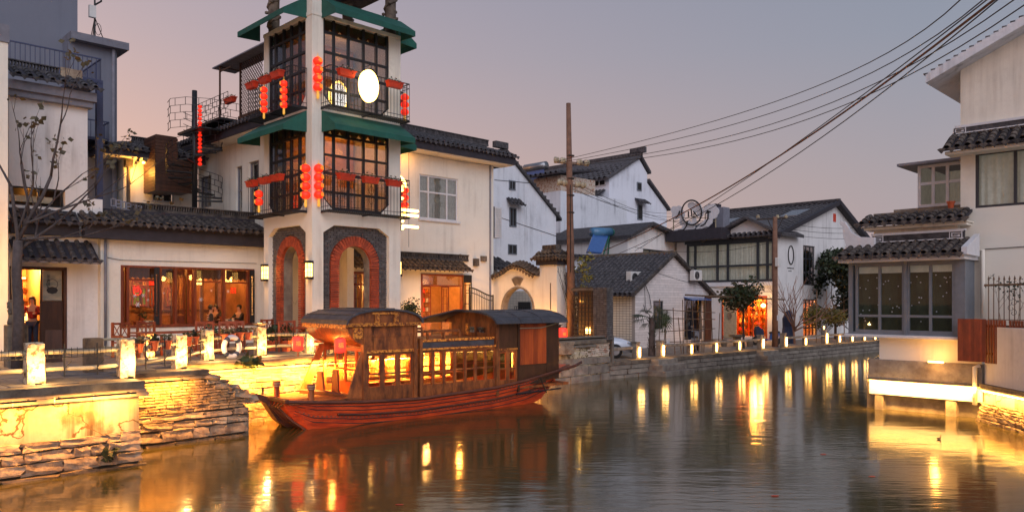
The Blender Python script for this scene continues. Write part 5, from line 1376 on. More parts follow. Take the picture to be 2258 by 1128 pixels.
k = 36; c_ = lambda r: [(cs + r * math.cos(2 * math.pi * i / k), zcn + r * math.sin(2 * math.pi * i / k)) for i in range(k)]
MB().ring(FG_, c_(rg + .02), c_(rg - .06), .03, -th_ - .02).build('ring_frame', 'concrete', mg)
fan = lambda r0, r1, a: [(cs + r * math.cos(t), FG_.z(629, cs) - .24 + r * math.sin(t)) for r, ts in ((r1, range(7)), (r0, range(6, -1, -1))) for t in [math.pi / 2 + a * (x / 3 - 1) for x in ts]]
MB().prism(FG_, fan(.26, .66, .62), .0, .03).build('fan_plaque', 'concrete', mg); MB().prism(FG_, fan(.32, .60, .54), .03, .045).build('fan_face', 'terracotta' if False else 'ledge', mg)
cap = cap_tile_mesh('tilewarm', .10, .30); dr = drip_tile_mesh('tilewarm', .2); P = Pieces('roof_tile', mg); D = Pieces('drip_tile', mg)
n_ = int((bl - br) / .2)
for i in range(n_ + 1):
    s = br + (bl - br) * (i + .5) / (n_ + 1); z = topz(s)
    sl = math.atan2(topz(s + .05) - topz(s - .05), .1)
    for row in (0, 1):
        P.add(cap, Tr(*FG_(s, .24 - row * .2, z + .0 + row * .10)) @ FG_.basis() @ Ry(sl) @ Rx(.45) @ Tr(0, 0, .02))
    P.add(cap, Tr(aM + .16 + .4, s, z + .0) @ FG_.basis() @ Rz(math.pi) @ Rx(.45))
    D.add(dr, Tr(*FG_(s + .1, .27, z + .0)) @ FG_.basis() @ Ry(sl))
P.done(); D.done()
mb = MB()
for p, q in zip(ss_, ss_[1:]): mb.prism(FG_, [(p, topz(p) - .0), (q, topz(q)), (q, topz(q) + .06), (p, topz(p) + .06)], .22, -.5)
mb.build('coping', 'fascia', mg)
mb = MB()
for p, q in zip(ss_, ss_[1:]): mb.prism(FG_, [(p, topz(p) + .16), (q, topz(q) + .16), (q, topz(q) + .27), (p, topz(p) + .27)], -.08, -.24)
mb.build('ridge', 'tile', mg)
# gate pillar
b0p, b1p = FG_.S(1228), br; gp = thing('gate_pillar', 'tall cream gate pillar with small tiled cap beside the moon gate', 'pillar', (aM, b0p, T))
zpt = FG_.z(583, b0p); aw = A(1247, b0p) - aM
MB().box(LOC, aM, aM + aw, b0p, b1p, T - .1, zpt).build('shaft', 'cream', gp)
MB().box(LOC, aM - .012, aM - .001, b0p + .35, b0p + .40, T + 1.2, zpt - .8).build('groove', 'ledge', gp)
MB().box(LOC, aM - .12, aM + aw + .12, b0p - .12, b1p + .12, zpt, zpt + .28).build('fascia', 'fascia', gp)
for Fr, s0, s1 in ((Face('b', aM), b0p - .25, b1p + .2), (Face('a', b0p), aM - .2, aM + aw + .25)):
    roof_slope(gp, Fr, s0, s1, .30, zpt + .30, -.12, zpt + .62, 'tilewarm', pitch=.22, r=.08, L=.18)
MB().box(LOC, aM + .05, aM + aw - .05, b0p + .1, b1p - .05, zpt + .62, zpt + .70).box(LOC, aM + .1, aM + aw - .1, b0p + .15, b1p - .1, zpt + .70, zpt + .9).build('top_block', 'leafyellow' if False else 'tile', gp)
for k_ in range(3): MB().ring(Face('b', aM + .1), [(b0p + .28 + k_ * .28 + x * .12, zpt + .8 + z * .08) for x, z in ((-1, -1), (1, -1), (1, 1), (-1, 1))], [(b0p + .28 + k_ * .28 + x * .08, zpt + .8 + z * .05) for x, z in ((-1, -1), (1, -1), (1, 1), (-1, 1))], .0, .03).build('fret', 'tilewarm', gp)
lamp('pillar_wash', 'POINT', (aM - .5, b0p + .2, T + .3), 50, (1, .62, .24), .1, parent=gp); MB().bx((aM - .5, b0p + .2, T + .08), (.14, .14, .16)).build('uplight', 'iron', gp)
lamp('gate_wash', 'POINT', (aM - 1.2, cs - .2, T + .3), 60, (1, .62, .24), .1, parent=mg); MB().bx((aM - 1.2, cs - .2, T + .08), (.14, .14, .16)).build('uplight', 'iron', mg)
# iron gate leaf
ig = thing('iron_gate', 'black wrought iron gate leaf with swept curved top beside the moon gate', 'gate', (FM.S(1035, .5), bM - .5, T))
x0, x1 = FM.S(1035, .5), FM.S(1087, .5); zl_, zr__ = FM.z(634, x0, .5), FM.z(652, x1, .5)
g = MB(); tz = lambda x: zr__ + (zl_ - zr__) * (math.cos(min(1, (x - x0) / (x1 - x0)) * math.pi) * .5 + .5)
g.tube([(x0 + (x1 - x0) * i / 10, .5, tz(x0 + (x1 - x0) * i / 10)) for i in range(11)], .035, 5, Fr=FM).tube([(x0, .5, T + .1), (x0, .5, zl_)], .04, 5, Fr=FM).tube([(x1, .5, T + .1), (x1, .5, zr__ + .05)], .04, 5, Fr=FM)
for zz in (.15, .5): g.tube([(x0, .5, T + zz), (x1, .5, T + zz)], .02, 4, Fr=FM)
g.tube([(x0 + (x1 - x0) * i / 10, .5, tz(x0 + (x1 - x0) * i / 10) - .22) for i in range(11)], .02, 5, Fr=FM)
for i in range(1, 14): x = x0 + (x1 - x0) * i / 14; g.tube([(x, .5, T + .1), (x, .5, tz(x))], .012, 4, Fr=FM)
g.build('frame', 'iron', ig)
# louvred box at the house corner
FMr = Face('a', bM + .05)
lb = thing('louvre_box', 'white louvred air conditioner cover on the right corner of the cream house', 'air conditioner', (aM, bM, FMr.z(522, aM)))
z0, z1 = FMr.z(523, aM), FMr.z(455, aM); x1 = FMr.S(1107)
MB().box(FMr, aM + .02, x1, -.4, -.02, z0, z1).build('case', 'whiteframe', lb)
for i in range(15): z = z0 + .1 + (z1 - z0 - .2) * i / 14; MB().box(FMr, aM + .2, x1 - .06, -.015, .015, z, z + .035).build('slat', 'acwhite', lb)
MB().box(FMr, aM + .02, aM + .13, -.018, .0, z0, z1).build('gap_strip', 'iron', lb)  # black strip painted for the shade in the gap beside the louvres

# rear tile roof behind the moon gate
rr_ = thing('tile_roof_shed', 'dark tiled sloping shed roof behind the moon gate', 'shed', (aM + 1, 7, T))
FSR = Face('b', aM + .4); MB().box(LOC, aM + .1, aM + 1.7, 6.0, 12, T - .9, Z(600, aM + 1, 6.0) + .2).build('wall', 'farwhite', rr_)
roof_slope(rr_, Face('a', 6.0), aM + .1, aM + 3.2, .4, Z(592, aM + 1, 5.6), -3.5, Z(515, aM + 1, 9.5), 'tiled', pitch=.28, clip=lambda t: (aM + .1, aM + 3.2 - t * 2.2))
# things glimpsed through the gate
gh = thing('gatehouse', 'pale tiled wall with dark window glimpsed through the moon gate', 'building', (17, 1.8, F)); Fg2 = Face('b', 17.5)
MB().box(Fg2, Fg2.S(1190), Fg2.S(1118), -.3, 0, F, Fg2.z(640, 5)).build('wall', brickmat('tile_wall_b', (.62, .56, .46), (.55, .50, .42), (.2, .17, .14), .24, .09, 'b'), gh)
wq = sorted((Fg2.S(1143), Fg2.S(1170))); MB().box(Fg2, wq[0], wq[1], .0, .03, Fg2.z(690, wq[0]), Fg2.z(665, wq[0])).build('window', 'dark', gh)
railing(gh, Fg2, [(wq[0] - .2, .2), (wq[1] + .1, .2)], Fg2.z(695, 4), Fg2.z(676, 4), .14, .015, .02, 'iron', 'window_grille')

# trellis and brick pillar ---------------------------------------------------
FTr = Face('b', 12.15)
t0, t1, t2 = FTr.S(1338), FTr.S(1308), FTr.S(1264)
bp_ = thing('brick_pillar', 'grey brick pillar right of the timber trellis, behind the low wall', 'pillar', (12.15, t0, T)); ztp_ = FTr.z(634, t0)
MB().box(FTr, t0 + .02, t1 - .02, -.38, -.02, T - .1, ztp_ - .02).build('core', 'mortar', bp_)
P = Pieces('brick', bp_); z = T; r_ = 0
while z < ztp_:
    for q in range(4):
        s = t0 + (q + .5) * (t1 - t0) / 4 + (.0 if r_ % 2 else .0); P.add(rnd.choice(gb), Tr(*FTr(s, -.04, z + .04)) @ FTr.basis() @ Sc((t1 - t0) / 4 - .012, .1, .066))
    for q in range(2): P.add(rnd.choice(gb), Tr(12.15 + .1 + q * .2, t0 + .02, z + .04) @ Sc(.19, .08, .066))
    z += .08; r_ += 1
P.done()
tr = thing('trellis', 'dark timber lattice trellis panel beside the grey brick pillar', 'trellis', (12.15, t1, T))
MB().box(FTr, t1, t2, -.40, -.34, T, ztp_ - .1).build('back_board', 'wood', tr)
for i in range(6): s = t1 + .08 + (t2 - t1 - .16) * i / 5; MB().box(FTr, s - .02, s + .02, -.03, .0, T, ztp_ - .12).build('slat', 'barkdark', tr)
for i in range(13): z = T + .1 + i * .17; MB().box(FTr, t1, t2, .002, .03, z, z + .04).build('slat', 'barkdark', tr)
MB().box(FTr, t1, t2 + .1, -.42, .04, ztp_ - .1, ztp_).build('top_board', 'ledge', tr)
lamp('trellis_lamp', 'POINT', FTr(t1 + .45, -.17, T + .4), 7, (1, .7, .3), .05, parent=tr); MB().bx(FTr(t1 + .45, -.2, T + .35), (.1, .2, .25)).build('lamp', 'tube', tr)

# ================================================================== utility poles and wires
PB = (12.75, -.08); pt = Z(228, *PB)
up = thing('utility_pole', 'tall brown concrete utility pole with two crossarms behind the moon gate pillar', 'pole', (PB[0], PB[1], F))
MB().tube([(PB[0], PB[1], F), (PB[0] - .12, PB[1] + .10, pt)], .21, 12, .10).build('shaft', 'pole', up, smooth=True)
ins = MB().lathe((0, 0, 0), [(.03, -.08), (.09, -.07), (.10, 0), (.07, .02), (.09, .05), (.05, .09)], 10).mesh('insulator', 'bamboo')
arms = {}
for y, xs in ((360, (1229, 1243, 1271, 1288)), (409, (1236, 1250, 1270, 1283))):
    z = Z(y, *PB); dirv = Vector((.60, -.80)).normalized() if False else Vector((.70, -.71))
    pts = []
    half = .72 if y == 360 else .56
    e0 = (PB[0] - dirv.x * half, PB[1] - dirv.y * half, z + .08); e1_ = (PB[0] + dirv.x * half, PB[1] + dirv.y * half, z - .06)
    MB().tube([e0, e1_], .075, 4).build('crossarm', 'bamboodark', up)
    for f in (-.95, -.55, .45, .9):
        q = (PB[0] + dirv.x * half * f, PB[1] + dirv.y * half * f, z - .07 * f + .02); pts.append(q)
        put('insulator', ins, up, Tr(q[0], q[1], q[2] + .06) @ Rz(.8) @ Rx(1.57) @ Sc(1.5, 1.5, 1.5))
    arms[y] = pts
for zz in (Z(345, *PB), Z(395, *PB), Z(432, *PB), Z(470, *PB)): MB().lathe((PB[0] - .05, PB[1] + .04, zz), [(.15, 0), (.175, 0), (.175, .05), (.15, .05)], 10).build('band', 'barkdark', up)
MB().tube([(PB[0] - .22, PB[1] - .1, Z(409, *PB)), (PB[0] - .28, PB[1] - .15, Z(470, *PB)), (PB[0] - .2, PB[1] - .1, Z(540, *PB)), (PB[0] - .22, PB[1] - .1, Z(600, *PB))], .02, 5).build('down_cable', 'wirem', up)

def P3(px, py, d): return Vector(((px - CX) / FPX * d, d, CAMZ + (HORZ - py) / FPX * d))
def wire(p1, p2, p3, r, lab, mt='wirem', t1=1.15):
    """cable through three real points, quadratic sag"""
    pts = []; m = (p2 - p1).length / ((p2 - p1).length + (p3 - p2).length)
    for i in range(25):
        t = i / 24 * t1; a_ = (t - m) * (t - 1) / m; b_ = t * (t - 1) / (m * (m - 1)); c_ = t * (t - m) / (1 - m)
        pts.append(tuple(p1 * a_ + p2 * b_ + p3 * c_))
    mb = MB().tube([tuple(Vector(p) - p1) for p in pts], r, 5)
    me = mb.mesh('overhead_wire', mt); o = bpy.data.objects.new('overhead_wire', me); COL.objects.link(o); o.location = p1
    tag(o, lab, 'wire', 'overhead wires crossing the sky')
def armw(i, y=360): a, b, z = arms[y][i]; return W(a, b, z)
wl_ = 'thin overhead wire from the tall pole to the top right, '
for i, (m_, e_, lab) in enumerate((((1840, 174), (2118, 0), 'topmost of the fan'), ((1840, 198), (2168, 0), 'second from the top'), ((1840, 224), (2236, 0), 'third from the top'), ((1840, 241), (2258, 12), 'lowest of the upper four'))):
    wire(armw(i), P3(*m_, 19), P3(*e_, 11.5), .011, wl_ + lab)
pb = W(16, 4, 0)
for (s_, m_, e_, r, mt, lab) in (((1400, 553), (1740, 328), (2176, 0), .012, 'wirem', 'thin black wire just above the thick brown cable'), ((1330, 553), (1690, 362), (2192, 0), .022, 'wirebrown', 'thick brown cable rising from the low roofs to the top right'),
                                 ((1300, 585), (1690, 385), (2200, 0), .012, 'wirem', 'thin black wire just below the thick brown cable')):
    wire(P3(*s_, 38), P3(*m_, 22), P3(*e_, 12), r, lab, mt, 1.12)
for i, (e_) in enumerate(((1480, 470), (1482, 478), (1490, 488), (1560, 500))):
    p1 = armw(i % 4, 409); p3 = P3(e_[0], e_[1], 47); mid = (p1 + p3) / 2 - Vector((0, 0, .35)); wire(p1, mid, p3, .010, 'thin sagging wire from the lower crossarm towards the roof sign, %s of four' % ('topmost', 'second', 'third', 'lowest')[i], t1=1)

p2b = 26.6; bb_ = bq(p2b) + .9; a2 = p2b
for _ in range(8): bb_ = bq(a2) + .85; a2 = A(1709, bb_)
P2 = (a2, bb_); u2 = thing('utility_pole', 'slim brown utility pole with meter box on the far quay, between railing posts', 'pole', (a2, bb_, F))
MB().tube([(a2, bb_, F), (a2, bb_, Z(478, *P2))], .17, 10, .12).build('shaft', 'pole', u2, smooth=True)
zc2 = Z(482, *P2); MB().tube([(a2 - .75, bb_ + .7, zc2 - .05), (a2 + .5, bb_ - .5, zc2 + .05)], .05, 4).tube([(a2 - .3, bb_ + .3, zc2), (a2, bb_, zc2 - .9)], .02, 4).tube([(a2 + .3, bb_ - .3, zc2), (a2, bb_, zc2 - .9)], .02, 4).tube([(a2 - .3, bb_ + .25, zc2 - 1.05), (a2 + .2, bb_ - .2, zc2 - 1.05)], .03, 4).build('crossarm', 'barkdark', u2)
for f in (-.7, .1, .45): put('insulator', ins, u2, Tr(a2 + f * .95, bb_ - f * .95, zc2 + .12))
MB().bx((a2 - .05, bb_ - .2, Z(578, *P2)), (.34, .2, .5)).build('meter_box', 'acwhite', u2, bevel=.02)
MB().bx((a2, bb_ - .17, Z(700, *P2)), (.22, .02, .3)).build('notice', 'whiteframe', u2)
for i, (x, y) in enumerate(((1900, 498), (1925, 508), (1925, 520))):
    p1 = W(a2 + .3, bb_ - .3, Z(490 + i * 12, *P2)); p3 = P3(x + 60, y - 5, 44); wire(p1, (p1 + p3) / 2 - Vector((0, 0, .3)), p3, .012, 'black wire from the slim pole towards the bay window house, %s' % ('upper', 'middle', 'lower')[i], t1=1)
for i in range(2):
    p1 = W(a2, bb_, Z(532 + i * 110, *P2)); p3 = P3(1400 + i * 20, 545 + i * 45, 40); wire(p1, (p1 + p3) / 2 - Vector((0, 0, .4)), p3, .012, 'black wire from the slim pole across the far house %s' % ('windows', 'shop front')[i], t1=1)

# ================================================================== G: plain weathered house
bGh = 10; FGh = Face('a', bGh); ga0, gpk, ga1 = FGh.S(1060), FGh.S(1112), FGh.S(1226)
gh2 = thing('weathered_house', 'weathered white gable house with long roofline behind the cream house', 'house', (gpk, bGh, F))
zpk_, zlo = FGh.z(334, gpk), FGh.z(474, ga1)
MB().prism(FGh, [(ga0, F), (ga1, F), (ga1, zlo), (gpk, zpk_), (ga0, zpk_ - (gpk - ga0) * .6)], 0, -9).build('wall', 'oldwhite', gh2)
rf = MB().prism(FGh, [(ga1 + .35, zlo - .35), (ga1 + .35, zlo - .17), (gpk, zpk_ + .2), (gpk, zpk_)], .18, -9).prism(FGh, [(ga0, zpk_ - (gpk - ga0) * .6), (ga0, zpk_ - (gpk - ga0) * .6 + .2), (gpk - .01, zpk_ + .2), (gpk - .01, zpk_)], .18, -9).build('roof', 'tiled', gh2)
ks = MB()
for i in range(16):
    t = i / 15; ks.bx(FGh(gpk + (ga1 - gpk) * t, .16, zpk_ + (zlo - zpk_) * t + .12), (.2, .08, .14))
ks.build('verge_tiles', 'tiled', gh2, kind='stuff'); MB().bx(FGh(gpk - .4, .1, zpk_ + .3), (1.0, .3, .35), 0).build('ridge_end', 'tiled', gh2)
wh = MB()
for x0, x1, y0, y1 in ((1122, 1136, 418, 397), (1123, 1138, 499, 457), (1120, 1139, 560, 538)):
    p, q = FGh.S(x0), FGh.S(x1); zb, zt = FGh.z(y0, p), FGh.z(y1, p)
    wn = MB().box(FGh, p, q, .0, .05, zb, zb + .06).box(FGh, p, q, .0, .05, zt - .06, zt).box(FGh, p, p + .06, .0, .05, zb, zt).box(FGh, q - .06, q, .0, .05, zb, zt).box(FGh, (p + q) / 2 - .02, (p + q) / 2 + .02, .0, .04, zb, zt).build('window', 'bluegrey', gh2)
    MB().box(FGh, p, q, .004, .02, zb, zt).build('pane', 'dark', wn)
    if y0 == 499: roof_slope(gh2, FGh, p - .25, q + .3, .45, zt + .2, .02, zt + .55, 'tiled', single=False, pitch=.25)
MB().tube([(FGh.S(1090), .02, FGh.z(472, ga0)), (ga1, .02, FGh.z(520, ga1))], .02, 3, Fr=FGh).tube([(FGh.S(1090), .02, FGh.z(392, ga0)), (FGh.S(1170), .02, FGh.z(412, ga1))], .02, 3, Fr=FGh).build('wall_cable', 'wirem', gh2)
ac_case = MB().bx((0, 0, .3), (.85, .3, .6)).mesh('case', 'acwhite', bevel=.02)
acr = MB(); 
for r0 in (.10, .16, .22): acr.ring(LOC, [(-.12 + r0 * math.cos(t * .349), .3 + r0 * math.sin(t * .349)) for t in range(18)], [(-.12 + (r0 - .02) * math.cos(t * .349), .3 + (r0 - .02) * math.sin(t * .349)) for t in range(18)], -.17, -.155)
acr_m = acr.mesh('fan_grille', 'iron'); acd = MB().prism(LOC, [(-.12 + .23 * math.cos(t * .349), .3 + .23 * math.sin(t * .349)) for t in range(18)], -.156, -.151).mesh('fan_disc', 'metal')
acf = MB().box(LOC, -.32, -.2, -.15, .1, -.14, 0).box(LOC, .2, .32, -.15, .1, -.14, 0).mesh('foot', 'boxred')
def ac(Fr, s, n, z, lab, feet=False, sc__=1.0, rz=0):
    p = Fr(s, n, z); t = thing('ac_unit', lab, 'air conditioner', p, 'outdoor air conditioner units'); m = Tr(*p) @ Fr.basis() @ Rz(rz) @ Sc(sc__, sc__, sc__)
    put('case', ac_case, t, m); d = put('fan_disc', acd, t, m); put('fan_grille', acr_m, t, m)
    f_ = put('foot', acf, t, m)
    if not feet: f_.data = MB().box(LOC, -.32, -.2, -.15, .3, -.06, -.02).box(LOC, .2, .32, -.15, .3, -.06, -.02).mesh('bracket', 'iron'); f_.name = 'bracket'

# ================================================================== F: big grey-white house
bF = 18; FF = Face('a', bF); aF = FF.S(1343); FFL = Face('b', aF)
fh = thing('far_house', 'large blue white three storey house with stepped gable in the distance', 'house', (aF, bF, F))
f1, fp_, f2, f3 = aF, FF.S(1409), FF.S(1427), FF.S(1470)
def fz(x, y): return FF.z(y, FF.S(x))
MB().prism(FF, [(aF, F), (f3, F), (f3, fz(1470, 462)), (f2, fz(1427, 403)), (f2, fz(1427, 382)), (fp_, fz(1408, 350)), (aF, fz(1343, 392))], 0, -26).build('wall', 'farwhite', fh)
vr = MB()
for (xa, ya), (xb, yb) in (((1335, 397), (1409, 347)), ((1409, 347), (1430, 384)), ((1427, 400), (1473, 465))):
    p, q = FF.S(xa), FF.S(xb); za, zb = fz(xa, ya), fz(xb, yb); vr.prism(FF, [(p, za), (q, zb), (q, zb + .22), (p, za + .22)], .3, -26.2)
vr.build('roof', 'tiled', fh)
e_ = FFL.S(1190); zr0 = fz(1343, 392)
roof_slope(fh, FFL, bF - .2, bF + 26, .5, zr0 - .1, -(fp_ - aF), fz(1409, 350) + .1, 'tiled', single=False, pitch=.55, L=.6, r=.19)
mb = MB().box(LOC, fp_ - .15, fp_ + .15, bF - .3, bF + 26, fz(1409, 347), fz(1409, 347) + .5); mb.bx((fp_, bF + .1, fz(1409, 347) + .6), (.3, 1.6, .5)); mb.build('ridge', 'tiled', fh)
for x0, x1, y0, y1 in ((1404, 1414, 420, 401), (1405, 1416, 484, 450)):
    p, q = FF.S(x0), FF.S(x1); w__ = MB().box(FF, p, q, 0, .06, fz(x0, y0), fz(x0, y1)).build('window', 'bluegrey', fh); MB().box(FF, p + .1, q - .1, .061, .08, fz(x0, y0) + .1, fz(x0, y1) - .1).build('pane', 'dark', w__)
    if y0 == 484: roof_slope(fh, FF, p - .4, q + .4, .6, fz(x0, 447), .05, fz(x0, 437), 'tiled', single=False, pitch=.4, L=.4)
def fzl(x, y): s = FFL.S(x); return FFL.z(y, s)
for x0, x1, y0, y1, gr in ((1308, 1336, 413, 397, 0), (1296, 1324, 476, 444, 1), (1222, 1252, 475, 445, 1), (1222, 1250, 540, 512, 0), (1296, 1316, 548, 512, 0), (1215, 1245, 408, 398, 0)):
    p, q = sorted((FFL.S(x0), FFL.S(x1))); zb, zt = fzl(x0, y0), fzl(x0, y1)
    w__ = MB().box(FFL, p, q, .0, .05, zb, zb + .1).box(FFL, p, q, .0, .05, zt - .1, zt).box(FFL, p, p + .1, .0, .05, zb, zt).box(FFL, q - .1, q, .0, .05, zb, zt).box(FFL, (p + q) / 2 - .05, (p + q) / 2 + .05, .0, .06, zb, zt).build('window', 'whiteframe', fh)
    MB().box(FFL, p + .1, q - .1, .002, .02, zb + .1, zt - .1).build('pane', 'dark', w__)
    if gr: railing(fh, FFL, [(p, .2), (q, .2)], zb - .1, zt + .1, .35, .03, .04, 'bluegrey', 'window_grille')
roof_slope(fh, FFL, *sorted((FFL.S(1268), FFL.S(1336))), 1.6, fzl(1336, 440), .05, fzl(1336, 418), 'tiled', single=False, pitch=.4, L=.5, r=.12)
MB().box(FFL, *sorted((FFL.S(1268), FFL.S(1337))), .02, 1.4, fzl(1336, 447), fzl(1336, 440)).build('eave_beam', 'farwhite', fh)
ac(FFL, FFL.S(1284, .5), .5, fzl(1284, 488), 'small air conditioner on the far blue white house, upper of two', sc__=1.5); ac(FFL, FFL.S(1287, .5), .5, fzl(1287, 503), 'air conditioner on the far blue white house, lower of two', sc__=1.6)
# red brick penthouse left part
rp = thing('rooftop_house', 'old grey roof terrace house with red brick band and solar tank in the distance', 'house', (aF - 9, bF + 10, F)); FRP = Face('b', aF - 9)
p, q = sorted((FRP.S(1176), FRP.S(1236)))
MB().box(FRP, p, q, -8, 0, F, FRP.z(420, p)).build('wall', 'oldwhite', rp); MB().box(FRP, p, q, -4, -.02, FRP.z(419.9, p), FRP.z(385, p)).build('brick_band', 'redoldbrick', rp)
roof_slope(rp, FRP, p - .5, q + .3, .8, FRP.z(384, p), -4, FRP.z(362, p), 'tiled', single=False, pitch=.5, L=.6, r=.14)
t = thing('solar_heater', 'blue solar water heater on the distant roof left of the tall pole', 'solar heater', FRP((p + q) / 2 + 1, -1, FRP.z(368, p)))
c_ = FRP((p + q) / 2 + 2.0, -1.0, FRP.z(356, p)); MB().tube([(c_[0] - .1, c_[1] - 1.1, c_[2] + .1), (c_[0] - .1, c_[1] + 1.1, c_[2] + .1)], .34, 10).build('tank', 'metal', t, smooth=True)
MB().prism(Face('b', c_[0] - .2), [(c_[1] - 1, c_[2] - 1.5), (c_[1] + 1, c_[2] - 1.5), (c_[1] + 1, c_[2]), (c_[1] - 1, c_[2])], 0, .06).build('panel', 'solarblue', t)

# near solar heater on the low roof
sh_ = thing('solar_heater', 'bright blue solar water heater with green capped tank on the low roof', 'solar heater', (A(1318, 9.5), 9.5, Z(560, A(1318, 9.5), 9.5)))
sx, sb = A(1318, 9.5), 9.5; z0 = Z(556, sx, sb); z1 = Z(513, sx, sb)
ax = A(1306, 9.5); bxx = A(1345, 9.5)
MB().tube([(ax, sb, z1), (bxx, sb, z1 + .12)], .30, 12).build('tank', 'tankblue', sh_, smooth=True); MB().tube([(bxx, sb, z1 + .12), (bxx + .16, sb, z1 + .13)], .32, 12, .28).build('end_cap', 'tankgreen', sh_)
pnl = MB(); x0, x1 = A(1289, 8.6), A(1322, 8.6)
pnl.add([(x0, 8.4, z0 - .1), (x1, 8.4, z0 - .1), (bxx - .25, sb - .1, z1 - .1), (ax, sb - .1, z1 - .1), (x0, 8.5, z0 - .2), (x1, 8.5, z0 - .2), (bxx - .25, sb, z1 - .2), (ax, sb, z1 - .2)], [(0, 1, 2, 3), (7, 6, 5, 4), (0, 4, 5, 1), (1, 5, 6, 2), (2, 6, 7, 3), (3, 7, 4, 0)])
pnl.build('panel', 'solarblue', sh_); MB().tube([(x1 + .3, 8.5, z0 - .2), (bxx, sb, z1)], .05, 5).tube([(bxx, sb, z1), (bxx, sb + .2, z0 - .3)], .05, 5).build('stand', 'tankgreen', sh_)
lr = thing('low_shed', 'low dark flat roofed shed carrying the bright blue solar heater', 'shed', (sx, 9, F)); x0, x1 = A(1262, 8), A(1400, 8)
MB().box(LOC, x0, x1, 8, 12, F, Z(563, sx, 8) - .12).build('wall', 'oldwhite', lr); roof_slope(lr, Face('a', 8), x0, x1, .4, Z(566, sx, 7.8) - .1, -3, Z(566, sx, 7.8) + .15, 'tiled', single=False, pitch=.4)

# ================================================================== E: small white tiled house
aE, bE = 20.4, 2.17; aE = A(1400, bE); FE1 = Face('a', bE); FE2 = Face('b', aE); e1 = FE1.S(1562); ep_ = FE1.S(1481)
eh = thing('tiled_house', 'small house clad in pale tile strips with dark gable roof, near the palm', 'house', (aE, bE, F))
zeL = FE1.z(645, aE); zep = FE1.z(563, ep_); zeR = FE1.z(648, e1)
wE1 = (FE1.S(1440), FE1.S(1462), FE1.z(727, aE + 1), FE1.z(664, aE + 1)); wE2 = (FE1.S(1508), FE1.S(1547), FE1.z(750, e1), FE1.z(658, e1))
mb = wall(FE1, aE, e1, F - .1, min(zeL, zeR) - .01, [wE1, wE2], .2); zm = min(zeL, zeR) - .01
mb.prism(FE1, [(aE, zm), (e1, zm), (e1, zeR), (ep_, zep), (aE, zeL)], 0, -.2); mb.box(FaceR('b', e1), bE + .2, bE + 12, -.2, 0, F - .1, zm).build('wall', 'groutgrey', eh)
dE = sorted((FE2.S(1336), FE2.S(1352))); zdE = FE2.z(664, dE[0])
wall(FE2, bE + .2, bE + 12, F - .1, zeL, [(dE[0], dE[1], F, zdE)], .2).build('side_wall', brickmat('tile_wall_side', (.66, .60, .50), (.58, .53, .46), (.16, .13, .11), .22, .135, 'b'), eh)
MB().box(FE2, dE[0], dE[1], -.12, -.06, F, zdE).build('side_door', 'frame', eh)
strip_m = MB().bx((0, 0, 0), (1, 1, 1)).mesh('tile', mat('pale_tile_strip', (.84, .77, .74), .5, .18, 5, .1, 20)); P = Pieces('tile', eh)
z = F + .03
while z < zep:
    x0 = aE if z < zeL else aE + (ep_ - aE) * (z - zeL) / (zep - zeL); x1 = e1 if z < zeR else e1 - (e1 - ep_) * (z - zeR) / (zep - zeR)
    segs = [(x0, x1)]
    for h in (wE1, wE2):
        ns = []
        for p, q in segs:
            if h[2] < z < h[3] and h[0] < q and h[1] > p: ns += [(p, h[0]), (h[1], q)]
            else: ns.append((p, q))
        segs = ns
    for p, q in segs:
        k_ = max(1, int(round((q - p) / 1.1)))
        for i in range(k_):
            u, v = p + (q - p) * i / k_, p + (q - p) * (i + 1) / k_
            if v - u > .05: P.add(strip_m, Tr(*FE1((u + v) / 2, .006, z + .06)) @ Sc(v - u - .006, .03, .132))
    z += .142
P.done()
window(eh, FE1, *wE1, fr='frame', gl='glassdark', bar=.05, cols=1, rows=1, n=-.08); window(eh, FE1, *wE2, fr='frame', gl='glassdark', bar=.05, cols=2, rows=1, n=-.08)
roof_slope(eh, FE2, bE - .25, bE + 12, .55, zeL - .1, -(ep_ - aE), zep + .12, 'tiled', single=False, pitch=.32, L=.3, r=.115)
mb = MB(); mb.prism(FE1, [(aE - .5, zeL - .22), (ep_, zep + .02), (ep_, zep + .2), (aE - .5, zeL - .02)], .3, .0); mb.prism(FE1, [(e1 + .45, zeR - .22), (e1 + .45, zeR - .0), (ep_ + .001, zep + .2), (ep_ + .001, zep + .02)], .3, -12).build('verge', 'tile', eh)
MB().box(Face('b', ep_), bE - .3, bE + 12, -.12, .12, zep + .1, zep + .26).build('ridge', 'ledge', eh)
ac(Face('a', bE + 1.2), A(1388, bE + 1.2), .3, Z(626, A(1388, bE + 1), bE + 1), 'air conditioner with orange feet on the dark roof edge of the small tiled house', True, 1.15)
ac(Face('a', bE - .1), A(1533, bE - .3) , .25, Z(620, e1, bE), 'pale air conditioner on the right roof slope of the small tiled house', False, 1.0)
hc = MB().tube([(*FE1(FE1.S(1415), .1, 0)[:2], FE1.z(615, aE)), (*FE1(FE1.S(1428), .12, 0)[:2], FE1.z(650, aE)), (*FE1(FE1.S(1432), .12, 0)[:2], FE1.z(678, aE)), (*FE1(FE1.S(1421), .1, 0)[:2], FE1.z(690, aE)), (*FE1(FE1.S(1416), .1, 0)[:2], FE1.z(672, aE))], .02, 5).tube([(*FE1(FE1.S(1417), .1, 0)[:2], FE1.z(615, aE)), (*FE1(FE1.S(1420), .1, 0)[:2], FE1.z(675, aE)), (*FE1(FE1.S(1424), .1, 0)[:2], FE1.z(692, aE))], .014, 5); hc.build('hanging_cable', 'wirem', eh)
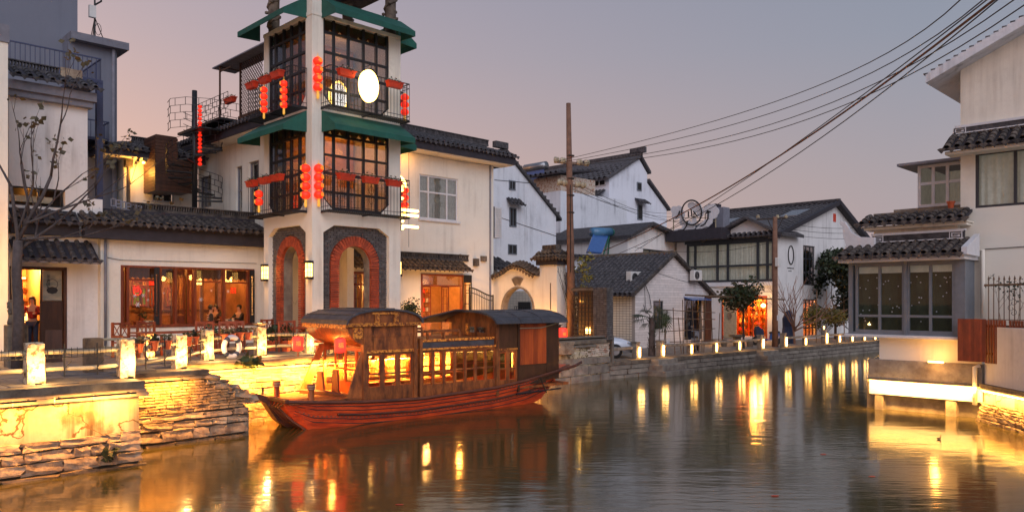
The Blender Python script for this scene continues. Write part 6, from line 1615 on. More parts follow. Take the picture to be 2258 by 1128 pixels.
lamp('wall_glow', 'POINT', (aE - .9, bE + 3.5, F + 1.6), 30, (1, .70, .35), .15, parent=eh); MB().bx((aE - .9, bE + 3.5, F + 1.5), (.1, .1, .12)).build('wall_lamp', 'warmlight', eh)
lamp('wall_glow', 'POINT', (e1 - 1.5, bE - 1.3, F + .5), 16, (1, .64, .3), .12, parent=eh)

# ================================================================== D: house with big windows
bD = .5; FD1 = Face('a', bD); aD = FD1.S(1716); FD2 = Face('b', aD)
dh = thing('window_house', 'white two storey house with wide dark framed windows, skylights and lit shop below', 'house', (aD, bD, F))
dR, dP = FD1.S(1912), FD1.S(1840); zs_ = lambda x, y: FD2.z(y, FD2.S(x)); zg = lambda x, y: FD1.z(y, FD1.S(x))
zeD = zs_(1716, 512); zpD = zg(1840, 452)
lB = FD2.S(1492); wD = sorted((FD2.S(1515), FD2.S(1707))); zwb, zwt = zs_(1707, 619), zs_(1707, 528)
sD = sorted((FD2.S(1592), FD2.S(1692))); zsb, zst = F + .25, zs_(1692, 652)
mb = wall(FD2, bD, lB, F - .1, zeD, [(*wD, zwb, zwt), (*sD, zsb, zst)], .25)
tw1 = (FD1.S(1771), FD1.S(1797), zg(1771, 628), zg(1771, 540)); tw2 = (FD1.S(1771), FD1.S(1802), F + .1, zg(1771, 659)); tw3 = (FD1.S(1856), FD1.S(1870), zg(1856, 590), zg(1856, 548))
wall(FD1, aD + .25, dR, F - .1, zeD, [tw1, tw2, tw3], .25, mb); mb.prism(FD1, [(aD, zeD), (dR, zeD), (dP, zpD)], 0, -.25)
mb.box(FaceR('b', dR), bD + .25, bD + 9, -.25, 0, F, zeD); mb.box(LOC, aD + .25, dR, lB - .2, lB, F, zeD).build('wall', 'white', dh)
for h in (tw1,): window(dh, FD1, *h, fr='frame', gl='glassdark', bar=.09, cols=3, rows=3, n=-.1)
window(dh, FD1, *tw3, fr='orangewood', gl='glassdark', bar=.07, cols=3, rows=1, n=-.08)
window(dh, FD1, *tw2, fr='wood', gl='glasswarm', bar=.09, cols=4, rows=4, n=-.08, back=False)
MB().box(LOC, tw2[0] - .5, tw2[1] + 4, bD + 1.4, bD + 1.5, F, F + 3.2).box(LOC, tw2[1] + .8, tw2[1] + .9, bD + .3, bD + 1.4, F, F + 3.2).build('inner_wall', 'wallwarm', dh); lamp('side_room_lamp', 'POINT', ((tw2[0] + tw2[1]) / 2, bD + .8, F + 1.8), 110, (1, .58, .2), .12, parent=dh)
Lw = wD[1] - wD[0]
r_ = lambda x: (FD2.S(x) - wD[0]) / Lw
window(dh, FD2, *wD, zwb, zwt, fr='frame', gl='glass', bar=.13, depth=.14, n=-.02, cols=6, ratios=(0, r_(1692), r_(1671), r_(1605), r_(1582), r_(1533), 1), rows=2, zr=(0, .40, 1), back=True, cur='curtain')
MB().box(FD2, wD[0] - .1, wD[1] + .1, .0, .12, zwt, zwt + .22).build('window_head', 'frame', dh)
MB().box(FD2, bD + .1, lB, .0, .10, zwb - .30, zwb - .05).build('string_course', 'oldwhite', dh)
lamp('curtain_glow', 'POINT', (aD + .8, (wD[0] * .6 + wD[1] * .4), zwb + 1.6), 26, (1, .75, .4), .15, parent=dh)
# canopy with sign above, projecting left part
cL, cR = FD2.S(1468, 1.3), FD2.S(1590, 1.3)
MB().box(FD2, cR, cL, .0, 1.3, zs_(1590, 529), zs_(1590, 505)).build('canopy', 'fascia', dh)
# roof
roof_slope(dh, FD2, bD - .4, lB + 1, .6, zeD - .12, -(dP - aD), zpD + .12, 'tiled', single=False, pitch=.36, L=.4, r=.125)
MB().prism(FD1, [(dR + .5, zeD - .3), (dR + .5, zeD - .08), (dP, zpD + .24), (dP, zpD + .02)], .45, -9).build('rear_roof', 'tiled', dh)
MB().prism(FD1, [(aD - .6, zeD - .35), (dP, zpD + .0), (dP, zpD + .30), (aD - .6, zeD - .05)], .45, .22).prism(FD1, [(dR + .6, zeD - .35), (dR + .6, zeD - .05), (dP + .001, zpD + .30), (dP + .001, zpD + .0)], .48, .22).build('bargeboard', 'fascia', dh)
MB().box(Face('b', dP), bD - .4, lB + 1, -.14, .14, zpD + .2, zpD + .42).build('ridge', 'tiled', dh)
for p_, q_, u_ in ((1.3, 2.6, .55), (6.0, 7.2, .42)):
    rn, rs_ = (dP - aD) + .6, zpD - zeD + .24; n_ = lambda t: .6 - rn * t; z_ = lambda t: zeD - .12 + rs_ * t
    g = MB(); t0_, t1_ = u_, u_ + .22
    g.add([FD2(p_, n_(t0_), z_(t0_) + .14), FD2(q_, n_(t0_), z_(t0_) + .14), FD2(q_, n_(t1_), z_(t1_) + .14), FD2(p_, n_(t1_), z_(t1_) + .14)] + [FD2(p_, n_(t0_), z_(t0_)), FD2(q_, n_(t0_), z_(t0_)), FD2(q_, n_(t1_), z_(t1_)), FD2(p_, n_(t1_), z_(t1_))], [(0, 1, 2, 3), (0, 4, 5, 1), (1, 5, 6, 2), (2, 6, 7, 3), (3, 7, 4, 0)])
    g.build('skylight', 'metal', dh)
# cross gable
cg0, cg1, cgp = FD2.S(1716), FD2.S(1578), FD2.S(1652); zc0, zcp = zs_(1716, 517), zs_(1652, 484)
MB().prism(FD2, [(cg0, zc0), (cg1, zc0), (cgp, zcp)], .06, -2.0).build('cross_gable', 'white', dh)
MB().prism(FD2, [(cg0 - .5, zc0 - .1), (cgp, zcp + .02), (cgp, zcp + .2), (cg0 - .5, zc0 + .1)], .5, -2.6).prism(FD2, [(cg1 + .9, zc0 - .25), (cg1 + .9, zc0 - .05), (cgp + .001, zcp + .2), (cgp + .001, zcp + .02)], .5, -2.6).build('cross_gable_roof', 'tiled', dh)
MB().box(FD1, FD1.S(1837), FD1.S(1843), .0, .02, zg(1840, 489), zg(1840, 471)).build('vent', 'boxred', dh)
ov = MB(); so_ = FD1.S(1743); zo = zg(1743, 562); ov.ring(FD1, [(so_ + .40 * math.cos(t * .2094), zo + .62 * math.sin(t * .2094)) for t in range(30)], [(so_ + .35 * math.cos(t * .2094), zo + .56 * math.sin(t * .2094)) for t in range(30)], .02, .06); ov.build('oval_ring', 'iron', dh)
mk = MB()
for i in range(9): mk.bx(FD1(so_ - .42 + i * .105, .01, zo - .85), (.06, .01, rnd.uniform(.05, .10)))
for i in range(5): mk.bx(FD1(so_ - .30 + i * .1, .01, zo - 1.03), (.05, .01, rnd.uniform(.04, .08)))
mk.build('small_marks', 'iron', dh, kind='stuff')
# shop interior
MB().box(LOC, aD + 2.6, aD + 2.7, sD[0] - .5, sD[1] + .5, F, F + 3.6).box(LOC, aD + .3, aD + 2.6, sD[1] + .4, sD[1] + .5, F, F + 3.6).box(LOC, aD + .3, aD + 2.6, sD[0] - .5, sD[0] - .4, F, F + 3.6).box(LOC, aD + .3, aD + 2.6, sD[0] - .4, sD[1] + .4, F + 3.5, F + 3.6).build('inner_room', 'wallwarm', dh)
shl = MB(); Fi = Face('b', aD + 2.4)
for k_ in range(6): shl.box(Fi, sD[0] - .3, sD[1] + .3, 0, .3, F + .5 + k_ * .5, F + .54 + k_ * .5)
for k_ in range(5): x = sD[0] + (sD[1] - sD[0]) * k_ / 4; shl.box(Fi, x - .04, x + .04, 0, .31, F, F + 3.2)
shl.build('shelf', 'orangewood', dh)
for k_ in range(5):
    for j in range(11):
        if rnd.random() < .8:
            hh = rnd.uniform(.12, .36); c = Fi(sD[0] + .1 + j * (sD[1] - sD[0] - .2) / 10, .16, F + .54 + k_ * .5); MB().lathe(c, [(.05, 0), (.10, hh * .3), (.08, hh * .7), (.04, hh)], 8).build('vase', rnd.choice(('gilt', 'cream_panel', 'red_panel', 'blue_panel', 'wood')), dh)
lamp('shop_lamp', 'POINT', (aD + 1.3, (sD[0] + sD[1]) / 2, F + 2.7), 260, (1, .56, .18), .2, parent=dh)
MB().box(FD2, sD[0], sD[0] + .1, -.1, .05, F, zst).box(FD2, sD[1] - .1, sD[1], -.1, .05, F, zst).box(FD2, sD[0] + .1, sD[1] - .1, -.1, .05, zst - .12, zst).box(FD2, sD[0] + (sD[1] - sD[0]) * .3, sD[0] + (sD[1] - sD[0]) * .32, -.08, .0, F, zst - .12).build('shop_frame', 'orangewood', dh)
MB().box(FD2, sD[1] - 1.1, sD[1] - .15, .03, .08, F + .1, zst - .15).build('shop_door', 'bamboo', dh)
for zq in (.55, .75): 
    c = FD2(sD[1] - .62, .1, F + (zst - F) * zq); MB().lathe((0, 0, 0), [(.001, 0), (.18, .001), (.18, .03), (.001, .03)], 12, Fr=lambda x, y, z: (c[0] - z, c[1] + x, c[2] + y * 1.3)).build('wall_plate', 'stone', dh)
wlp = thing('street_lamp', 'bright round bulb lamp on the front of the glowing shop', 'lamp', FD2(FD2.S(1683), .6, zs_(1683, 673))); c = FD2(FD2.S(1683, .6), .6, zs_(1683, 673))
MB().lathe(c, [(.02, -.14), (.12, -.08), (.15, 0), (.12, .08), (.02, .14)], 12).build('bulb', 'tube', wlp, smooth=True); MB().tube([c, (c[0] + .6, c[1], c[2] + .1)], .02, 4).build('bracket', 'iron', wlp); lamp('bulb_glow', 'POINT', (c[0] - .35, c[1], c[2]), 40, (1, .66, .3), .1, parent=wlp)
# left wing of D
bWg = 8.2; FWg = Face('a', bWg); w0, w1, wp = FWg.S(1384), FWg.S(1512), FWg.S(1428)
wg = thing('side_wing', 'white gabled side wing left of the wide window house, behind the small tiled house', 'house', (w0, bWg, F))
zA_, zB_, zP_ = FWg.z(523, w0), FWg.z(532, w1), FWg.z(497, wp); ww = (FWg.S(1418), FWg.S(1465), FWg.z(566, w0), FWg.z(546, w0))
mb = wall(FWg, w0, w1, F, min(zA_, zB_) - .01, [ww], .2); mb.prism(FWg, [(w0, min(zA_, zB_) - .01), (w1, min(zA_, zB_) - .01), (w1, zB_), (wp, zP_), (w0, zA_)], 0, -.2); mb.box(Face('b', w0), bWg + .2, bWg + 8, -.2, 0, F, zA_).build('wall', 'white', wg)
window(wg, FWg, *ww, fr='frame', gl='glassdark', bar=.07, cols=3, rows=1, n=-.06, cur='curtain')
MB().prism(FWg, [(w0 - .3, zA_ - .1), (wp, zP_), (wp, zP_ + .22), (w0 - .3, zA_ + .12)], .5, -8).prism(FWg, [(w1 + .2, zB_ - .1), (w1 + .2, zB_ + .12), (wp + .001, zP_ + .22), (wp + .001, zP_)], .5, -8).build('roof', 'tiled', wg)
# roof sign ------------------------------------------------------------------
FSg = Face('b', aD - 1.0); sg3 = thing('roof_sign', 'white scroll shaped cutout sign with dark ring standing on the flat canopy', 'sign', FSg(FSg.S(1540), 0, zs_(1590, 505)))
def sgp(x, y): s = FSg.S(x); return (s, FSg.z(y, s))
def blob(cx, cy, rx, ry, k_=12, w_=0): return [sgp(cx + rx * math.cos(t * 2 * math.pi / k_), cy + ry * math.sin(t * 2 * math.pi / k_)) for t in range(k_)]
# coordinates read off the photograph, converted to real points on the sign plane
cut = MB()
n0 = 0
for cx, cy, rx, ry in ((1488, 463, 8, 9), (1498, 462, 8, 9), (1503, 472, 8, 10), (1490, 475, 8, 9), (1526, 453, 9, 8), (1537, 458, 11, 11), (1545, 468, 8, 11), (1505, 489, 6, 9), (1532, 487, 5, 8), (1563, 462, 11, 11), (1573, 458, 8, 9), (1578, 466, 9, 10), (1571, 476, 12, 7)):
    cut.prism(FSg, blob(cx, cy, rx, ry), n0, n0 + .05); n0 += .003
cut.prism(FSg, [sgp(*p) for p in ((1484, 517), (1484, 510), (1492, 505), (1504, 503), (1510, 494), (1520, 486), (1534, 495), (1534, 503), (1524, 512), (1512, 515), (1500, 516))], n0 + .003, n0 + .055)
cut.prism(FSg, [sgp(*p) for p in ((1537, 513), (1537, 503), (1546, 494), (1556, 484), (1573, 482), (1572, 492), (1564, 500), (1554, 502), (1546, 505), (1541, 512))], n0 + .006, n0 + .06)
cut.build('scroll_cutout', 'whiteframe', sg3)
sw = MB(); n1 = n0 + .08
for pth in ([(1501, 465), (1498, 474), (1492, 480)], [(1559, 470), (1563, 465), (1569, 467)], [(1564, 467), (1563, 482), (1556, 494), (1547, 498)], [(1497, 508), (1509, 507), (1516, 498), (1518, 488)], [(1520, 466), (1520, 478)], [(1526, 462), (1528, 478), (1536, 478)], [(1531, 466), (1540, 478)], [(1485, 516), (1491, 512), (1498, 516)]):
    sw.tube([(sgp(*p)[0], n1, sgp(*p)[1]) for p in pth], .05, 5, Fr=FSg)
sw.build('dark_strokes', 'iron', sg3)
cx, cy = 1529, 469; rgm = [( *[sgp(cx + 22 * math.cos(t * .2094), cy + 27 * math.sin(t * .2094))][0],) for t in range(30)]
MB().tube([(p[0], n1 + .1, p[1]) for p in rgm], .055, 6, Fr=FSg, closed=True).build('ring', 'iron', sg3)
fr_ = MB()
for x in (1483, 1505, 1528, 1553, 1576): p = sgp(x, 470); fr_.tube([(p[0], -.12, zs_(1590, 505)), (p[0], -.12, p[1])], .04, 4, Fr=FSg)
for y in (480, 487): fr_.tube([(sgp(1484, y)[0], -.12, sgp(1484, y)[1]), (sgp(1577, y)[0], -.12, sgp(1577, y)[1])], .03, 4, Fr=FSg)
fr_.build('support_frame', 'bamboo', sg3)
tk = thing('roof_tank', 'grey cabinet standing on the roof behind the scroll sign', 'cabinet', (aD + .4, FD2.S(1585), zeD)); Ft = Face('b', aD + .3)
MB().box(Ft, *sorted((Ft.S(1579), Ft.S(1596))), -.8, 0, zeD + .4, Ft.z(456, Ft.S(1590))).build('case', 'greytrim', tk, bevel=.03); MB().box(Ft, *sorted((Ft.S(1558), Ft.S(1577))), -.8, -.1, zeD + .4, Ft.z(450, Ft.S(1560))).build('frame', 'fascia', tk)
# ================================================================== house over the water on the right
aB = 11.0; FB1 = Face('b', aB); FW = Face('b', aB + 1.0)
rhs = thing('canal_house', 'cream canal house on a lit plinth with grey bay window and tiled eaves', 'house', (aB, -16.4, 0))
ys = lambda Fr, x, y, n=0: Fr.z(y, Fr.S(x, n), n)
bR0, bR1 = FB1.S(2128), FB1.S(1868)            # right and left ends of the bay
bPl0, bPl1 = FB1.S(2166), FB1.S(1914)
zSill = ys(FB1, 2100, 742, .1); zPt = ys(FB1, 2110, 801); zPb = ys(FB1, 2160, 850); zBm = ys(FB1, 2160, 862); zBb = ys(FB1, 2160, 888)
MB().box(FB1, bPl0, bPl1, -3.5, .0, zPb, zPt).build('plinth', 'concrete', rhs, bevel=.01)
MB().box(FB1, bPl0, bPl1, -3.5, .10, zPb - .07, zPb - .002).build('plinth_ledge', 'ledge', rhs)
MB().box(FB1, bPl0, bPl1, -.5, -.06, zBb, zPb - .072).build('beam', 'whiteframe', rhs, bevel=.02)
for x0, x1 in ((1925, 1944), (2082, 2106)): MB().box(FB1, FB1.S(x1), FB1.S(x0), -.45, -.1, -.6, zBb).build('pile', 'concrete', rhs, bevel=.02)
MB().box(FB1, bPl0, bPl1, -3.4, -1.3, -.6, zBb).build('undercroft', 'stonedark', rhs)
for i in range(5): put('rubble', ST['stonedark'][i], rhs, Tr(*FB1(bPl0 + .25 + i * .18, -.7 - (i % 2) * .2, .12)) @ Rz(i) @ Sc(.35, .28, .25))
lamp('plinth_glow', 'AREA', FB1((bPl0 + bPl1) / 2, .22, zPb - .09), 90, (1, .66, .25), .06, bPl1 - bPl0, (0, -.75, 0), parent=rhs); MB().box(FB1, bPl0 + .1, bPl1 - .1, .12, .18, zPb - .06, zPb - .03).build('strip_light', 'tube', rhs)
# wall under the bay
bw1 = FB1.S(1933); MB().box(FB1, bR0 - .35, bw1, -3, -.22, zPt, zSill - .05).build('lower_wall', 'cream', rhs)
lamp('bay_wash', 'POINT', FB1((bR0 + bw1) / 2 - .5, .30, zPt + .10), 13, (1, .58, .2), .1, parent=rhs); MB().box(FB1, bR0 + .5, bR0 + .9, .12, .16, zPt + .0, zPt + .05).build('strip_light', 'warmlight', rhs)
MB().box(FB1, bR0 + .15, bR1 + .05, -.6, .12, zSill - .09, zSill + .0).build('sill', 'whiteframe', rhs, bevel=.012)
# bay window
zBt = ys(FB1, 2128, 573) + .02; wb0, wb1 = bR0, bR1 - .04
r_ = lambda x: (FB1.S(x) - wb0) / (wb1 - wb0)
MB().box(FB1, wb0 + .02, wb1, -.16, -.02, zSill, zSill + .07).box(FB1, wb0, wb0 + .26, -.9, .0, zSill, zBt).box(FB1, wb1 - .12, wb1, -1.0, -.0, zSill, zBt).box(FB1, wb0 + .26, wb1 - .12, -.12, -.01, zBt - .06, zBt).build('bay_frame', 'bluegrey', rhs)
xs = (2116, 2103, 2050, 2001, 1994, 1934, 1886)
w1 = window(rhs, FB1, FB1.S(2105), FB1.S(1999), zSill + .07, zBt - .06, cols=2, rows=2, zr=(0, .24, 1), fr='bluegrey', gl='glass', bar=.07, depth=.09, n=-.06, back=False)
w2 = window(rhs, FB1, FB1.S(1994), FB1.S(1886), zSill + .07, zBt - .06, cols=2, rows=2, zr=(0, .24, 1), fr='bluegrey', gl='glass', bar=.07, depth=.09, n=-.06, back=False)
MB().box(FB1, FB1.S(2000), FB1.S(1993), -.1, .02, zSill, zBt).build('mullion', 'bluegrey', rhs)
# sheer dotted curtain
cu = curtain(rhs, FB1, wb0 + .3, wb1 - .15, zSill + .05, zBt - .06, -.30, 'curtaingreen', .03, .30)
dots = MB()
for i in range(46):
    s = rnd.uniform(wb0 + .4, wb1 - .25); z = rnd.uniform(zSill + .35, zBt - .4)
    dots.add([FB1(s + .022 * math.cos(t * 1.047), -.24, z + .022 * math.sin(t * 1.047)) for t in range(6)], [(0, 1, 2, 3, 4, 5)])
dots.build('curtain_dots', 'whiteframe', cu, kind='stuff', recalc=False)
MB().box(FB1, wb0 + .3, wb1 - .15, -.24, -.2, zBt - .32, zBt - .07).build('pelmet', 'curtain', cu)
# tiled canopy of the bay
zc0 = ys(FB1, 2133, 566, .35); 
MB().box(FB1, bR0 - .08, bR1 + .12, -1.0, .38, zBt, zBt + .14).build('eave_board', 'whiteframe', rhs)
roof_slope(rhs, FB1, bR0 - .0, bR1 + .14, .52, zBt + .17, -.70, zBt + .60, 'tile', pitch=.265, r=.095, L=.2)
MB().prism(lambda n, s, z: FB1(s, n, z), [(.5, zBt + .12), (.5, zBt + .32), (-.7, zBt + .74), (-.7, zBt + .1)], bR0 - .18, bR0 - .04).build('end_wall', 'whiteframe', rhs)
def fret_ridge(Fr, s0, s1, n, z, h, squares):
    o = MB().box(Fr, s0, s1, n - .08, n + .08, z, z + h).build('ridge', 'tiled', rhs)
    g = MB().box(Fr, s0 - .03, s1 + .03, n - .1, n + .1, z + h, z + h + .04).box(Fr, s0, s1, n + .081, n + .10, z, z + .03).box(Fr, s0, s1, n + .081, n + .10, z + h - .03, z + h)
    for s in squares:
        g.box(Fr, s - .17, s + .17, n + .081, n + .09, z + .03, z + h - .03)
    g.build('ridge_trim', 'whiteframe', o)
    f = MB()
    for s in squares:
        a, c = .13, z + h / 2; q = h * .30
        for x0, x1, y0, y1 in ((-a, a, q, q), (a, a, -q, q), (-a, a, -q, -q), (-a, -a, -q, q * .3), (-a, a * .5, q * .3, q * .3), (a * .5, a * .5, -q * .3, q * .3), (-a * .3, a * .5, -q * .3, -q * .3)):
            f.box(Fr, s + min(x0, x1) - .012, s + max(x0, x1) + .012, n + .0905, n + .098, c + min(y0, y1) - .012, c + max(y0, y1) + .012)
    f.build('key_fret', 'iron', o)
fret_ridge(FB1, bR0 + .18, FB1.S(1922, -.5), -.62, zBt + .62, .24, (bR0 + .38, FB1.S(1934, -.5)))
# flying eave ornament on the left end
fo = MB(); L_ = FB1.S(1925, -.3); R_ = bR1 + .20; zb = zBt + .35
fo.prism(FB1, [(L_ - .05, zb + .0), (L_ - .05, zb + .42), (L_ + (R_ - L_) * .45, zb + .46), (L_ + (R_ - L_) * .75, zb + .62), (R_ - .02, zb + .95), (R_ + .12, zb + 1.0), (R_ + .16, zb + .92), (R_ + .06, zb + .80), (R_ + .04, zb + .5), (R_ - .04, zb + .25), (R_ + .04, zb - .05), (R_ - .1, zb - .10)], -.42, -.30)
fo.build('flying_eave', 'whiteframe', rhs, bevel=.01)
# main walls ---------------------------------------------------------------------
bU = FW.S(2118); zU2 = FW.z(150, bU); bFar = -24.0; zU3 = zU2 + (bU - bFar) * ((FW.z(72, FW.S(2258)) - FW.z(150, bU)) / (bU - FW.S(2258)))
bpk = bU - 5.2; zpkU = zU2 + (zU3 - zU2) * (5.2 / (bU - bFar))
uw = (FW.S(2290), FW.S(2151), ys(FW, 2151, 459), ys(FW, 2151, 338))
mb = wall(FW, bFar, bU, .8, zU2 - .01, [uw], .25)
mb.prism(FW, [(bFar, zU2 - .01), (bU, zU2 - .01), (bU, zU2), (bpk, zpkU), (bFar, zU2)], 0, -.25)
mb.box(LOC, aB + 1.25, aB + 8, bU - .25, bU, .8, zU2 - .02).build('wall', 'cream', rhs)
window(rhs, FW, *uw, fr='frame', gl='glass', bar=.07, depth=.1, n=-.05, cols=2, ratios=(0, .36, 1), rows=1, cur='curtain')
# lower block left of the corner
bLk = FW.S(1928, .2); zlow = ys(FW, 2130, 488)
MB().box(FW, bU + .002, bLk, -4, .25, zBt + .2, zlow).build('side_wall', 'cream', rhs); MB().box(FW, bU + .01, bw1 - .02, -4, .2, .8, zBt + .2).build('inner_wall', 'dark', rhs)
roof_slope(rhs, FW, FW.S(2131, .6), bLk + .32, .72, zlow + .05, .0, zlow + .34, 'tile', pitch=.265, r=.095, L=.2)
MB().box(FW, FW.S(2133, .6), bLk + .25, .0, .60, zlow - .05, zlow - .025).box(FW, FW.S(2131, .5), bLk + .2, .0, .50, zlow - .13, zlow - .05).build('eave_moulding', 'cream', rhs)
MB().box(FW, FW.S(2131, .0), bLk + .1, -.25, .0, zlow + .30, zlow + .42).build('parapet', 'ledge', rhs)
# upper tiled eave
zue = ys(FW, 2080, 334, .65); bue = FW.S(2078, .65)
roof_slope(rhs, FW, bFar, bue, .72, zue + .06, .0, zue + .52, 'tile', pitch=.265, r=.095, L=.2)
MB().box(FW, bFar, bue - .05, .0, .60, zue - .10, zue - .01).build('eave_soffit', 'cream', rhs)
fret_ridge(FW, bFar, FW.S(2105, .2), .0, zue + .55, .20, (FW.S(2113, .2),))
# top gable roof
rr = MB(); o1 = (bU + .75, zU2 - .10 - .75 * (zpkU - zU2) / 5.2)
rr.prism(FW, [o1, (o1[0], o1[1] + .26), (bpk, zpkU + .36), (bpk, zpkU + .1)], .6, -8).build('roof_edge', 'oldwhite', rhs)
k_ = 30; sl_ = MB()
for i in range(k_): t = i / k_; s = o1[0] + (bpk - o1[0]) * t; z = o1[1] + .26 + (zpkU + .1 - o1[1]) * t; sl_.bx(FW(s, .5, z + .01), (.2, .12, .04))
sl_.build('verge_tiles', 'tiled', rhs, kind='stuff')
MB().prism(FW, [(o1[0], o1[1] + .2), (bpk, zpkU + .36), (bpk - 5.2, zU2), (bpk - 5.2, zU2 - .2), (bpk, zpkU + .1)], -.3, -8).build('roof', 'tiled', rhs)
# sunroom
FSn2 = Face('b', aB + 2.4); q0, q1_ = FSn2.S(2120), FSn2.S(2023); zs0 = FSn2.z(458, q1_); zs1_ = FSn2.z(366, q1_)
snr = window(rhs, FSn2, q0 - 1, q1_, zs0, zs1_, fr='whiteframe', gl='glass', bar=.09, cols=4, ratios=(0, .34, .62, .80, 1), rows=2, zr=(0, .56, 1), n=-.05, back=False, name='sunroom_window')
MB().box(LOC, aB + 2.5, aB + 5.5, q1_ - .08, q1_, zs0, zs1_).build('sunroom_side', 'curtain', rhs)
MB().box(FSn2, q0 - 1, q1_ + .5, -3.2, .35, zs1_ + .002, zs1_ + .08).build('sunroom_roof', 'greytrim', rhs); MB().box(LOC, aB + 2.45, aB + 6, q0 - 1, bLk, zlow + .2, zs0).build('flat_roof', 'concrete', rhs)
curtain(rhs, FSn2, q0 - .6, q0 + .5, zs0, zs1_ - .2, -.5, 'curtain', .04, .2)
fp_ = thing('flower_pot', 'small red flower pot on the parapet beside the white sunroom', 'flower pot', FW(FW.S(2094, .1), -.1, zlow + .42)); c = FW(FW.S(2094), -.12, zlow + .42)
MB().lathe(c, [(.07, 0), (.10, .16), (.12, .17), (.12, .21)], 12).build('pot', 'terracotta', fp_)
# downpipe
pd = FW.S(2166, .15); MB().tube([(FW.S(2131, .1), .12, ys(FW, 2150, 552)), (pd, .12, ys(FW, 2166, 552)), (pd, .12, ys(FW, 2166, 700))], .06, 8, Fr=FW).build('downpipe', 'cream', rhs, smooth=True)
MB().tube([(FB1.S(2162), .06, zPt - .02), (FB1.S(2151), .06, zPt - .06), (FB1.S(2151), .06, zBb - .05)], .06, 8, Fr=FB1).build('drain_pipe', 'cream', rhs, smooth=True)
MB().tube([(FW.S(2172), .02, ys(FW, 2172, 549)), (bFar, .02, ys(FW, 2172, 549) + .2)], .012, 4, Fr=FW).build('wall_cable', 'wirem', rhs)
# quay wall and yard on the far right ------------------------------------------------
yd = thing('yard_wall', 'white yard wall above rough lit stones at the right border', 'wall', (10.5, -17, 0))
dq = Vector((-1.5, -1.35)).normalized(); nq = Vector((-dq.y, dq.x))      # outward normal towards the camera
if nq.dot(Vector((-1, 0))) < 0: nq = -nq
def FQr(s, n, z): return (11.0 + dq.x * s + nq.x * n, -16.42 + dq.y * s + nq.y * n, z)
def zq(y, s, n=0): p = FQr(s, n, 0); return Z(y, p[0], p[1])
def sq(px):
    t = (px - CX) / FPX; best = min((abs((W(*FQr(s / 100, 0, 0)[:2]).x / W(*FQr(s / 100, 0, 0)[:2]).y) - t), s / 100) for s in range(-100, 800)); return best[1]
zl1, zl2 = zq(850, .3), zq(868, .3)
MB().box(FQr, .02, 9, -.4, -.02, zl1 + .03, zq(725, 2.0)).build('wall', 'white', yd); MB().box(FQr, -.0, 9, -.5, .12, zl1 - .12, zl1 + .03).build('ledge', 'ledge', yd)
MB().box(FQr, 0, 9, -.5, -.02, -.5, zl1 - .12).build('mortar', 'quayplaster', yd)
P = Pieces('stone', yd); stw = ST['stone']
for j, (z0, z1) in enumerate(((-.12, .08), (.08, .24), (.24, .38), (.38, .50))):
    s = .05
    while s < 7:
        ln = rnd.uniform(.2, .5); p = FQr(s + ln / 2, -.02 + .14 * (3 - j) / 3, (z0 + z1) / 2); P.add(rnd.choice(stw), Tr(*p) @ Rz(math.atan2(dq.y, dq.x)) @ Sc(ln - .02, .25, z1 - z0 - .015)); s += ln
P.done()
c = FQr(2.4, .22, zl1 - .14); lamp('ledge_glow', 'AREA', c, 110, (1, .64, .22), 4.6, .05, (.55, 0, math.atan2(dq.y, dq.x)), parent=yd); MB().box(FQr, .2, 4.8, .10, .14, zl1 - .16, zl1 - .13).build('strip_light', 'tube', yd)
# slatted screen
sl = thing('slatted_screen', 'dark red brown slatted wooden screen hung on the corner below the iron fence', 'screen', (10.7, -16.4, 1.5))
Fs1 = Face('b', aB - .25); u, v = Fs1.S(2174), Fs1.S(2112); zt_, zb_ = ys(Fs1, 2112, 702), ys(Fs1, 2112, 795)
slm = MB().bx((0, 0, 0), (1, 1, 1)).mesh('slat', 'redwood'); n_ = 15
for i in range(n_): s = v + (u - v) * (i + .5) / n_; put('slat', slm, sl, Tr(*Fs1(s, 0, (zt_ + zb_) / 2)) @ Sc(.03, .045, zt_ - zb_ + .0))
n2 = 15; c0 = Fs1(u, 0, 0); L2 = 1.25; d2_ = Vector((-.50, -.87))
for i in range(n2):
    if i == 8: continue
    p = (c0[0] + d2_.x * L2 * i / n2, c0[1] + d2_.y * L2 * i / n2, (zt_ + zb_) / 2 - .02); put('slat', slm, sl, Tr(*p) @ Rz(math.atan2(d2_.y, d2_.x)) @ Sc(.05, .03, zt_ - zb_))
mb = MB()
for z in (zt_ - .22, zb_ + .2): mb.box(Fs1, u, v, -.05, -.03, z, z + .05); mb.box(Rot((c0[0], c0[1], 0), math.atan2(d2_.y, d2_.x)), 0, L2, .03, .05, z, z + .07)
mb.build('rail', 'wood', sl)
# iron spear fence with creeper
Fi1 = Face('b', aB + .1); i0, i1 = Fi1.S(2180), Fi1.S(2180) - 3.2; zi0, zi1 = ys(Fi1, 2185, 712), ys(Fi1, 2185, 622)
inf = thing('spear_fence', 'rusty iron spear fence with scrollwork and dry creeper above the yard wall', 'fence', (aB + .1, i1, zi0))
br_ = MB().tube([(i0 - 1.6 + t * .4, .0, (zi0 + zi1) / 2) for t in range(5)], .001, 3)
P = Pieces('spear', inf); spm = MB().tube([(0, 0, 0), (0, 0, zi1 - zi0 + .05)], .013, 5).lathe((0, 0, zi1 - zi0 + .05), [(.013, 0), (.028, .03), (.002, .13)], 5).mesh('spear', 'bamboodark')
for i in range(26): s = i0 - i * .122; P.add(spm, Tr(*Fi1(s, 0, zi0)))
P.done()
MB().tube([(i0 + .1, .02, zi1 - .08), (i1, .02, zi1 - .02)], .03, 6, Fr=Fi1).tube([(i0, .0, zi0 + .1), (i1, .0, zi0 + .1)], .015, 4, Fr=Fi1).build('rail', 'bamboodark', inf)
g = MB()
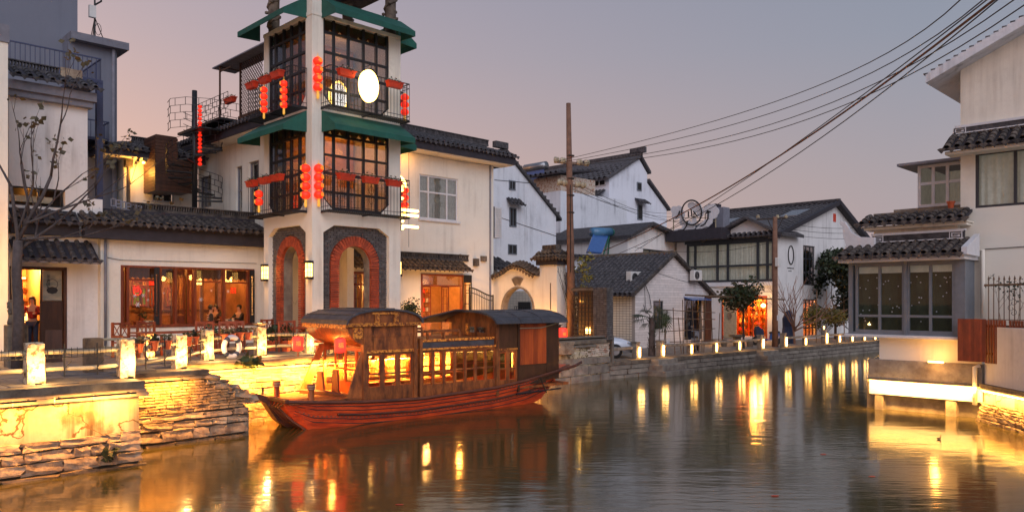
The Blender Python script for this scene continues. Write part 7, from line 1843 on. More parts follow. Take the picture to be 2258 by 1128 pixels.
for sc0 in (i0 - .55, i0 - 1.3, i0 - 2.1):
    for sg in (-1, 1):
        for zz in (.35, .62): g.tube([(sc0 + sg * (.02 + .10 * math.sin(t * .5) * (1 - t / 14)), -.02, zi0 + zz + .10 * math.cos(t * .5) * (1 - t / 16) + .06 * sg) for t in range(12)], .008, 4, Fr=Fi1)
g.build('scrollwork', 'iron', inf)
cp = MB(); tips = []
for i in range(7): branches(cp, Vector(Fi1(i0 - .3 - i * .38, .06, zi0)), Vector((0, rnd.uniform(-.4, .4), 1)).normalized(), .55, .010, 2, rnd, tips, .9, .15, seg=4)
cp.cur = 1
for t_, d_ in tips: leaf_cloud(cp, t_, (.14, .14, .12), 5, .075, rnd.randint(0, 999))
cp.solo('creeper', ['bamboodark', 'leafdark'], (aB, i1, zi0), 'dry dark creeper climbing the iron spear fence at the right', 'plant', recalc=False)
# ================================================================== wooden canal boat
N0 = Vector((-5.2, 19.1)); BA = math.atan2(.66, .75)
boat = thing_local('canal_boat', 'old red brown wooden canal boat with two curved roof cabins and glowing windows', 'boat', (N0.x, N0.y, 0), BA)
c_, s_n = math.cos(BA), math.sin(BA)
def bS(px, y=0):   # station along the boat under a pixel column, for the plane y
    t = (px - CX) / FPX; ox, oy = N0.x - y * s_n, N0.y + y * c_
    return (t * oy - ox) / (c_ - t * s_n)
def bZ(py, s, y=0): return CAMZ + (HORZ - py) * (N0.y + s * s_n + y * c_) / FPX
# hull stations: (s, y_near_bottom, y_far_bottom, z_bottom, y_near_top, y_far_top, z_top)
stn = [(-.38, .45, 1.25, .62, .02, 1.50, .78), (-.05, .35, 1.5, .25, -.02, 1.75, .76), (.35, .30, 1.7, -.05, -.05, 1.95, .72), (1.7, .22, 2.0, -.25, -.08, 2.25, .62), (3.4, .2, 2.1, -.3, -.10, 2.35, .56), (6.2, .2, 2.1, -.25, -.10, 2.35, .66), (7.6, .25, 2.05, -.15, -.06, 2.3, .80), (8.5, .35, 1.95, .10, .0, 2.2, .92), (9.3, .6, 1.7, .55, .15, 2.0, 1.06), (9.75, .75, 1.5, .86, .3, 1.85, 1.12)]
V = []; fs = []
for s, yb0, yb1, zb, yt0, yt1, zt in stn:
    q = .5; V += [(s, yt0, zt), (s, yt0 + (yb0 - yt0) * .45, zb + (zt - zb) * .55), (s, yb0, zb), (s, yb1, zb), (s, yt1 + (yb1 - yt1) * .45, zb + (zt - zb) * .55), (s, yt1, zt)]
k = 6
for i in range(len(stn) - 1):
    for j in range(5): fs.append((i * k + j, i * k + j + 1, (i + 1) * k + j + 1, (i + 1) * k + j))
    fs.append((i * k + 5, i * k, (i + 1) * k, (i + 1) * k + 5))
fs += [tuple(range(k)), tuple(range((len(stn) - 1) * k + k - 1, (len(stn) - 1) * k - 1, -1))]
h = MB(); h.add(V, fs); hull = h.build('hull', 'hullred', boat)
def hy(s, f):  # hull side at height fraction f: (y,z) near side
    for a, b in zip(stn, stn[1:]):
        if a[0] <= s <= b[0]:
            t = (s - a[0]) / (b[0] - a[0]); g = [a[i] + (b[i] - a[i]) * t for i in range(7)]
            zt, zb = g[6], g[3]; ym = g[4] + (g[1] - g[4]) * .45
            y = g[4] + (ym - g[4]) * (1 - f) / .45 if f > .55 else ym + (g[1] - ym) * (.55 - f) / .55
            return y, zb + (zt - zb) * f
    return (stn[-1][4], stn[-1][6])
# gunwale, rub rail, planks seams
def strake(f, r, s0, s1, m_, name, off=.02, par=boat):
    pts = []
    for i in range(37):
        s = s0 + (s1 - s0) * i / 36; y, z = hy(s, f); pts.append((s, y - off, z))
    return MB().tube(pts, r, 5).build(name, m_, par)
strake(.99, .05, -.38, 9.7, 'hulldark', 'gunwale', .0); strake(.60, .035, 1.0, 8.6, 'hulldark', 'rub_rail')
for f in (.86, .74, .46, .32): strake(f, .013, -.1, 9.0, 'barkdark', 'seam', .004, hull)
for f, a_, b_ in ((.52, 0, 8.8), (.90, 6.3, 9.4)):
    nb = MB()
    for i in range(int((b_ - a_) / .12)):
        s = a_ + i * .12; y, z = hy(s, f); nb.bx((s, y - .006, z), (.045, .02, .02), rnd.uniform(-.3, .3))
    nb.build('staples', 'gilt' if False else 'ledge', hull, kind='stuff')
# plank planes of the raked bow
for i in range(7):
    t = i / 6; y0 = .45 + .8 * t; bp = MB().tube([(-.40, .02 + 1.48 * t, .79), (-.42, .45 + .8 * t, .60), (-.09, .35 + 1.15 * t, .24), (.31, .30 + 1.4 * t, -.06)], .03, 5).build('bow_batten', 'hulldark', hull)
MB().box(LOC, -.46, -.34, -.03, 1.55, .74, .84).build('bow_beam', 'hulldark', boat, bevel=.015)
MB().prism(LOC, [(-.75, .93), (-.40, .80), (-.05, .30), (.3, .0), (.2, -.1), (-.2, .2), (-.5, .66), (-.8, .84)], 1.0, 1.3).build('stem_piece', 'hulldark', boat)
# fore deck planks and bollards
dkm = MB().bx((0, 0, 0), (1, 1, 1)).mesh('plank', 'boatwood', bevel=.02)
for i in range(11):
    y = .06 + i * .19; put('deck_plank', dkm, boat, Tr(.75, y + .02 * i * 0, .755 - .04) @ Sc(2.2, .175, .04))
MB().box(LOC, 1.7, 9.4, .0, 2.2, .52, .60).build('deck', 'boatwood', boat)
bol = MB().lathe((0, 0, 0), [(.085, 0), (.075, .16), (.075, .28), (.11, .29), (.11, .40), (.09, .42)], 10).mesh('bollard', 'boatwood', smooth=False)
for s, y in ((.30, .12), (-.05, 1.35)): 
    b_ = put('bollard', bol, boat, Tr(s, y, .74)); MB().lathe((s, y, .74 + .30), [(.112, 0), (.112, .02)], 10).lathe((s, y, .74 + .36), [(.112, 0), (.112, .02)], 10).build('rope_band', 'bamboo', b_)
MB().tube([(-.38, 1.45, .84), (-.38, 1.45, 1.02)], .03, 6).build('bow_pin', 'iron', boat)

def frame_wall(par, Fr, s0, s1, z0, z1, cols, name, mt='boatwood', gl='glasswarm', zmid=None, bar=.06, n=0, kick=.2, dep=.05):
    """panelled boat wall with glazed lights"""
    mb = MB(); w_ = (s1 - s0) / cols
    mb.box(Fr, s0, s1, n - dep, n, z0, z0 + kick).box(Fr, s0, s1, n - dep, n, z1 - .06, z1)
    for i in range(cols + 1): mb.box(Fr, max(s0, s0 + i * w_ - bar / 2), min(s1, s0 + i * w_ + bar / 2), n - dep, n + .008, z0 + kick, z1 - .06)
    zm = zmid or z0 + kick + (z1 - z0 - kick) * .38
    mb.box(Fr, s0, s1, n - dep + .01, n + .012, zm - .022, zm + .022)
    o = mb.build(name, mt, par); sh = MB()
    for i in range(cols):
        p, q, a, b = s0 + i * w_ + bar / 2, s0 + (i + 1) * w_ - bar / 2, z0 + kick, z1 - .06
        sh.box(Fr, p, p + .022, n - dep + .008, n - .008, a, b).box(Fr, q - .022, q, n - dep + .008, n - .008, a, b).box(Fr, p + .022, q - .022, n - dep + .008, n - .008, a, a + .022).box(Fr, p + .022, q - .022, n - dep + .008, n - .008, b - .022, b).box(Fr, p + .022, q - .022, n - dep + .012, n - .012, zm + .16, zm + .178)
    sh.build('sash', 'orangewood', o)
    for i in range(cols):
        for a, b in ((z0 + kick, zm - .022), (zm + .022, z1 - .06)): 
            put('pane', pane_mesh(gl), o, Tr(*Fr(s0 + i * w_ + bar / 2, n - dep / 2, a)) @ Rz(getattr(Fr, 'ang', 0)) @ Sc(w_ - bar, .006, b - a))
    return o
# n outwards = -y on the near side
class BN:
    ang = 0
    def __call__(self, s, n, z): return (s, -n, z)
class BF:
    ang = 0
    def __call__(self, s, n, z): return (s, 2.25 + n, z)
class BX:   # wall across the boat at x=c facing the bow; s runs far
    ang = math.pi / 2
    def __init__(self, c): self.c = c
    def __call__(self, s, n, z): return (self.c - n, s, z)
NW, FW_ = BN(), BF()
sA0, sA1 = bS(803), bS(915); sM0, sM1 = bS(927), bS(1095); sB1 = bS(1142); sR0, sR1 = bS(1146), bS(1204); sE_ = bS(1230)
ze = bZ(716, sA0); zb0 = bZ(885, sA0); ztr = bZ(773, sA0); 
# ---- forward cabin
fc = frame_wall(boat, NW, sA0 + .06, sA1 - .06, zb0, ztr - .07, 3, 'near_window_wall', kick=.36, bar=.14, dep=.03)
MB().box(NW, sA0 + .06, sA1 - .06, -.05, 0, ztr, ze).box(NW, sA0 + .06, sA1 - .06, -.045, .02, (ztr + ze) / 2 + .02, (ztr + ze) / 2 + .09).build('upper_panel', 'boatwood', boat)
MB().box(NW, sA0 + .05, sA1 - .05, 0, .035, ztr - .07, ztr + .0).build('carved_trim', 'gilt', boat)
MB().box(NW, sA0 - .05, sA0 + .06, -.1, .05, zb0 - .05, ze).build('corner_post', 'boatwood', boat); MB().box(NW, sA1 - .06, sA1 + .05, -.1, .05, zb0 - .05, ze).build('corner_post', 'boatwood', boat)
frame_wall(boat, FW_, sA0, sA1, zb0, ztr, 3, 'far_window_wall', kick=.27, bar=.10)
MB().box(FW_, sA0, sA1, -.05, 0, ztr, ze).build('far_upper_panel', 'boatwood', boat)
# bow side doors, red
ff = frame_wall(boat, BX(sA0 + .25), .25, 2.05, zb0 + .05, ztr + .02, 3, 'red_doors', mt='orangewood', kick=.34, bar=.085, dep=.03)
MB().box(BX(sA0 + .25), .0, 2.25, -.05, 0, ztr + .02, ze).build('door_head', 'boatwood', boat)
# barrel roof, axis across the boat
x0, x1 = bS(762), sA1 + .16; zc = ze + .02; rise = bZ(684, (x0 + x1) / 2) - zc; xm = (x0 + x1) / 2; hw = (x1 - x0) / 2
arc = lambda k_, d=0: (xm - (hw + d) * math.cos(math.pi * k_ / 16), zc + (rise + d) * math.sin(math.pi * k_ / 16) ** .85)
V = []; fs = []
for k_ in range(17):
    a_, b_ = arc(k_), arc(k_, .05); V += [(a_[0], -.14, a_[1]), (b_[0], -.14, b_[1] + .0), (a_[0], 2.45, a_[1]), (b_[0], 2.45, b_[1])]
for k_ in range(16):
    o = k_ * 4; fs += [(o + 1, o + 3, o + 7, o + 5), (o, o + 4, o + 6, o + 2), (o, o + 1, o + 5, o + 4), (o + 2, o + 6, o + 7, o + 3)]
m_ = MB(); m_.add(V, fs); fr_ = m_.build('front_roof', 'boatroof', boat)
for k_ in range(1, 16, 2):
    b_ = arc(k_, .06); MB().tube([(b_[0], -.15, b_[1]), (b_[0], 2.46, b_[1])], .014, 4).build('roof_batten', 'boatroof', fr_)
gp_ = [arc(k_) for k_ in range(17)]
MB().prism(NW, [(p[0], p[1]) for p in gp_], .02, .06).build('gable_board', 'boatwood', boat); MB().prism(FW_, [(p[0], p[1]) for p in gp_], .02, .06).build('far_gable_board', 'boatwood', boat)
MB().box(NW, x0 + .02, x1 - .02, .06, .11, zc - .06, zc + .03).build('carved_trim', 'gilt', boat)
gc = MB().box(NW, xm - .42, xm + .42, .06, .10, zc + rise * .72, zc + rise * .72 + .055)
for q in (-.33, .27): gc.box(NW, xm + q, xm + q + .13, .061, .10, zc + .03, zc + rise * .72)
gc.build('carved_bracket', 'gilt', boat)
MB().box(BX(x0 + .02), -.08, 2.4, .0, .05, zc - .11, zc + .02).build('carved_fascia', 'gilt', boat)
# curved soffit of the bow overhang
V = []; fs = []
for i in range(9):
    t = i / 8 * math.pi / 2; xx = sA0 + .25 - (sA0 + .2 - x0) * math.sin(t); zz = ztr + .12 + (zc - .08 - ztr - .12) * (1 - math.cos(t)); V += [(xx, -.0, zz), (xx, 2.3, zz)]
for i in range(8): fs.append((2 * i, 2 * i + 1, 2 * i + 3, 2 * i + 2))
m_ = MB(); m_.add(V, fs); m_.build('curved_soffit', 'boatwood', boat, smooth=True)
sd_ = MB()
for y in (-.02, 2.24): sd_ = MB(); sd_.prism(lambda s, n, z: (s, n, z), [(V[2 * i][0], V[2 * i][2]) for i in range(9)] + [(sA0 + .2, zc - .06)], y, y + .05); sd_.build('soffit_side', 'boatwood', boat)
MB().box(NW, sA0 - .35, sA0 - .06, .02, .05, ze - .36, ze - .06).build('carved_corner', 'gilt', boat)
MB().tube([(sA0 + .2, .1 + 2.05 * i / 10, ztr + .02 + .10 * math.sin(i * .314)) for i in range(11)], .03, 5).build('arch_rail', 'redwood', boat)
# slanted props and porch boards
for y in (2.2,): MB().prism(lambda s, n, z: (s, n, z), [(1.02, .70), (1.26, .70), (1.80, ztr + .1), (1.62, ztr + .1)], y, y + .07).build('slanted_prop', 'boatwood', boat)
MB().prism(lambda s, n, z: (s, n, z), [(sA0 - .55, zb0 + .0), (sA0 + .0, zb0), (sA0 + .0, ztr), (sA0 - .12, ztr - .1)], .0, .04).build('side_cheek', 'boatwood', boat)
MB().tube([(.9, 1.9, .78), (1.15, .9, .80), (1.5, .1, .70)], .07, 5).build('sill_beam', 'hulldark', boat)
MB().prism(BX(1.35), [(.55, .72), (.95, .72), (.86, 1.42), (.62, 1.42)], 0, .05).build('leaning_board', 'redwood', boat); MB().prism(BX(1.42), [(1.5, .72), (1.95, .72), (1.9, 1.3), (1.6, 1.3)], 0, .05).build('leaning_board', 'wood', boat)
# ---- middle cabin
zm1 = bZ(750, sM0); zm2 = bZ(768, sM0); zmb = bZ(878, sM0)
zs = lambda y, s: bZ(y, s)
frame_wall(boat, NW, sA1 + .05, sM0, zmb, zm2 - .05, 1, 'narrow_panel', kick=1.0, bar=.05, n=-.06)
mc = frame_wall(boat, NW, sM0 + .05, sM1 - .05, zmb + .02, zm2 - .05, 7, 'near_window_wall', kick=.34, bar=.085, dep=.03)
frame_wall(boat, FW_, sA1, sM1, zmb, zm2 - .05, 7, 'far_window_wall', kick=.24, bar=.09)
MB().box(NW, sM0 + .05, sM1 - .05, .0, .04, zm2 - .05, zm2 + .0).box(NW, sM0 + .02, sM1 - .05, -.08, -.04, zm1 - .05, zm1 + .02).build('carved_trim', 'gilt', boat)
MB().box(NW, sM0 - .04, sM0 + .05, -.08, .04, zmb - .1, zm1 + .06).build('corner_post', 'boatwood', boat); MB().box(NW, sM1 - .05, sM1 + .06, -.1, .05, zmb - .15, bZ(712, sM1)).build('corner_post', 'boatwood', boat)
MB().box(LOC, sA1, sM1, .06, 2.22, zm2, zm1 - .07).build('cabin_roof', 'boatroof', boat); MB().box(LOC, sM0 + .05, sM1 - .05, .10, 2.2, zm1 - .07, zm1 + .0).build('roof_step', 'boatwood', boat)
rl = MB(); xr0, xr1 = bS(915), bS(1013, .2); zr_ = bZ(728, xr0, .2)
for y in (.2, 2.1):
    rl.box(LOC, xr0, xr1, y - .03, y + .03, zr_ - .07, zr_)
    for i in range(4): x = xr0 + (xr1 - xr0) * i / 3; rl.box(LOC, x - .03, x + .03, y - .03, y + .03, zm1, zr_ - .07)
rl.build('roof_rail', 'boatwood', boat)
# ---- stern cabin
zeR = bZ(712, sB1); zbR = bZ(856, sB1)
frame_wall(boat, NW, sM1 + .06, sB1 - .03, zbR + .02, bZ(770, sB1), 2, 'near_window_wall', kick=.28, bar=.13, gl='glass')
MB().box(NW, sM1 + .06, sB1 - .03, -.05, 0, bZ(770, sB1) + .06, zeR).build('upper_panel', 'wood', boat); MB().box(NW, sM1 + .06, sB1 - .03, 0, .03, bZ(770, sB1), bZ(770, sB1) + .06).build('carved_trim', 'gilt', boat)
MB().box(NW, sB1 - .03, sB1 + .05, -.08, .04, zbR - .1, zeR).build('corner_post', 'wood', boat)
dpm = MB().bx((0, 0, 0), (1, 1, 1)).mesh('plank', 'orangewood', bevel=.015)
zd0, zd1 = bZ(804, sR0), bZ(714, sR0)
for i in range(6): w_ = (sR1 - sR0) / 6; put('door_plank', dpm, boat, Tr(sR0 + w_ * (i + .5), .0, (zd0 + zd1) / 2) @ Sc(w_ - .008, .04, zd1 - zd0))
MB().box(NW, sR0 - .04, sR1, -.05, -.0, zbR + .1, zd0 - .01).build('lower_panel', 'wood', boat); MB().box(NW, sR1 + .01, sE_, -.05, 0, zbR + .2, zeR).build('stern_panel', 'wood', boat)
MB().box(BX(sE_), 0, 2.2, -.05, 0, zbR + .2, zeR).box(FW_, sM1, sE_ - .06, -.05, 0, zbR, zeR).build('rear_wall', 'wood', boat)
# longitudinal curved roof
zt_ = bZ(690, sM1 + .8, .9) ; ym = 1.12; hwid = 1.42
def ra(k_, d=0): t = math.pi * k_ / 12; return (ym - (hwid + d) * math.cos(t), zeR + (zt_ - zeR + .05 + d) * math.sin(t))
V = []; fs = []; xa, xb = sM1 - .30, sE_ + .12
for k_ in range(13):
    a_, b_ = ra(k_), ra(k_, .05); V += [(xa, *a_), (xa, *b_), (xb, *a_), (xb, *b_)]
for k_ in range(12):
    o = k_ * 4; fs += [(o + 1, o + 5, o + 7, o + 3), (o, o + 2, o + 6, o + 4), (o, o + 4, o + 5, o + 1), (o + 2, o + 3, o + 7, o + 6)]
fs += [(0, 1, 3, 2), (48, 50, 51, 49)]
m_ = MB(); m_.add(V, fs); rr_ = m_.build('rear_roof', 'boatroof', boat)
for x in (xa + .02, xa + 1.0, xa + 1.9, xb - .02): MB().tube([(x, *ra(k_, .055)) for k_ in range(13)], .018, 4).build('roof_batten', 'boatroof', rr_)
for k_ in (2, 4, 6, 8): MB().tube([(xa, *ra(k_, .055)), (xb, *ra(k_, .055))], .010, 4).build('roof_seam', 'boatroof', rr_)
eg = [(p[0], p[1]) for p in (ra(k_) for k_ in range(13))]
e2 = MB(); Fx = BX(sM1 - .02)
e2.prism(Fx, eg, 0, -.04); zE1 = zeR
for a_, b_, c__, d_ in ((.05, .5, zm1, zeR), (.95, 1.05, zm1, zeR), (1.45, 2.2, zm1, zeR)): e2.box(Fx, a_, b_, -.04, 0, c__, d_)
e2.box(Fx, .5, 1.45, -.04, 0, zm1, zm1 + .12).box(Fx, .5, 1.45, -.04, 0, zeR - .12, zeR).build('front_wall', 'boatwood', boat)
for a_ in (.5, 1.05): put('pane', pane_mesh('glassdark'), boat, Tr(*Fx(a_, -.02, zm1 + .12)) @ Rz(math.pi / 2) @ Sc(.42, .006, zeR - zm1 - .24))
MB().box(Fx, 1.36, 1.46, .0, .03, zm1 + .05, zeR - .02).build('carved_strip', 'gilt', boat)
# far overhanging awning board
aw = MB(); aw.add([(xa - 1.25, 2.5, zeR + .0), (xa + .0, 2.5, zeR + .0), (xa + .0, 1.2, zt_ + .09), (xa - .35, 1.2, zt_ + .09), (xa - 1.25, 2.5, zeR + .05), (xa + .0, 2.5, zeR + .05), (xa + .0, 1.2, zt_ + .13), (xa - .35, 1.2, zt_ + .13)], [(0, 1, 2, 3), (7, 6, 5, 4), (0, 4, 5, 1), (1, 5, 6, 2), (2, 6, 7, 3), (3, 7, 4, 0)])
aw.build('side_awning', 'boatroof', boat)
MB().tube([(sR0 - .05, -.07, bZ(723, sR0)), ((sR0 + sE_) / 2, -.09, bZ(720, sE_ - .5) - .02), (sE_ + .15, -.1, bZ(708, sE_))], .018, 6).build('rope', 'bamboo', boat)
# stern steering gear
MB().box(LOC, sE_ - .1, 9.75, .3, 1.9, .95, 1.02).build('stern_deck', 'hulldark', boat); MB().tube([(bS(1165), -.06, .80), (9.6, -.10, 1.12), (10.1, .1, 1.20)], .05, 6).build('sheer_rail', 'hulldark', boat)
MB().tube([(8.0, -.12, .85), (8.25, -.16, .35)], .02, 4).tube([(7.0, -.12, .40), (8.9, -.14, .44)], .03, 5).build('stern_pole', 'iron', boat)
# light inside the cabins
lamp('cabin_lamp', 'POINT', ((sA0 + sA1) / 2, 1.1, ztr - .2), 150, (1, .85, .45), .08, parent=boat); lamp('cabin_lamp', 'POINT', (sM0 + .8, 1.1, ztr - .2), 150, (1, .85, .45), .08, parent=boat); lamp('cabin_lamp', 'POINT', (sM0 + 2.2, 1.1, ztr - .3), 20, (1, .5, .15), .08, parent=boat)
lamp('porch_lamp', 'POINT', (sA0 - .35, 1.1, ztr + .12), 12, (1, .36, .12), .06, parent=boat)
for x in ((sA0 + sA1) / 2, sM0 + .8): MB().lathe((x, 1.1, ztr - .28), [(.03, 0), (.09, .04), (.09, .14), (.03, .18)], 10).build('cabin_bulb', 'warmlight', boat)
# benches and table seen through the windows
MB().box(LOC, sA0 + .4, sM1 - .3, .25, .6, .6, .88).box(LOC, sA0 + .4, sM1 - .3, 1.6, 2.0, .6, .88).build('bench', 'redwood', boat); MB().box(LOC, sA0 + .6, sM1 - .6, .85, 1.35, 1.06, 1.10).build('table', 'redwood', boat)

# box lanterns hanging by the boat -------------------------------------------------
dl = MB().lathe((0, 0, 0), [(.07, -.19), (.13, -.175), (.15, -.12), (.15, .12), (.13, .175), (.07, .19)], 14).mesh('lantern', 'lanternlit', smooth=True)
hl = 'drum shaped red lanterns hung by the boat'
def drum(w, lab, sc__=1.0):
    t = thing_local('red_lantern', lab, 'lantern', w, 0, hl); ORG[t.name] = (0, 0, 0)
    o = bpy.data.objects.new('shade', dl); COL.objects.link(o); o.parent = t; o.scale = (sc__,) * 3; ORG[o.name] = (0, 0, 0)
    MB().lathe((0, 0, .19 * sc__), [(.07, 0), (.07, .02)], 10).lathe((0, 0, -.21 * sc__), [(.07, 0), (.07, .02)], 10).tube([(0, 0, .2), (0, 0, .42)], .006, 4).tube([(0, 0, -.2), (0, 0, -.36)], .02, 5).build('cap', 'redwood', t)
    put('lettering', fu, t, Rz(.35) @ Tr(0, -.152 * sc__, 0) @ Rx(math.pi / 2))
def bw(s, y, z): return Vector((N0.x + s * c_ - y * s_n, N0.y + s * s_n + y * c_, z))
s1_ = bS(750, .05); drum(bw(s1_, .05, bZ(761, s1_)), 'red lantern hanging over the boat porch in front of the red doors')
s2_ = bS(657, 2.3); drum(bw(s2_, 2.3, bZ(757, s2_, 2.3)), 'red lantern left of the front boat roof beside the lit bollard', 1.05)
lw_ = W(9.9, -1.3, Z(735, 9.9, -1.3)); a9 = A(1240, -1.3); drum(W(a9, -1.3, Z(736, a9, -1.3)), 'red lantern behind the boat stern at the foot of the gate pillar', 1.35)
MB().box(LOC, a9 - .03, a9 + .03, -1.2, -1.14, T, Z(722, a9, -1.3) + .1).box(LOC, a9 - .02, a9 + .02, -1.3, -1.14, Z(722, a9, -1.3) + .1, Z(722, a9, -1.3) + .13).solo('lantern_stand', 'iron', (a9, -1.2, T), 'thin iron stand carrying the red lantern by the gate pillar', 'stand')
# ================================================================== people
def skinned(name, pts, edges, rad, m_, par, lv=1):
    me = bpy.data.meshes.new(name); me.from_pydata(pts, edges, []); me.materials.append(M[m_]); o = bpy.data.objects.new(name, me); COL.objects.link(o); o.parent = par
    s = o.modifiers.new('skin', 'SKIN'); s.use_smooth_shade = True
    for i, r in enumerate(rad): me.skin_vertices[0].data[i].radius = (r, r) if not isinstance(r, tuple) else r
    me.skin_vertices[0].data[0].use_root = True
    d = o.modifiers.new('sub', 'SUBSURF'); d.levels = d.render_levels = lv
    ORG[o.name] = (0, 0, 0); return o
def person(org, rz, label, top, bottom, hairlen=.12, sit=False, arms=None, lean=0.0, stripes=False, dh=0):
    t = thing_local('person', label, 'person', W(*org), TH + rz)
    hz = .50 if sit else .92; sh = hz + .50; lx = lean
    kf = .42 if sit else .02
    J = [(0, 0, hz), (0, -.02 + lx * .4, hz + .25), (0, lx * .8, sh - .04), (0, lx, sh + .08), (0, lx - .01, sh + .18), (0, lx - .015, sh + .28)]
    R = [(.15, .11), (.125, .09), (.13, .09), .05, (.08, .09), (.062, .075)]; E = [(0, 1), (1, 2), (2, 3), (3, 4), (4, 5)]
    for sg in (-1, 1):
        k = len(J); ar = (arms or {}).get(sg, ((.24, .02, -.27), (.25, -.10, -.50)))
        J += [(sg * .17, lx, sh - .03), (sg * ar[0][0], lx + ar[0][1], sh + ar[0][2]), (sg * ar[1][0], lx + ar[1][1], sh + ar[1][2]), (sg * ar[1][0] * .95, lx + ar[1][1] - .07, sh + ar[1][2] - .01)]
        R += [.055, .043, .030, .034]; E += [(2, k), (k, k + 1), (k + 1, k + 2), (k + 2, k + 3)]
        k = len(J); kn = (sg * .11, -kf, hz - .02) if sit else (sg * .10, -.03, hz * .52)
        J += [(sg * .09, 0, hz - .05), kn, (kn[0], kn[1] + (.02 if sit else .03), .08), (kn[0], kn[1] - .12, .03)]
        R += [.09, .062, .042, .035]; E += [(0, k), (k, k + 1), (k + 1, k + 2), (k + 2, k + 3)]
    skinned('body', J, E, R, 'skin', t, 2)
    S = [J[0], J[1], J[2]]; SR = [(.165, .125), (.142, .105), (.148, .105)]; SE = [(0, 1), (1, 2)]
    for a in (6, 14): k = len(S); S += [J[a], J[a + 1], J[a + 2]]; SR += [.068, .056, .044]; SE += [(2, k), (k, k + 1), (k + 1, k + 2)]
    top_ = skinned('shirt', S, SE, SR, top, t, 2)
    S = [J[0]]; SR = [(.165, .13)]; SE = []
    for a in (10, 18): k = len(S); S += [J[a], J[a + 1], J[a + 2]]; SR += [.105, .075, .058]; SE += [(0, k), (k, k + 1), (k + 1, k + 2)]
    skinned('trousers', S, SE, SR, bottom, t, 2)
    hd = Vector(J[4]); mb = MB(); 
    mb.lathe((hd.x, hd.y + .012, hd.z), [(.085, -.02), (.102, .03), (.10, .09), (.075, .14), (.03, .165), (.004, .168)], 14)
    if hairlen > .15: mb.box(LOC, -.095, .095, hd.y + .03, hd.y + .11, hd.z - hairlen, hd.z + .06)
    h = mb.mesh('hair', 'hair', smooth=True, bevel=0)
    for v in h.vertices:
        if v.co.y < hd.y - .03 and v.co.z < hd.z + .075: v.co.y = max(v.co.y, hd.y - .02)
    o = bpy.data.objects.new('hair', h); COL.objects.link(o); o.parent = t
    f = MB().lathe((hd.x, hd.y - .098, hd.z + .02), [(.016, -.03), (.010, .01), (.004, .03)], 6).mesh('nose', 'skin', smooth=True); o = bpy.data.objects.new('nose', f); COL.objects.link(o); o.parent = t
    f = MB()
    for sg in (-1, 1): f.bx((sg * .032, hd.y - .086, hd.z + .04), (.022, .012, .010))
    f.bx((0, hd.y - .088, hd.z - .035), (.036, .01, .008)); f = f.mesh('eyes_and_mouth', 'hair'); o = bpy.data.objects.new('face_features', f); COL.objects.link(o); o.parent = t
    if stripes:
        s = MB()
        for i in range(5): s.lathe((0, lx * (.2 + i * .12), hz + .08 + i * .085), [(.168 - .004 * i, 0), (.168 - .004 * i, .028)], 14, Fr=lambda x, y, z: (x, y * .78, z))
        o = bpy.data.objects.new('stripes', s.mesh('stripes', 'whiteframe')); COL.objects.link(o); o.parent = t
    return t
M['redcloth'] = mat('red_patterned_cloth', (.55, .03, .02), .8, .5, 30); M['blackcloth'] = mat('black_cloth', (.02, .018, .02), .85); M['bluecloth'] = mat('dark_blue_cloth', (.03, .04, .08), .85)
a = FSh.S(72, -.55); person((a, bS_ + .55, T), -.5, 'woman with long black hair in a red jacket standing in the shop doorway', 'redcloth', 'bluecloth', .24, arms={-1: ((.24, -.05, -.24), (.12, -.28, -.28)), 1: ((.24, -.05, -.24), (.14, -.28, -.22))}, lean=-.06)
zf = .12
def diner(px, dy, rz, lab, *args, **kw):
    a = FRS.S(px, -dy); return person((a, bR + dy, T + zf), rz, lab, *args, sit=True, **kw)
diner(462, 1.0, 1.2, 'diner in a black and white striped shirt seated in the restaurant window', 'blackcloth', 'bluecloth', .14, stripes=True, lean=-.05)
diner(476, 1.6, -1.3, 'diner with short dark hair seated facing the striped shirt', 'wood', 'blackcloth', .12)
diner(532, 1.1, -1.2, 'short haired diner in black leaning over the restaurant table on the right', 'blackcloth', 'blackcloth', .12, arms={-1: ((.2, -.18, -.24), (.12, -.42, -.22)), 1: ((.2, -.18, -.24), (.12, -.42, -.20))}, lean=-.12)
def table(px, dy, lab, cloth=True, z=T + zf, Fr=FRS, w=.8):
    a = Fr.S(px, -dy); b = Fr.c + dy; t = thing('dining_table', lab, 'table', (a, b, z))
    MB().bx((a, b, z + .74), (w, w * .8, .04)).build('tabletop', 'redwood', t)
    for dx in (-1, 1):
        for dy_ in (-1, 1): MB().bx((a + dx * w * .42, b + dy_ * w * .32, z + .36), (.06, .06, .72)).build('leg', 'redwood', t)
    if cloth:
        c = MB().bx((a, b, z + .768), (w * .45, w * .82, .008)).box(LOC, a - w * .225, a + w * .225, b - w * .425, b - w * .415, z + .52, z + .77).solo('table_runner', 'curtain', (a, b, z + .74), 'striped runner cloth on the ' + lab.split(',')[0], 'cloth')
        MB().box(LOC, a - w * .1, a + w * .1, b - w * .43, b - w * .426, z + .52, z + .77).box(LOC, a - w * .1, a + w * .1, b - w * .4, b + w * .4, z + .773, z + .777).build('stripe', 'blue_panel', c)
    return a, b
for px, dy, lab in ((325, .7, 'left window table, under the green panel'), (498, 1.0, 'right window table, between the diners')):
    a, b = table(px, dy, lab)
    pt_ = thing('table_plant', 'small potted plant on the ' + lab.split(',')[0], 'plant', (a - .2, b, T + zf + .76)); MB().lathe((a - .2, b - .05, T + zf + .765), [(.05, 0), (.08, .12)], 8).build('pot', 'terracotta', pt_); q = MB(); leaf_cloud(q, (a - .2, b - .05, T + zf + .96), (.14, .12, .10), 40, .09, 5); q.build('foliage', 'leaf', pt_, recalc=False)

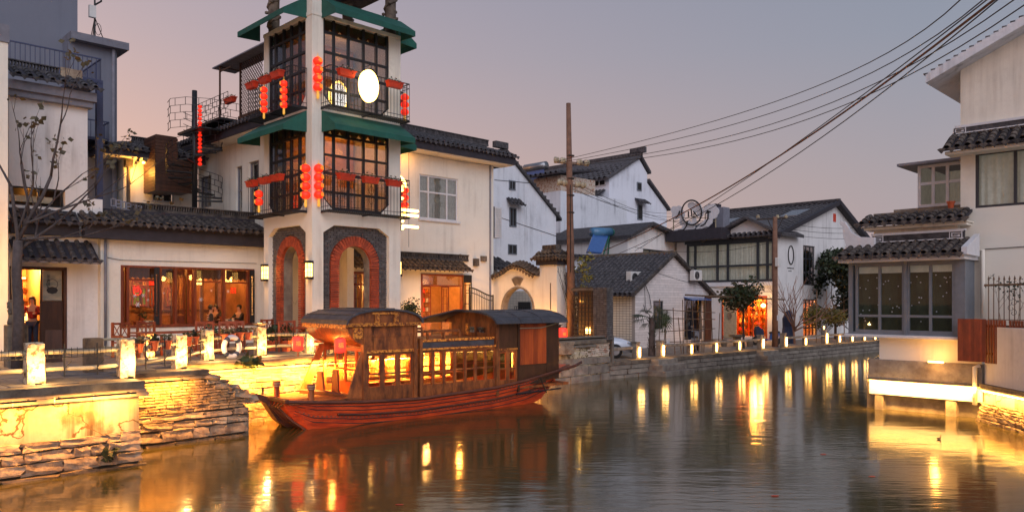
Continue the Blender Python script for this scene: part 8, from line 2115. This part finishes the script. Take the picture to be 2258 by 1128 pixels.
# ================================================================== terrace furniture
def chair(px, py, rz, lab, sc__=1.0):
    a, b = G(px, py, T); t = thing('garden_chair', lab, 'chair', (a, b, T), 'wooden garden chairs with crossed backs'); t.rotation_euler.z += rz
    Lc = lambda s, n, z: (a + s, b + n, T + z)
    for dx in (-.24, .24): MB().box(Lc, dx - .03, dx + .03, .20, .26, 0, 1.0).build('rear_leg', 'redwood', t); MB().box(Lc, dx - .03, dx + .03, -.24, -.18, 0, .62).build('front_leg', 'redwood', t); MB().box(Lc, dx - .03, dx + .03, -.24, .2, .60, .64).build('armrest', 'redwood', t)
    MB().box(Lc, -.26, .26, -.22, .22, .42, .46).build('seat', 'redwood', t)
    g = MB().box(Lc, -.21, .21, .21, .25, .93, .99).box(Lc, -.21, .21, .21, .25, .55, .60).box(Lc, -.02, .02, .215, .245, .6, .93)
    for s0, s1 in ((-.21, -.02), (.02, .21)): g.tube([(s0, .23, .6), (s1, .23, .93)], .014, 4, Fr=Lc); g.tube([(s0, .23, .93), (s1, .23, .6)], .014, 4, Fr=Lc)
    g.build('backrest', 'redwood', t)
chair(277, 789, .25, 'wooden chair with crossed back left of the red terrace table'); chair(455, 782, -.2, 'wooden chair with crossed back right of the red terrace table')
chair(520, 778, 2.6, 'wooden chair turned to the wall behind the life ring'); chair(628, 776, 2.9, 'low wooden chair before the left pier of the tower'); chair(600, 770, .3, 'wooden chair farther back near the left pier')
def gtable(px, py, lab, w=1.3):
    a, b = G(px, py, T); t = thing('garden_table', lab, 'table', (a, b, T))
    for i in range(5): MB().bx((a, b - .34 + i * .17, T + .73), (w, .155, .04)).build('slat', 'redwood', t)
    for dx in (-1, 1): MB().tube([(a + dx * w * .4, b - .35, T), (a + dx * w * .4, b + .3, T + .7)], .03, 4).tube([(a + dx * w * .4, b + .35, T), (a + dx * w * .4, b - .3, T + .7)], .03, 4).build('trestle', 'redwood', t)
chair(330, 786, .1, 'wooden chair half hidden behind the hanging pots at the steps'); chair(505, 783, -.3, 'wooden chair directly behind the life ring')
gtable(370, 790, 'long red wooden terrace table between two crossed back chairs', 1.7); gtable(560, 775, 'small red wooden table behind the life ring', 1.0); gtable(655, 772, 'small red wooden table by the tower corner', .8)
pot_m = MB().lathe((0, 0, 0), [(.07, 0), (.10, .17), (.115, .17), (.115, .20), (.10, .205), (.095, .19)], 12).mesh('pot', 'terracotta', smooth=False)
pf = []
for i, (mt, n) in enumerate((('leaf', 90), ('leafdark', 70), ('leafbrown', 60))): q = MB(); leaf_cloud(q, (0, 0, .30), (.17, .15, .12), n, .10, 30 + i); pf.append(q.mesh('foliage', mt, recalc=False))
pots = [(305, 765, 2, 'first from the left on the bamboo rail'), (337, 764, 2, 'second from the left on the bamboo rail'), (366, 762, 2, 'beside the bollard at the steps'), (411, 757, 3, 'just right of the bollard at the steps'), (427, 754, 3, 'left of the second crossed back chair'),
        (493, 752, 4, 'above the left of the life ring'), (509, 751, 4, 'above the middle of the life ring'), (526, 750, 4, 'above the right of the life ring'), (545, 748, 4, 'left of the bowl lamp bollard')]
for i, (px, py, seg, lab) in enumerate(pots):
    (a0, b0), (a1, b1) = {2: (PG[1], PG[2]), 3: (PG[2], PG[3]), 4: (PG[3], PG[4])}[seg]
    best = min(range(101), key=lambda k: abs((lambda w_: w_.x / w_.y)(W(a0 + (a1 - a0) * k / 100, b0 + (b1 - b0) * k / 100)) - (px - CX) / FPX)) / 100
    a, b = a0 + (a1 - a0) * best, b0 + (b1 - b0) * best - .06; z = T + .50
    t = thing('flower_pot', 'orange clay pot with plant, ' + lab, 'flower pot', (a, b, z), 'clay pots hung on the bamboo rails'); s_ = rnd.uniform(.9, 1.15)
    put('pot', pot_m, t, Tr(a, b, z) @ Sc(s_, s_, s_)); put('foliage', pf[2 if i % 3 == 0 else i % 3], t, Tr(a, b, z + .06) @ Rz(i) @ Sc(.75, .75, .7))
for i, (px, py, h, lab) in enumerate(((600, 742, .5, 'leafy pot behind the bowl lamp bollard'), (630, 742, .5, 'leafy pot before the left tower pier'), (705, 745, .6, 'pot hidden behind the boat roof'), (468, 742, .5, 'pot with pale flowers by the chair'))):
    a, b = G(px, 776, T); t = thing('flower_pot', 'clay floor pot: ' + lab, 'flower pot', (a, b, T), 'clay pots on the paving'); put('pot', pot_m, t, Tr(a, b, T) @ Sc(1.5, 1.5, 1.8)); put('foliage', pf[i % 3], t, Tr(a, b, T + .12) @ Rz(i) @ Sc(1.7, 1.7, 1.7))
# life ring
a0, b0 = PG[3]; a1, b1 = PG[4]; f = .40; a, b = a0 + (a1 - a0) * f, b0 + (b1 - b0) * f - .16; rz_ = math.atan2(b1 - b0, a1 - a0); Rl = Rot((a, b, T + .34), rz_)
lr_ = thing('life_ring', 'white life ring with blue bands hanging on the bamboo fence', 'life ring', (a, b, T + .05)); R0 = .27
MB().tube([(R0 * math.cos(t * .2618), 0, R0 * math.sin(t * .2618)) for t in range(24)], .07, 10, Fr=Rl, closed=True).build('ring', 'whiteframe', lr_, smooth=True)
for k in range(4):
    c0 = k * math.pi / 2 + .5; MB().tube([(R0 * math.cos(c0 + j * .1), 0, R0 * math.sin(c0 + j * .1)) for j in range(5)], .075, 10, Fr=Rl).build('band', 'bluecloth', lr_, smooth=True)
# stone lion on pedestal
a, b = G(35, 812, T); sl_ = thing('stone_lion', 'weathered stone lion on a tall block pedestal beside the shop doorway', 'statue', (a, b, T))
MB().bx((a, b, T + .52), (.42, .42, 1.04)).build('pedestal', 'ledge', sl_, bevel=.02)
lion = MB().lathe((a, b + .02, T + 1.04), [(.17, 0), (.18, .06), (.15, .18), (.13, .28), (.14, .34), (.16, .42), (.13, .52), (.05, .58)], 12)
lion.bx((a, b - .12, T + 1.47), (.14, .12, .12)).bx((a - .09, b - .08, T + 1.15), (.07, .1, .24)).bx((a + .09, b - .08, T + 1.15), (.07, .1, .24)).bx((a - .1, b, T + 1.60), (.05, .05, .06)).bx((a + .1, b, T + 1.60), (.05, .05, .06))
for i in range(26): t = i * 2.4; lion.bx((a + .14 * math.cos(t), b + .12 * math.sin(t) + .02, T + 1.32 + (i % 6) * .045), (.07, .07, .06), t)
lion.build('lion', 'ledge', sl_, smooth=True)
# folding signs and tables by the shop
a, b = G(118, 800, T); MB().prism(Rot((a, b, T), -.3), [(-.2, 0), (.2, 0), (.18, .85), (-.18, .85)], -.02, .02).solo('sandwich_board', 'wood', (a, b, T), 'small dark wooden board standing before the shop door', 'board')

# ================================================================== magnolia tree at the left
a, b = G(38, 815, T); tr_ = thing('magnolia_tree', 'sparse magnolia tree with twisting pale branches before the shop house', 'tree', (a, b, T)); rr = random.Random(21)
tk_ = MB(); base = Vector((a, b, T)); tk_.tube([tuple(base), (a + .03, b, T + 1.2), (a - .02, b, T + 2.3), (a + .02, b, T + 3.0)], .13, 9, .10); tk_.build('trunk', 'bark', tr_, smooth=True)
lm_ = MB(); tips = []; st = Vector((a + .02, b, T + 2.9)); sk = .72
for dx, dy, dz, ln, r in ((-.10, -.1, 1, 1.6, .07), (.35, .0, 1, 1.7, .075), (.8, .1, .8, 1.5, .06), (.95, -.1, .40, 1.5, .05), (1.1, .1, .15, 1.4, .045), (.6, .3, .6, 1.2, .05)): branches(lm_, st + Vector((0, 0, rr.uniform(-.4, .5))), Vector((dx, dy, dz)).normalized(), ln, r * sk, 4, rr, tips, .45, .14, (2, 2), 6, shrink=.68)
lm_.build('branches', 'bark', tr_, smooth=True)
lf = MB()
for t_, d_ in tips: leaf_cloud(lf, t_ + d_ * .04, (.10, .10, .10), rr.choice((0, 2, 4, 6)), .13, rr.randint(0, 9999))
lf.build('leaves', 'leafbrown', tr_, kind='stuff', recalc=False)

def bush(name, lab, a, b, z, h, rad, n, size, mts=('leaf',), trunk=.05, cat='tree', stemh=None, blobs=6, seed=0, bark='barkdark', bare=0):
    t = thing(name, lab, cat, (a, b, z)); rr = random.Random(seed); tips = []
    m = MB(); sh = stemh if stemh is not None else h * .45
    m.tube([(a, b, z), (a + rr.uniform(-.1, .1), b, z + sh * .5), (a, b + rr.uniform(-.1, .1), z + sh)], trunk, 7, trunk * .7)
    for i in range(5 + bare): branches(m, Vector((a, b, z + sh * rr.uniform(.7, 1))), Vector((rr.uniform(-1, 1), rr.uniform(-1, 1), rr.uniform(.3, 1.2))).normalized(), (h - sh) * .42, trunk * .5, 2, rr, tips, .6, .2, seg=5)
    m.build('trunk', bark, t)
    if n:
        for k, mt in enumerate(mts):
            q = MB()
            for i in range(blobs):
                p = rr.choice(tips)[0]; c = (a + (p.x - a) * 1.0, b + (p.y - b) * 1.0, p.z); leaf_cloud(q, c, (rad * rr.uniform(.35, .6),) * 2 + (rad * rr.uniform(.25, .5),), n // blobs, size, rr.randint(0, 9999))
            q.build('crown', mt, t, recalc=False)
    return t
a_ = 26.0; 
def far(px, off): 
    a = 24.
    for _ in range(10): a = A(px, bq(a) + off)
    return a, bq(a) + off
a, b = far(1640, 1.3); bush('leafy_tree', 'round leafy small tree with thin trunk in front of the glowing shop', a, b, F, Z(608, a, b) - F, 1.15, 1500, .16, ('leaf', 'leafbrown'), .06, seed=3, stemh=Z(668, a, b) - F, blobs=16)
a, b = far(1752, 1.6); bush('bare_shrub', 'bare thin shrub with reddish twigs right of the slim pole', a, b, F, 4.6, .5, 0, .1, (), .07, seed=8, stemh=1.0, bare=9, bark='pole')
a, b = far(1842, 2.6); bush('dark_tree', 'tall dark evergreen tree beside the bay window house', a, b, F, Z(552, a, b) - F, 2.1, 6500, .22, ('leafdark', 'leaf'), .10, seed=5, stemh=1.6, blobs=34)
a, b = far(1815, 1.6); bush('low_bush', 'low bush with warm lit leaves below the dark evergreen', a, b, F, 2.4, 1.0, 900, .15, ('leafbrown', 'leafyellow'), .05, seed=6, stemh=.5, blobs=14)
a, b = far(1880, 1.9); bush('low_bush', 'low leafy bush right of the dark evergreen trunk', a, b, F, 2.6, 1.0, 800, .15, ('leafbrown', 'leafdark'), .05, seed=16, stemh=.5, blobs=14)
bush('garden_bush', 'round green bush in front of the lit lattice door by the boat', *G(910, 746, T), T, 1.7, .55, 900, .09, ('leaf',), .04, 'bush', .5, 16, 11)
a, b = aM + .35, -.45; vn = thing('vine', 'brown vine stems with yellow lit leaves climbing the tall pole', 'plant', (12.7, .1, F)); q = MB(); rr = random.Random(4); tips = []
for i in range(9): branches(q, Vector((12.75 + rr.uniform(-.2, .3), rr.uniform(-.5, .1), F + .9)), Vector((rr.uniform(-.1, .1), rr.uniform(-.1, .1), 1)).normalized(), rr.uniform(1.2, 1.9), .022, 2, rr, tips, .5, .3, seg=4)
q.build('stems', 'barkdark', vn); q = MB()
for i in range(14): leaf_cloud(q, (12.85 + rr.uniform(0, .5), -.55 + rr.uniform(-.35, .2), Z(rr.uniform(560, 660), 12.8, -.3)), (.22, .22, .2), 26, .11, i)
q.build('leaves', 'leafyellow', vn, recalc=False); lamp('vine_glow', 'POINT', (12.5, -.75, T + 1.6), 10, (1, .75, .3), .08, parent=vn)
# potted bare tree seen through the left arch
bush('potted_tree', 'small bare potted tree with red ribbon behind the left tower arch', *G(668, 752, T), T, 2.4, .3, 40, .1, ('lantern',), .03, 'tree', .5, 8, 13, bark='bark', bare=4)
# palm
a, b = far(1437, 1.0); pm_ = thing('palm_tree', 'small windmill palm with shaggy trunk on the far quay', 'tree', (a, b, F)); hp = Z(700, a, b) - F
MB().tube([(a, b, F), (a + .03, b, F + hp * .5), (a, b, F + hp)], .17, 10, .12).build('trunk', 'bark', pm_)
q = MB(); rr = random.Random(2)
for i in range(46): t = rr.uniform(0, 6.28); z = F + rr.uniform(.1, hp); q.tube([(a + .15 * math.cos(t), b + .15 * math.sin(t), z), (a + .22 * math.cos(t), b + .22 * math.sin(t), z + .12)], .015, 3)
q.build('fibres', 'barkdark', pm_, kind='stuff')
for i in range(11):
    t = i * 2.4; el = .5 - (i % 4) * .33; ln = .75; d = Vector((math.cos(t) * math.cos(el), math.sin(t) * math.cos(el), math.sin(el))); c = Vector((a, b, F + hp)); q = MB().tube([tuple(c), tuple(c + d * ln * .7)], .014, 4)
    e = c + d * ln * .7; sx_ = d.orthogonal().normalized(); sy = d.cross(sx_)
    for k in range(15):
        an = (k - 7) / 7 * 1.5; dr_ = (d * math.cos(an) + sx_.lerp(sy, .5).normalized() * math.sin(an)).normalized(); w_ = dr_.cross(d).cross(dr_)
        w_ = w_.normalized() * .022 if w_.length > 1e-4 else sx_ * .02
        tip = e + dr_ * .55 - Vector((0, 0, .10 + .1 * abs(an))); m = e + dr_ * .3; q.add([tuple(e), tuple(m + w_), tuple(tip), tuple(m - w_)], [(0, 1, 2, 3)])
    q.build('frond', 'leaf', pm_, recalc=False)
# bamboo trellis frame and pergola
a0, b0 = far(1462, .9); a1, b1 = far(1580, .9); bt = thing('bamboo_trellis', 'loose frame of thin bamboo poles before the small tiled house', 'trellis', (a0, b0, F)); rr = random.Random(5)
for i in range(13): t = i / 12; p = (a0 + (a1 - a0) * t, b0 + (b1 - b0) * t + rr.uniform(-.1, .4), F); MB().tube([p, (p[0] + rr.uniform(-.25, .25), p[1] + rr.uniform(-.1, .1), F + rr.uniform(1.6, 2.7))], .022, 5).build('pole', 'bamboodark', bt)
for z in (.55, 1.15, 1.7, 2.05): MB().tube([(a0 - .2, b0, F + z + rr.uniform(-.1, .1)), (a1 + .2, b1 + .2, F + z + rr.uniform(-.1, .1))], .022, 5).build('pole', 'bamboodark', bt)
a0, b0 = far(1540, 1.4); a1, b1 = far(1730, 1.4); MB().tube([(a0 - 1.2, b0, Z(650, a0, b0)), (a1, b1, Z(660, a1, b1))], .045, 5).solo('horizontal_pole', 'bamboodark', (a0, b0, F), 'long thin horizontal bamboo pole crossing before the leafy tree', 'pole')
for i, px in enumerate((1800, 1822, 1862)): a, b = far(px, 1.2); MB().tube([(a, b, F), (a + .1 - .1 * i, b, F + 3.2)], .03, 5).solo('bamboo_pole', 'bamboodark', (a, b, F), 'upright thin bamboo stake among the bushes, ' + ('leftmost', 'middle', 'rightmost')[i] + ' of three', 'pole')
# white car --------------------------------------------------------------------
M['carwhite'] = mat('white_car_paint', (.62, .66, .74), .22, .03, 3, coat=.6); M['carglass'] = mat('car_glass', (.05, .08, .14), .08); M['tyre'] = mat('tyre_rubber', (.015, .015, .016), .8); M['lens'] = mat('lamp_lens', (.5, .55, .65), .1, metal=.3)
ca, cb = A(1390, -1.15), -1.15; car = thing('parked_car', 'white saloon car parked behind the low brick wall, only its front showing', 'car', (ca, cb, F))
# car axis runs inland to the left; x forward in local Rot frame
Rc = Rot((ca, cb, F), math.radians(-42)); 
sec = [(0, .62, .30, .58, .66), (-.12, .80, .24, .70, .72), (-.5, .88, .22, .80, .86), (-1.1, .90, .2, .88, .95), (-1.25, .90, .2, .9, .98), (-3.9, .90, .2, .92, 1.0), (-4.5, .84, .28, .86, .96), (-4.6, .78, .35, .7, .85)]
V = []; fs = []
for x, hw_, zb, zm_, zt in sec: V += [Rc(x, -hw_ * .92, zb), Rc(x, -hw_, (zb + zm_) / 2), Rc(x, -hw_ * .96, zm_), Rc(x, -hw_ * .72, zt), Rc(x, 0, zt + .03), Rc(x, hw_ * .72, zt), Rc(x, hw_ * .96, zm_), Rc(x, hw_, (zb + zm_) / 2), Rc(x, hw_ * .92, zb)]
for i in range(len(sec) - 1):
    for j in range(8): fs.append((i * 9 + j, i * 9 + j + 1, (i + 1) * 9 + j + 1, (i + 1) * 9 + j))
    fs.append((i * 9 + 8, i * 9, (i + 1) * 9, (i + 1) * 9 + 8))
fs += [tuple(range(9)), tuple(range((len(sec)) * 9 - 1, (len(sec) - 1) * 9 - 1, -1))]
m_ = MB(); m_.add(V, fs); m_.build('body', 'carwhite', car, smooth=True)
gh_ = MB(); gs = [(-1.15, .74, .96), (-1.95, .60, 1.42), (-2.6, .58, 1.47), (-3.4, .58, 1.40), (-4.1, .70, 1.0)]; V = []
for x, hw_, z in gs: V += [Rc(x, -hw_, z), Rc(x, hw_, z), Rc(x, -.80, .95), Rc(x, .80, .95)]
fs = []
for i in range(4): o = i * 4; fs += [(o, o + 1, o + 5, o + 4), (o + 2, o, o + 4, o + 6), (o + 1, o + 3, o + 7, o + 5)]
gh_.add(V, fs); gh_.build('windows', 'carglass', car)
MB().prism(lambda s, n, z: Rc(s, n, z), [(-1.95, 1.43), (-2.6, 1.485), (-3.4, 1.415), (-3.4, 1.45), (-2.6, 1.52), (-1.95, 1.465)], -.58, .58).build('roof', 'carwhite', car)
for sg in (-1, 1):
    MB().tube([(-1.12, sg * .76, .97), (-1.95, sg * .60, 1.44), (-3.4, sg * .59, 1.43), (-4.15, sg * .72, 1.0)], .035, 5, Fr=Rc).build('pillar', 'carwhite', car)
    MB().add([], []) ; h_ = MB(); h_.prism(lambda s, n, z: Rc(n, s, z), [(sg * .42, .56), (sg * .80, .60), (sg * .86, .72), (sg * .50, .66)], -.30, .015).build('headlight', 'lens', car)
    h_ = MB().lathe((0, 0, 0), [(.05, -.012), (.055, .012)], 10, Fr=lambda x, y, z: Rc(.02 + z, sg * .62 + x, .62 + y)).build('headlamp_bulb', 'whiteframe', car)
    for wx in (-.85, -3.65):
        wh_ = MB().lathe((0, 0, 0), [(.20, -.11), (.31, -.10), (.33, -.05), (.33, .05), (.31, .10), (.20, .11)], 18, Fr=lambda x, y, z: Rc(wx + x, sg * .80 + z, .33 + y)).build('wheel', 'tyre', car); MB().lathe((0, 0, 0), [(.19, -.115), (.19, .115)], 14, Fr=lambda x, y, z: Rc(wx + x, sg * .80 + z, .33 + y)).build('rim', 'metal', wh_)
gr = MB().prism(lambda s, n, z: Rc(n, s, z), [(-.44, .50), (.44, .50), (.50, .64), (-.50, .64)], -.2, .012).build('grille', 'iron', car)
for k in range(3): MB().box(lambda s, n, z: Rc(n, s, z), -.44, .44, .012, .03, .53 + k * .04, .54 + k * .04).build('grille_bar', 'metal', gr)
MB().box(lambda s, n, z: Rc(n, s, z), -.24, .24, .02, .04, .38, .48).build('number_plate', 'solarblue', car); MB().box(lambda s, n, z: Rc(n, s, z), -.78, .78, -.15, .03, .26, .36).build('lower_bumper', 'metal', car, bevel=.01)
# scooters ----------------------------------------------------------------------
def scooter(px, off, rz, lab, cover=None):
    a, b = far(px, off); t = thing('scooter', lab, 'scooter', (a, b, F)); R_ = Rot((a, b, F), rz)
    for x in (-.55, .6):
        w_ = MB().lathe((0, 0, 0), [(.15, -.05), (.23, -.045), (.25, 0), (.23, .045), (.15, .05)], 16, Fr=lambda u, v, q: R_(x + u, q, .25 + v)).build('wheel', 'tyre', t); MB().lathe((0, 0, 0), [(.10, -.055), (.10, .055)], 10, Fr=lambda u, v, q: R_(x + u, q, .25 + v)).build('rim', 'metal', w_)
    MB().prism(lambda s, n, z: R_(s, n, z), [(-.8, .45), (-.5, .32), (-.1, .3), (.3, .28), (.42, .5), (.5, .95), (.42, .98), (.3, .5), (.1, .36), (-.15, .40), (-.2, .68), (-.75, .72)], -.13, .13).build('body', cover or 'frame', t, bevel=.02)
    MB().prism(lambda s, n, z: R_(s, n, z), [(-.75, .72), (-.15, .68), (-.18, .78), (-.7, .82)], -.12, .12).build('seat', 'blackcloth', t); MB().tube([(.6, .0, .25), (.45, 0, 1.0)], .03, 6, Fr=R_).tube([(.42, -.3, 1.02), (.45, 0, 1.0), (.42, .3, 1.02)], .018, 5, Fr=R_).build('handlebar', 'metal', t)
    for sg in (-1, 1): MB().tube([(.44, sg * .22, 1.02), (.42, sg * .28, 1.2)], .008, 4, Fr=R_).lathe((0, 0, 0), [(.001, 0), (.06, .001), (.06, .012), (.001, .013)], 10, Fr=lambda u, v, q: R_(.42 - q, sg * .28 + u, 1.24 + v)).build('mirror', 'metal', t)
    return t, R_
scooter(1535, 1.5, .4, 'silver and black scooter parked behind the bamboo trellis', 'metal')
t, R_ = scooter(1690, 2.0, 2.2, 'scooter with blue patterned leg cover right of the glowing shop', 'solarblue'); q = MB().prism(lambda s, n, z: R_(s, n, z), [(.15, .35), (.62, .4), (.66, .95), (.5, 1.12), (.2, .9)], -.34, .34).build('cover', 'bluecloth', t, bevel=.05)
c_a, c_b = far(1738, 2.2); q = MB(); q.lathe((c_a, c_b, F), [(.42, 0), (.40, .5), (.34, 1.0), (.28, 1.5), (.20, 1.9), (.05, 2.0)], 9, Fr=lambda x, y, z: (x + .08 * math.sin(z * 5 + y), y + .06 * math.sin(z * 4 + x * 3), z)).solo('covered_heap', 'bluecloth', (c_a, c_b, F), 'tall heap under a dark blue cover behind the bare shrub', 'tarpaulin')
a, b = far(1625, 2.6); table_ = thing('stone_table', 'low round stone table with stools before the glowing shop', 'table', (a, b, F)); MB().lathe((a, b, F), [(.2, 0), (.22, .5), (.45, .55), (.45, .65)], 12).build('tabletop', 'ledge', table_)
for k in range(3): MB().lathe((a + .8 * math.cos(k * 2.1 + .5), b + .8 * math.sin(k * 2.1 + .5), F), [(.15, 0), (.18, .2), (.15, .4)], 10).build('stool', 'ledge', table_)
a, b = far(1776 / 1, 1.0); 
a, b = far(1465, .35); MB().bx((a + .6, b + .2, F + .62), (.3, .05, .4), .3).solo('white_panel', 'whiteframe', (a + .6, b, F), 'small white panel leaning behind the stone rail right of the palm', 'panel')
# blue awning over the right door of the tiled house
x = wE2; MB().prism(lambda n, s, z: FE1(s, n, z), [(0, x[3] + .1), (.6, x[3] - .05), (.6, x[3] - .1), (0, x[3] + .04)], x[0] - .05, x[1] + .1).solo('door_canopy', 'solarblue', (x[0], bE, x[3]), 'small blue canopy over the right door of the tiled house', 'canopy')
MB().bx(FE1(x[1] + .3, .25, F + 1.4), (.5, .1, 2.8), -.2).solo('wooden_boards', 'wood', FE1(x[1] + .3, .2, F), 'dark upright boards leaning right of the tiled house door', 'boards')
# floating leaves and duck --------------------------------------------------------
for i, (px, py, lab) in enumerate(((1922, 1050, 'orange leaf floating on dark water below the bay window'), (1815, 1001, 'small orange leaf floating mid canal'), (1708, 1093, 'tiny orange leaf floating at the lower right'), (880, 1112, 'red leaf cluster floating at the bottom left of centre'))):
    d = CAMZ * FPX / (py - HORZ); x_ = (px - CX) / FPX * d; o = bpy.data.objects.new('floating_leaf', MB().prismz([(-.06, 0), (-.02, .025), (.05, .02), (.07, 0), (.04, -.02), (-.02, -.025)], .002, .008).mesh('floating_leaf', 'boxred')); COL.objects.link(o); o.location = (x_, d, .004); tag(o, lab, 'leaf')
d = CAMZ * FPX / (968 - HORZ); dk_ = thing_local('duck', 'small brown duck swimming on the golden water below the bay window', 'duck', ((2070 - CX) / FPX * d, d, .01), .3); dk_.scale = (.5,) * 3
q = MB().lathe((0, 0, 0), [(.002, -.13), (.04, -.10), (.06, 0), (.05, .07), (.02, .12), (.002, .14)], 12, Fr=lambda x, y, z: (-z, x, y * .8 + .03)).build('body', 'bamboodark', dk_, smooth=True); MB().tube([(.09, 0, .05), (.11, 0, .10), (.10, 0, .14)], .018, 8).lathe((.115, 0, .15), [(.005, -.03), (.028, -.01), (.028, .01), (.005, .03)], 10).tube([(.13, 0, .15), (.175, 0, .145)], .009, 5, .006).build('head', 'bamboodark', dk_, smooth=True)
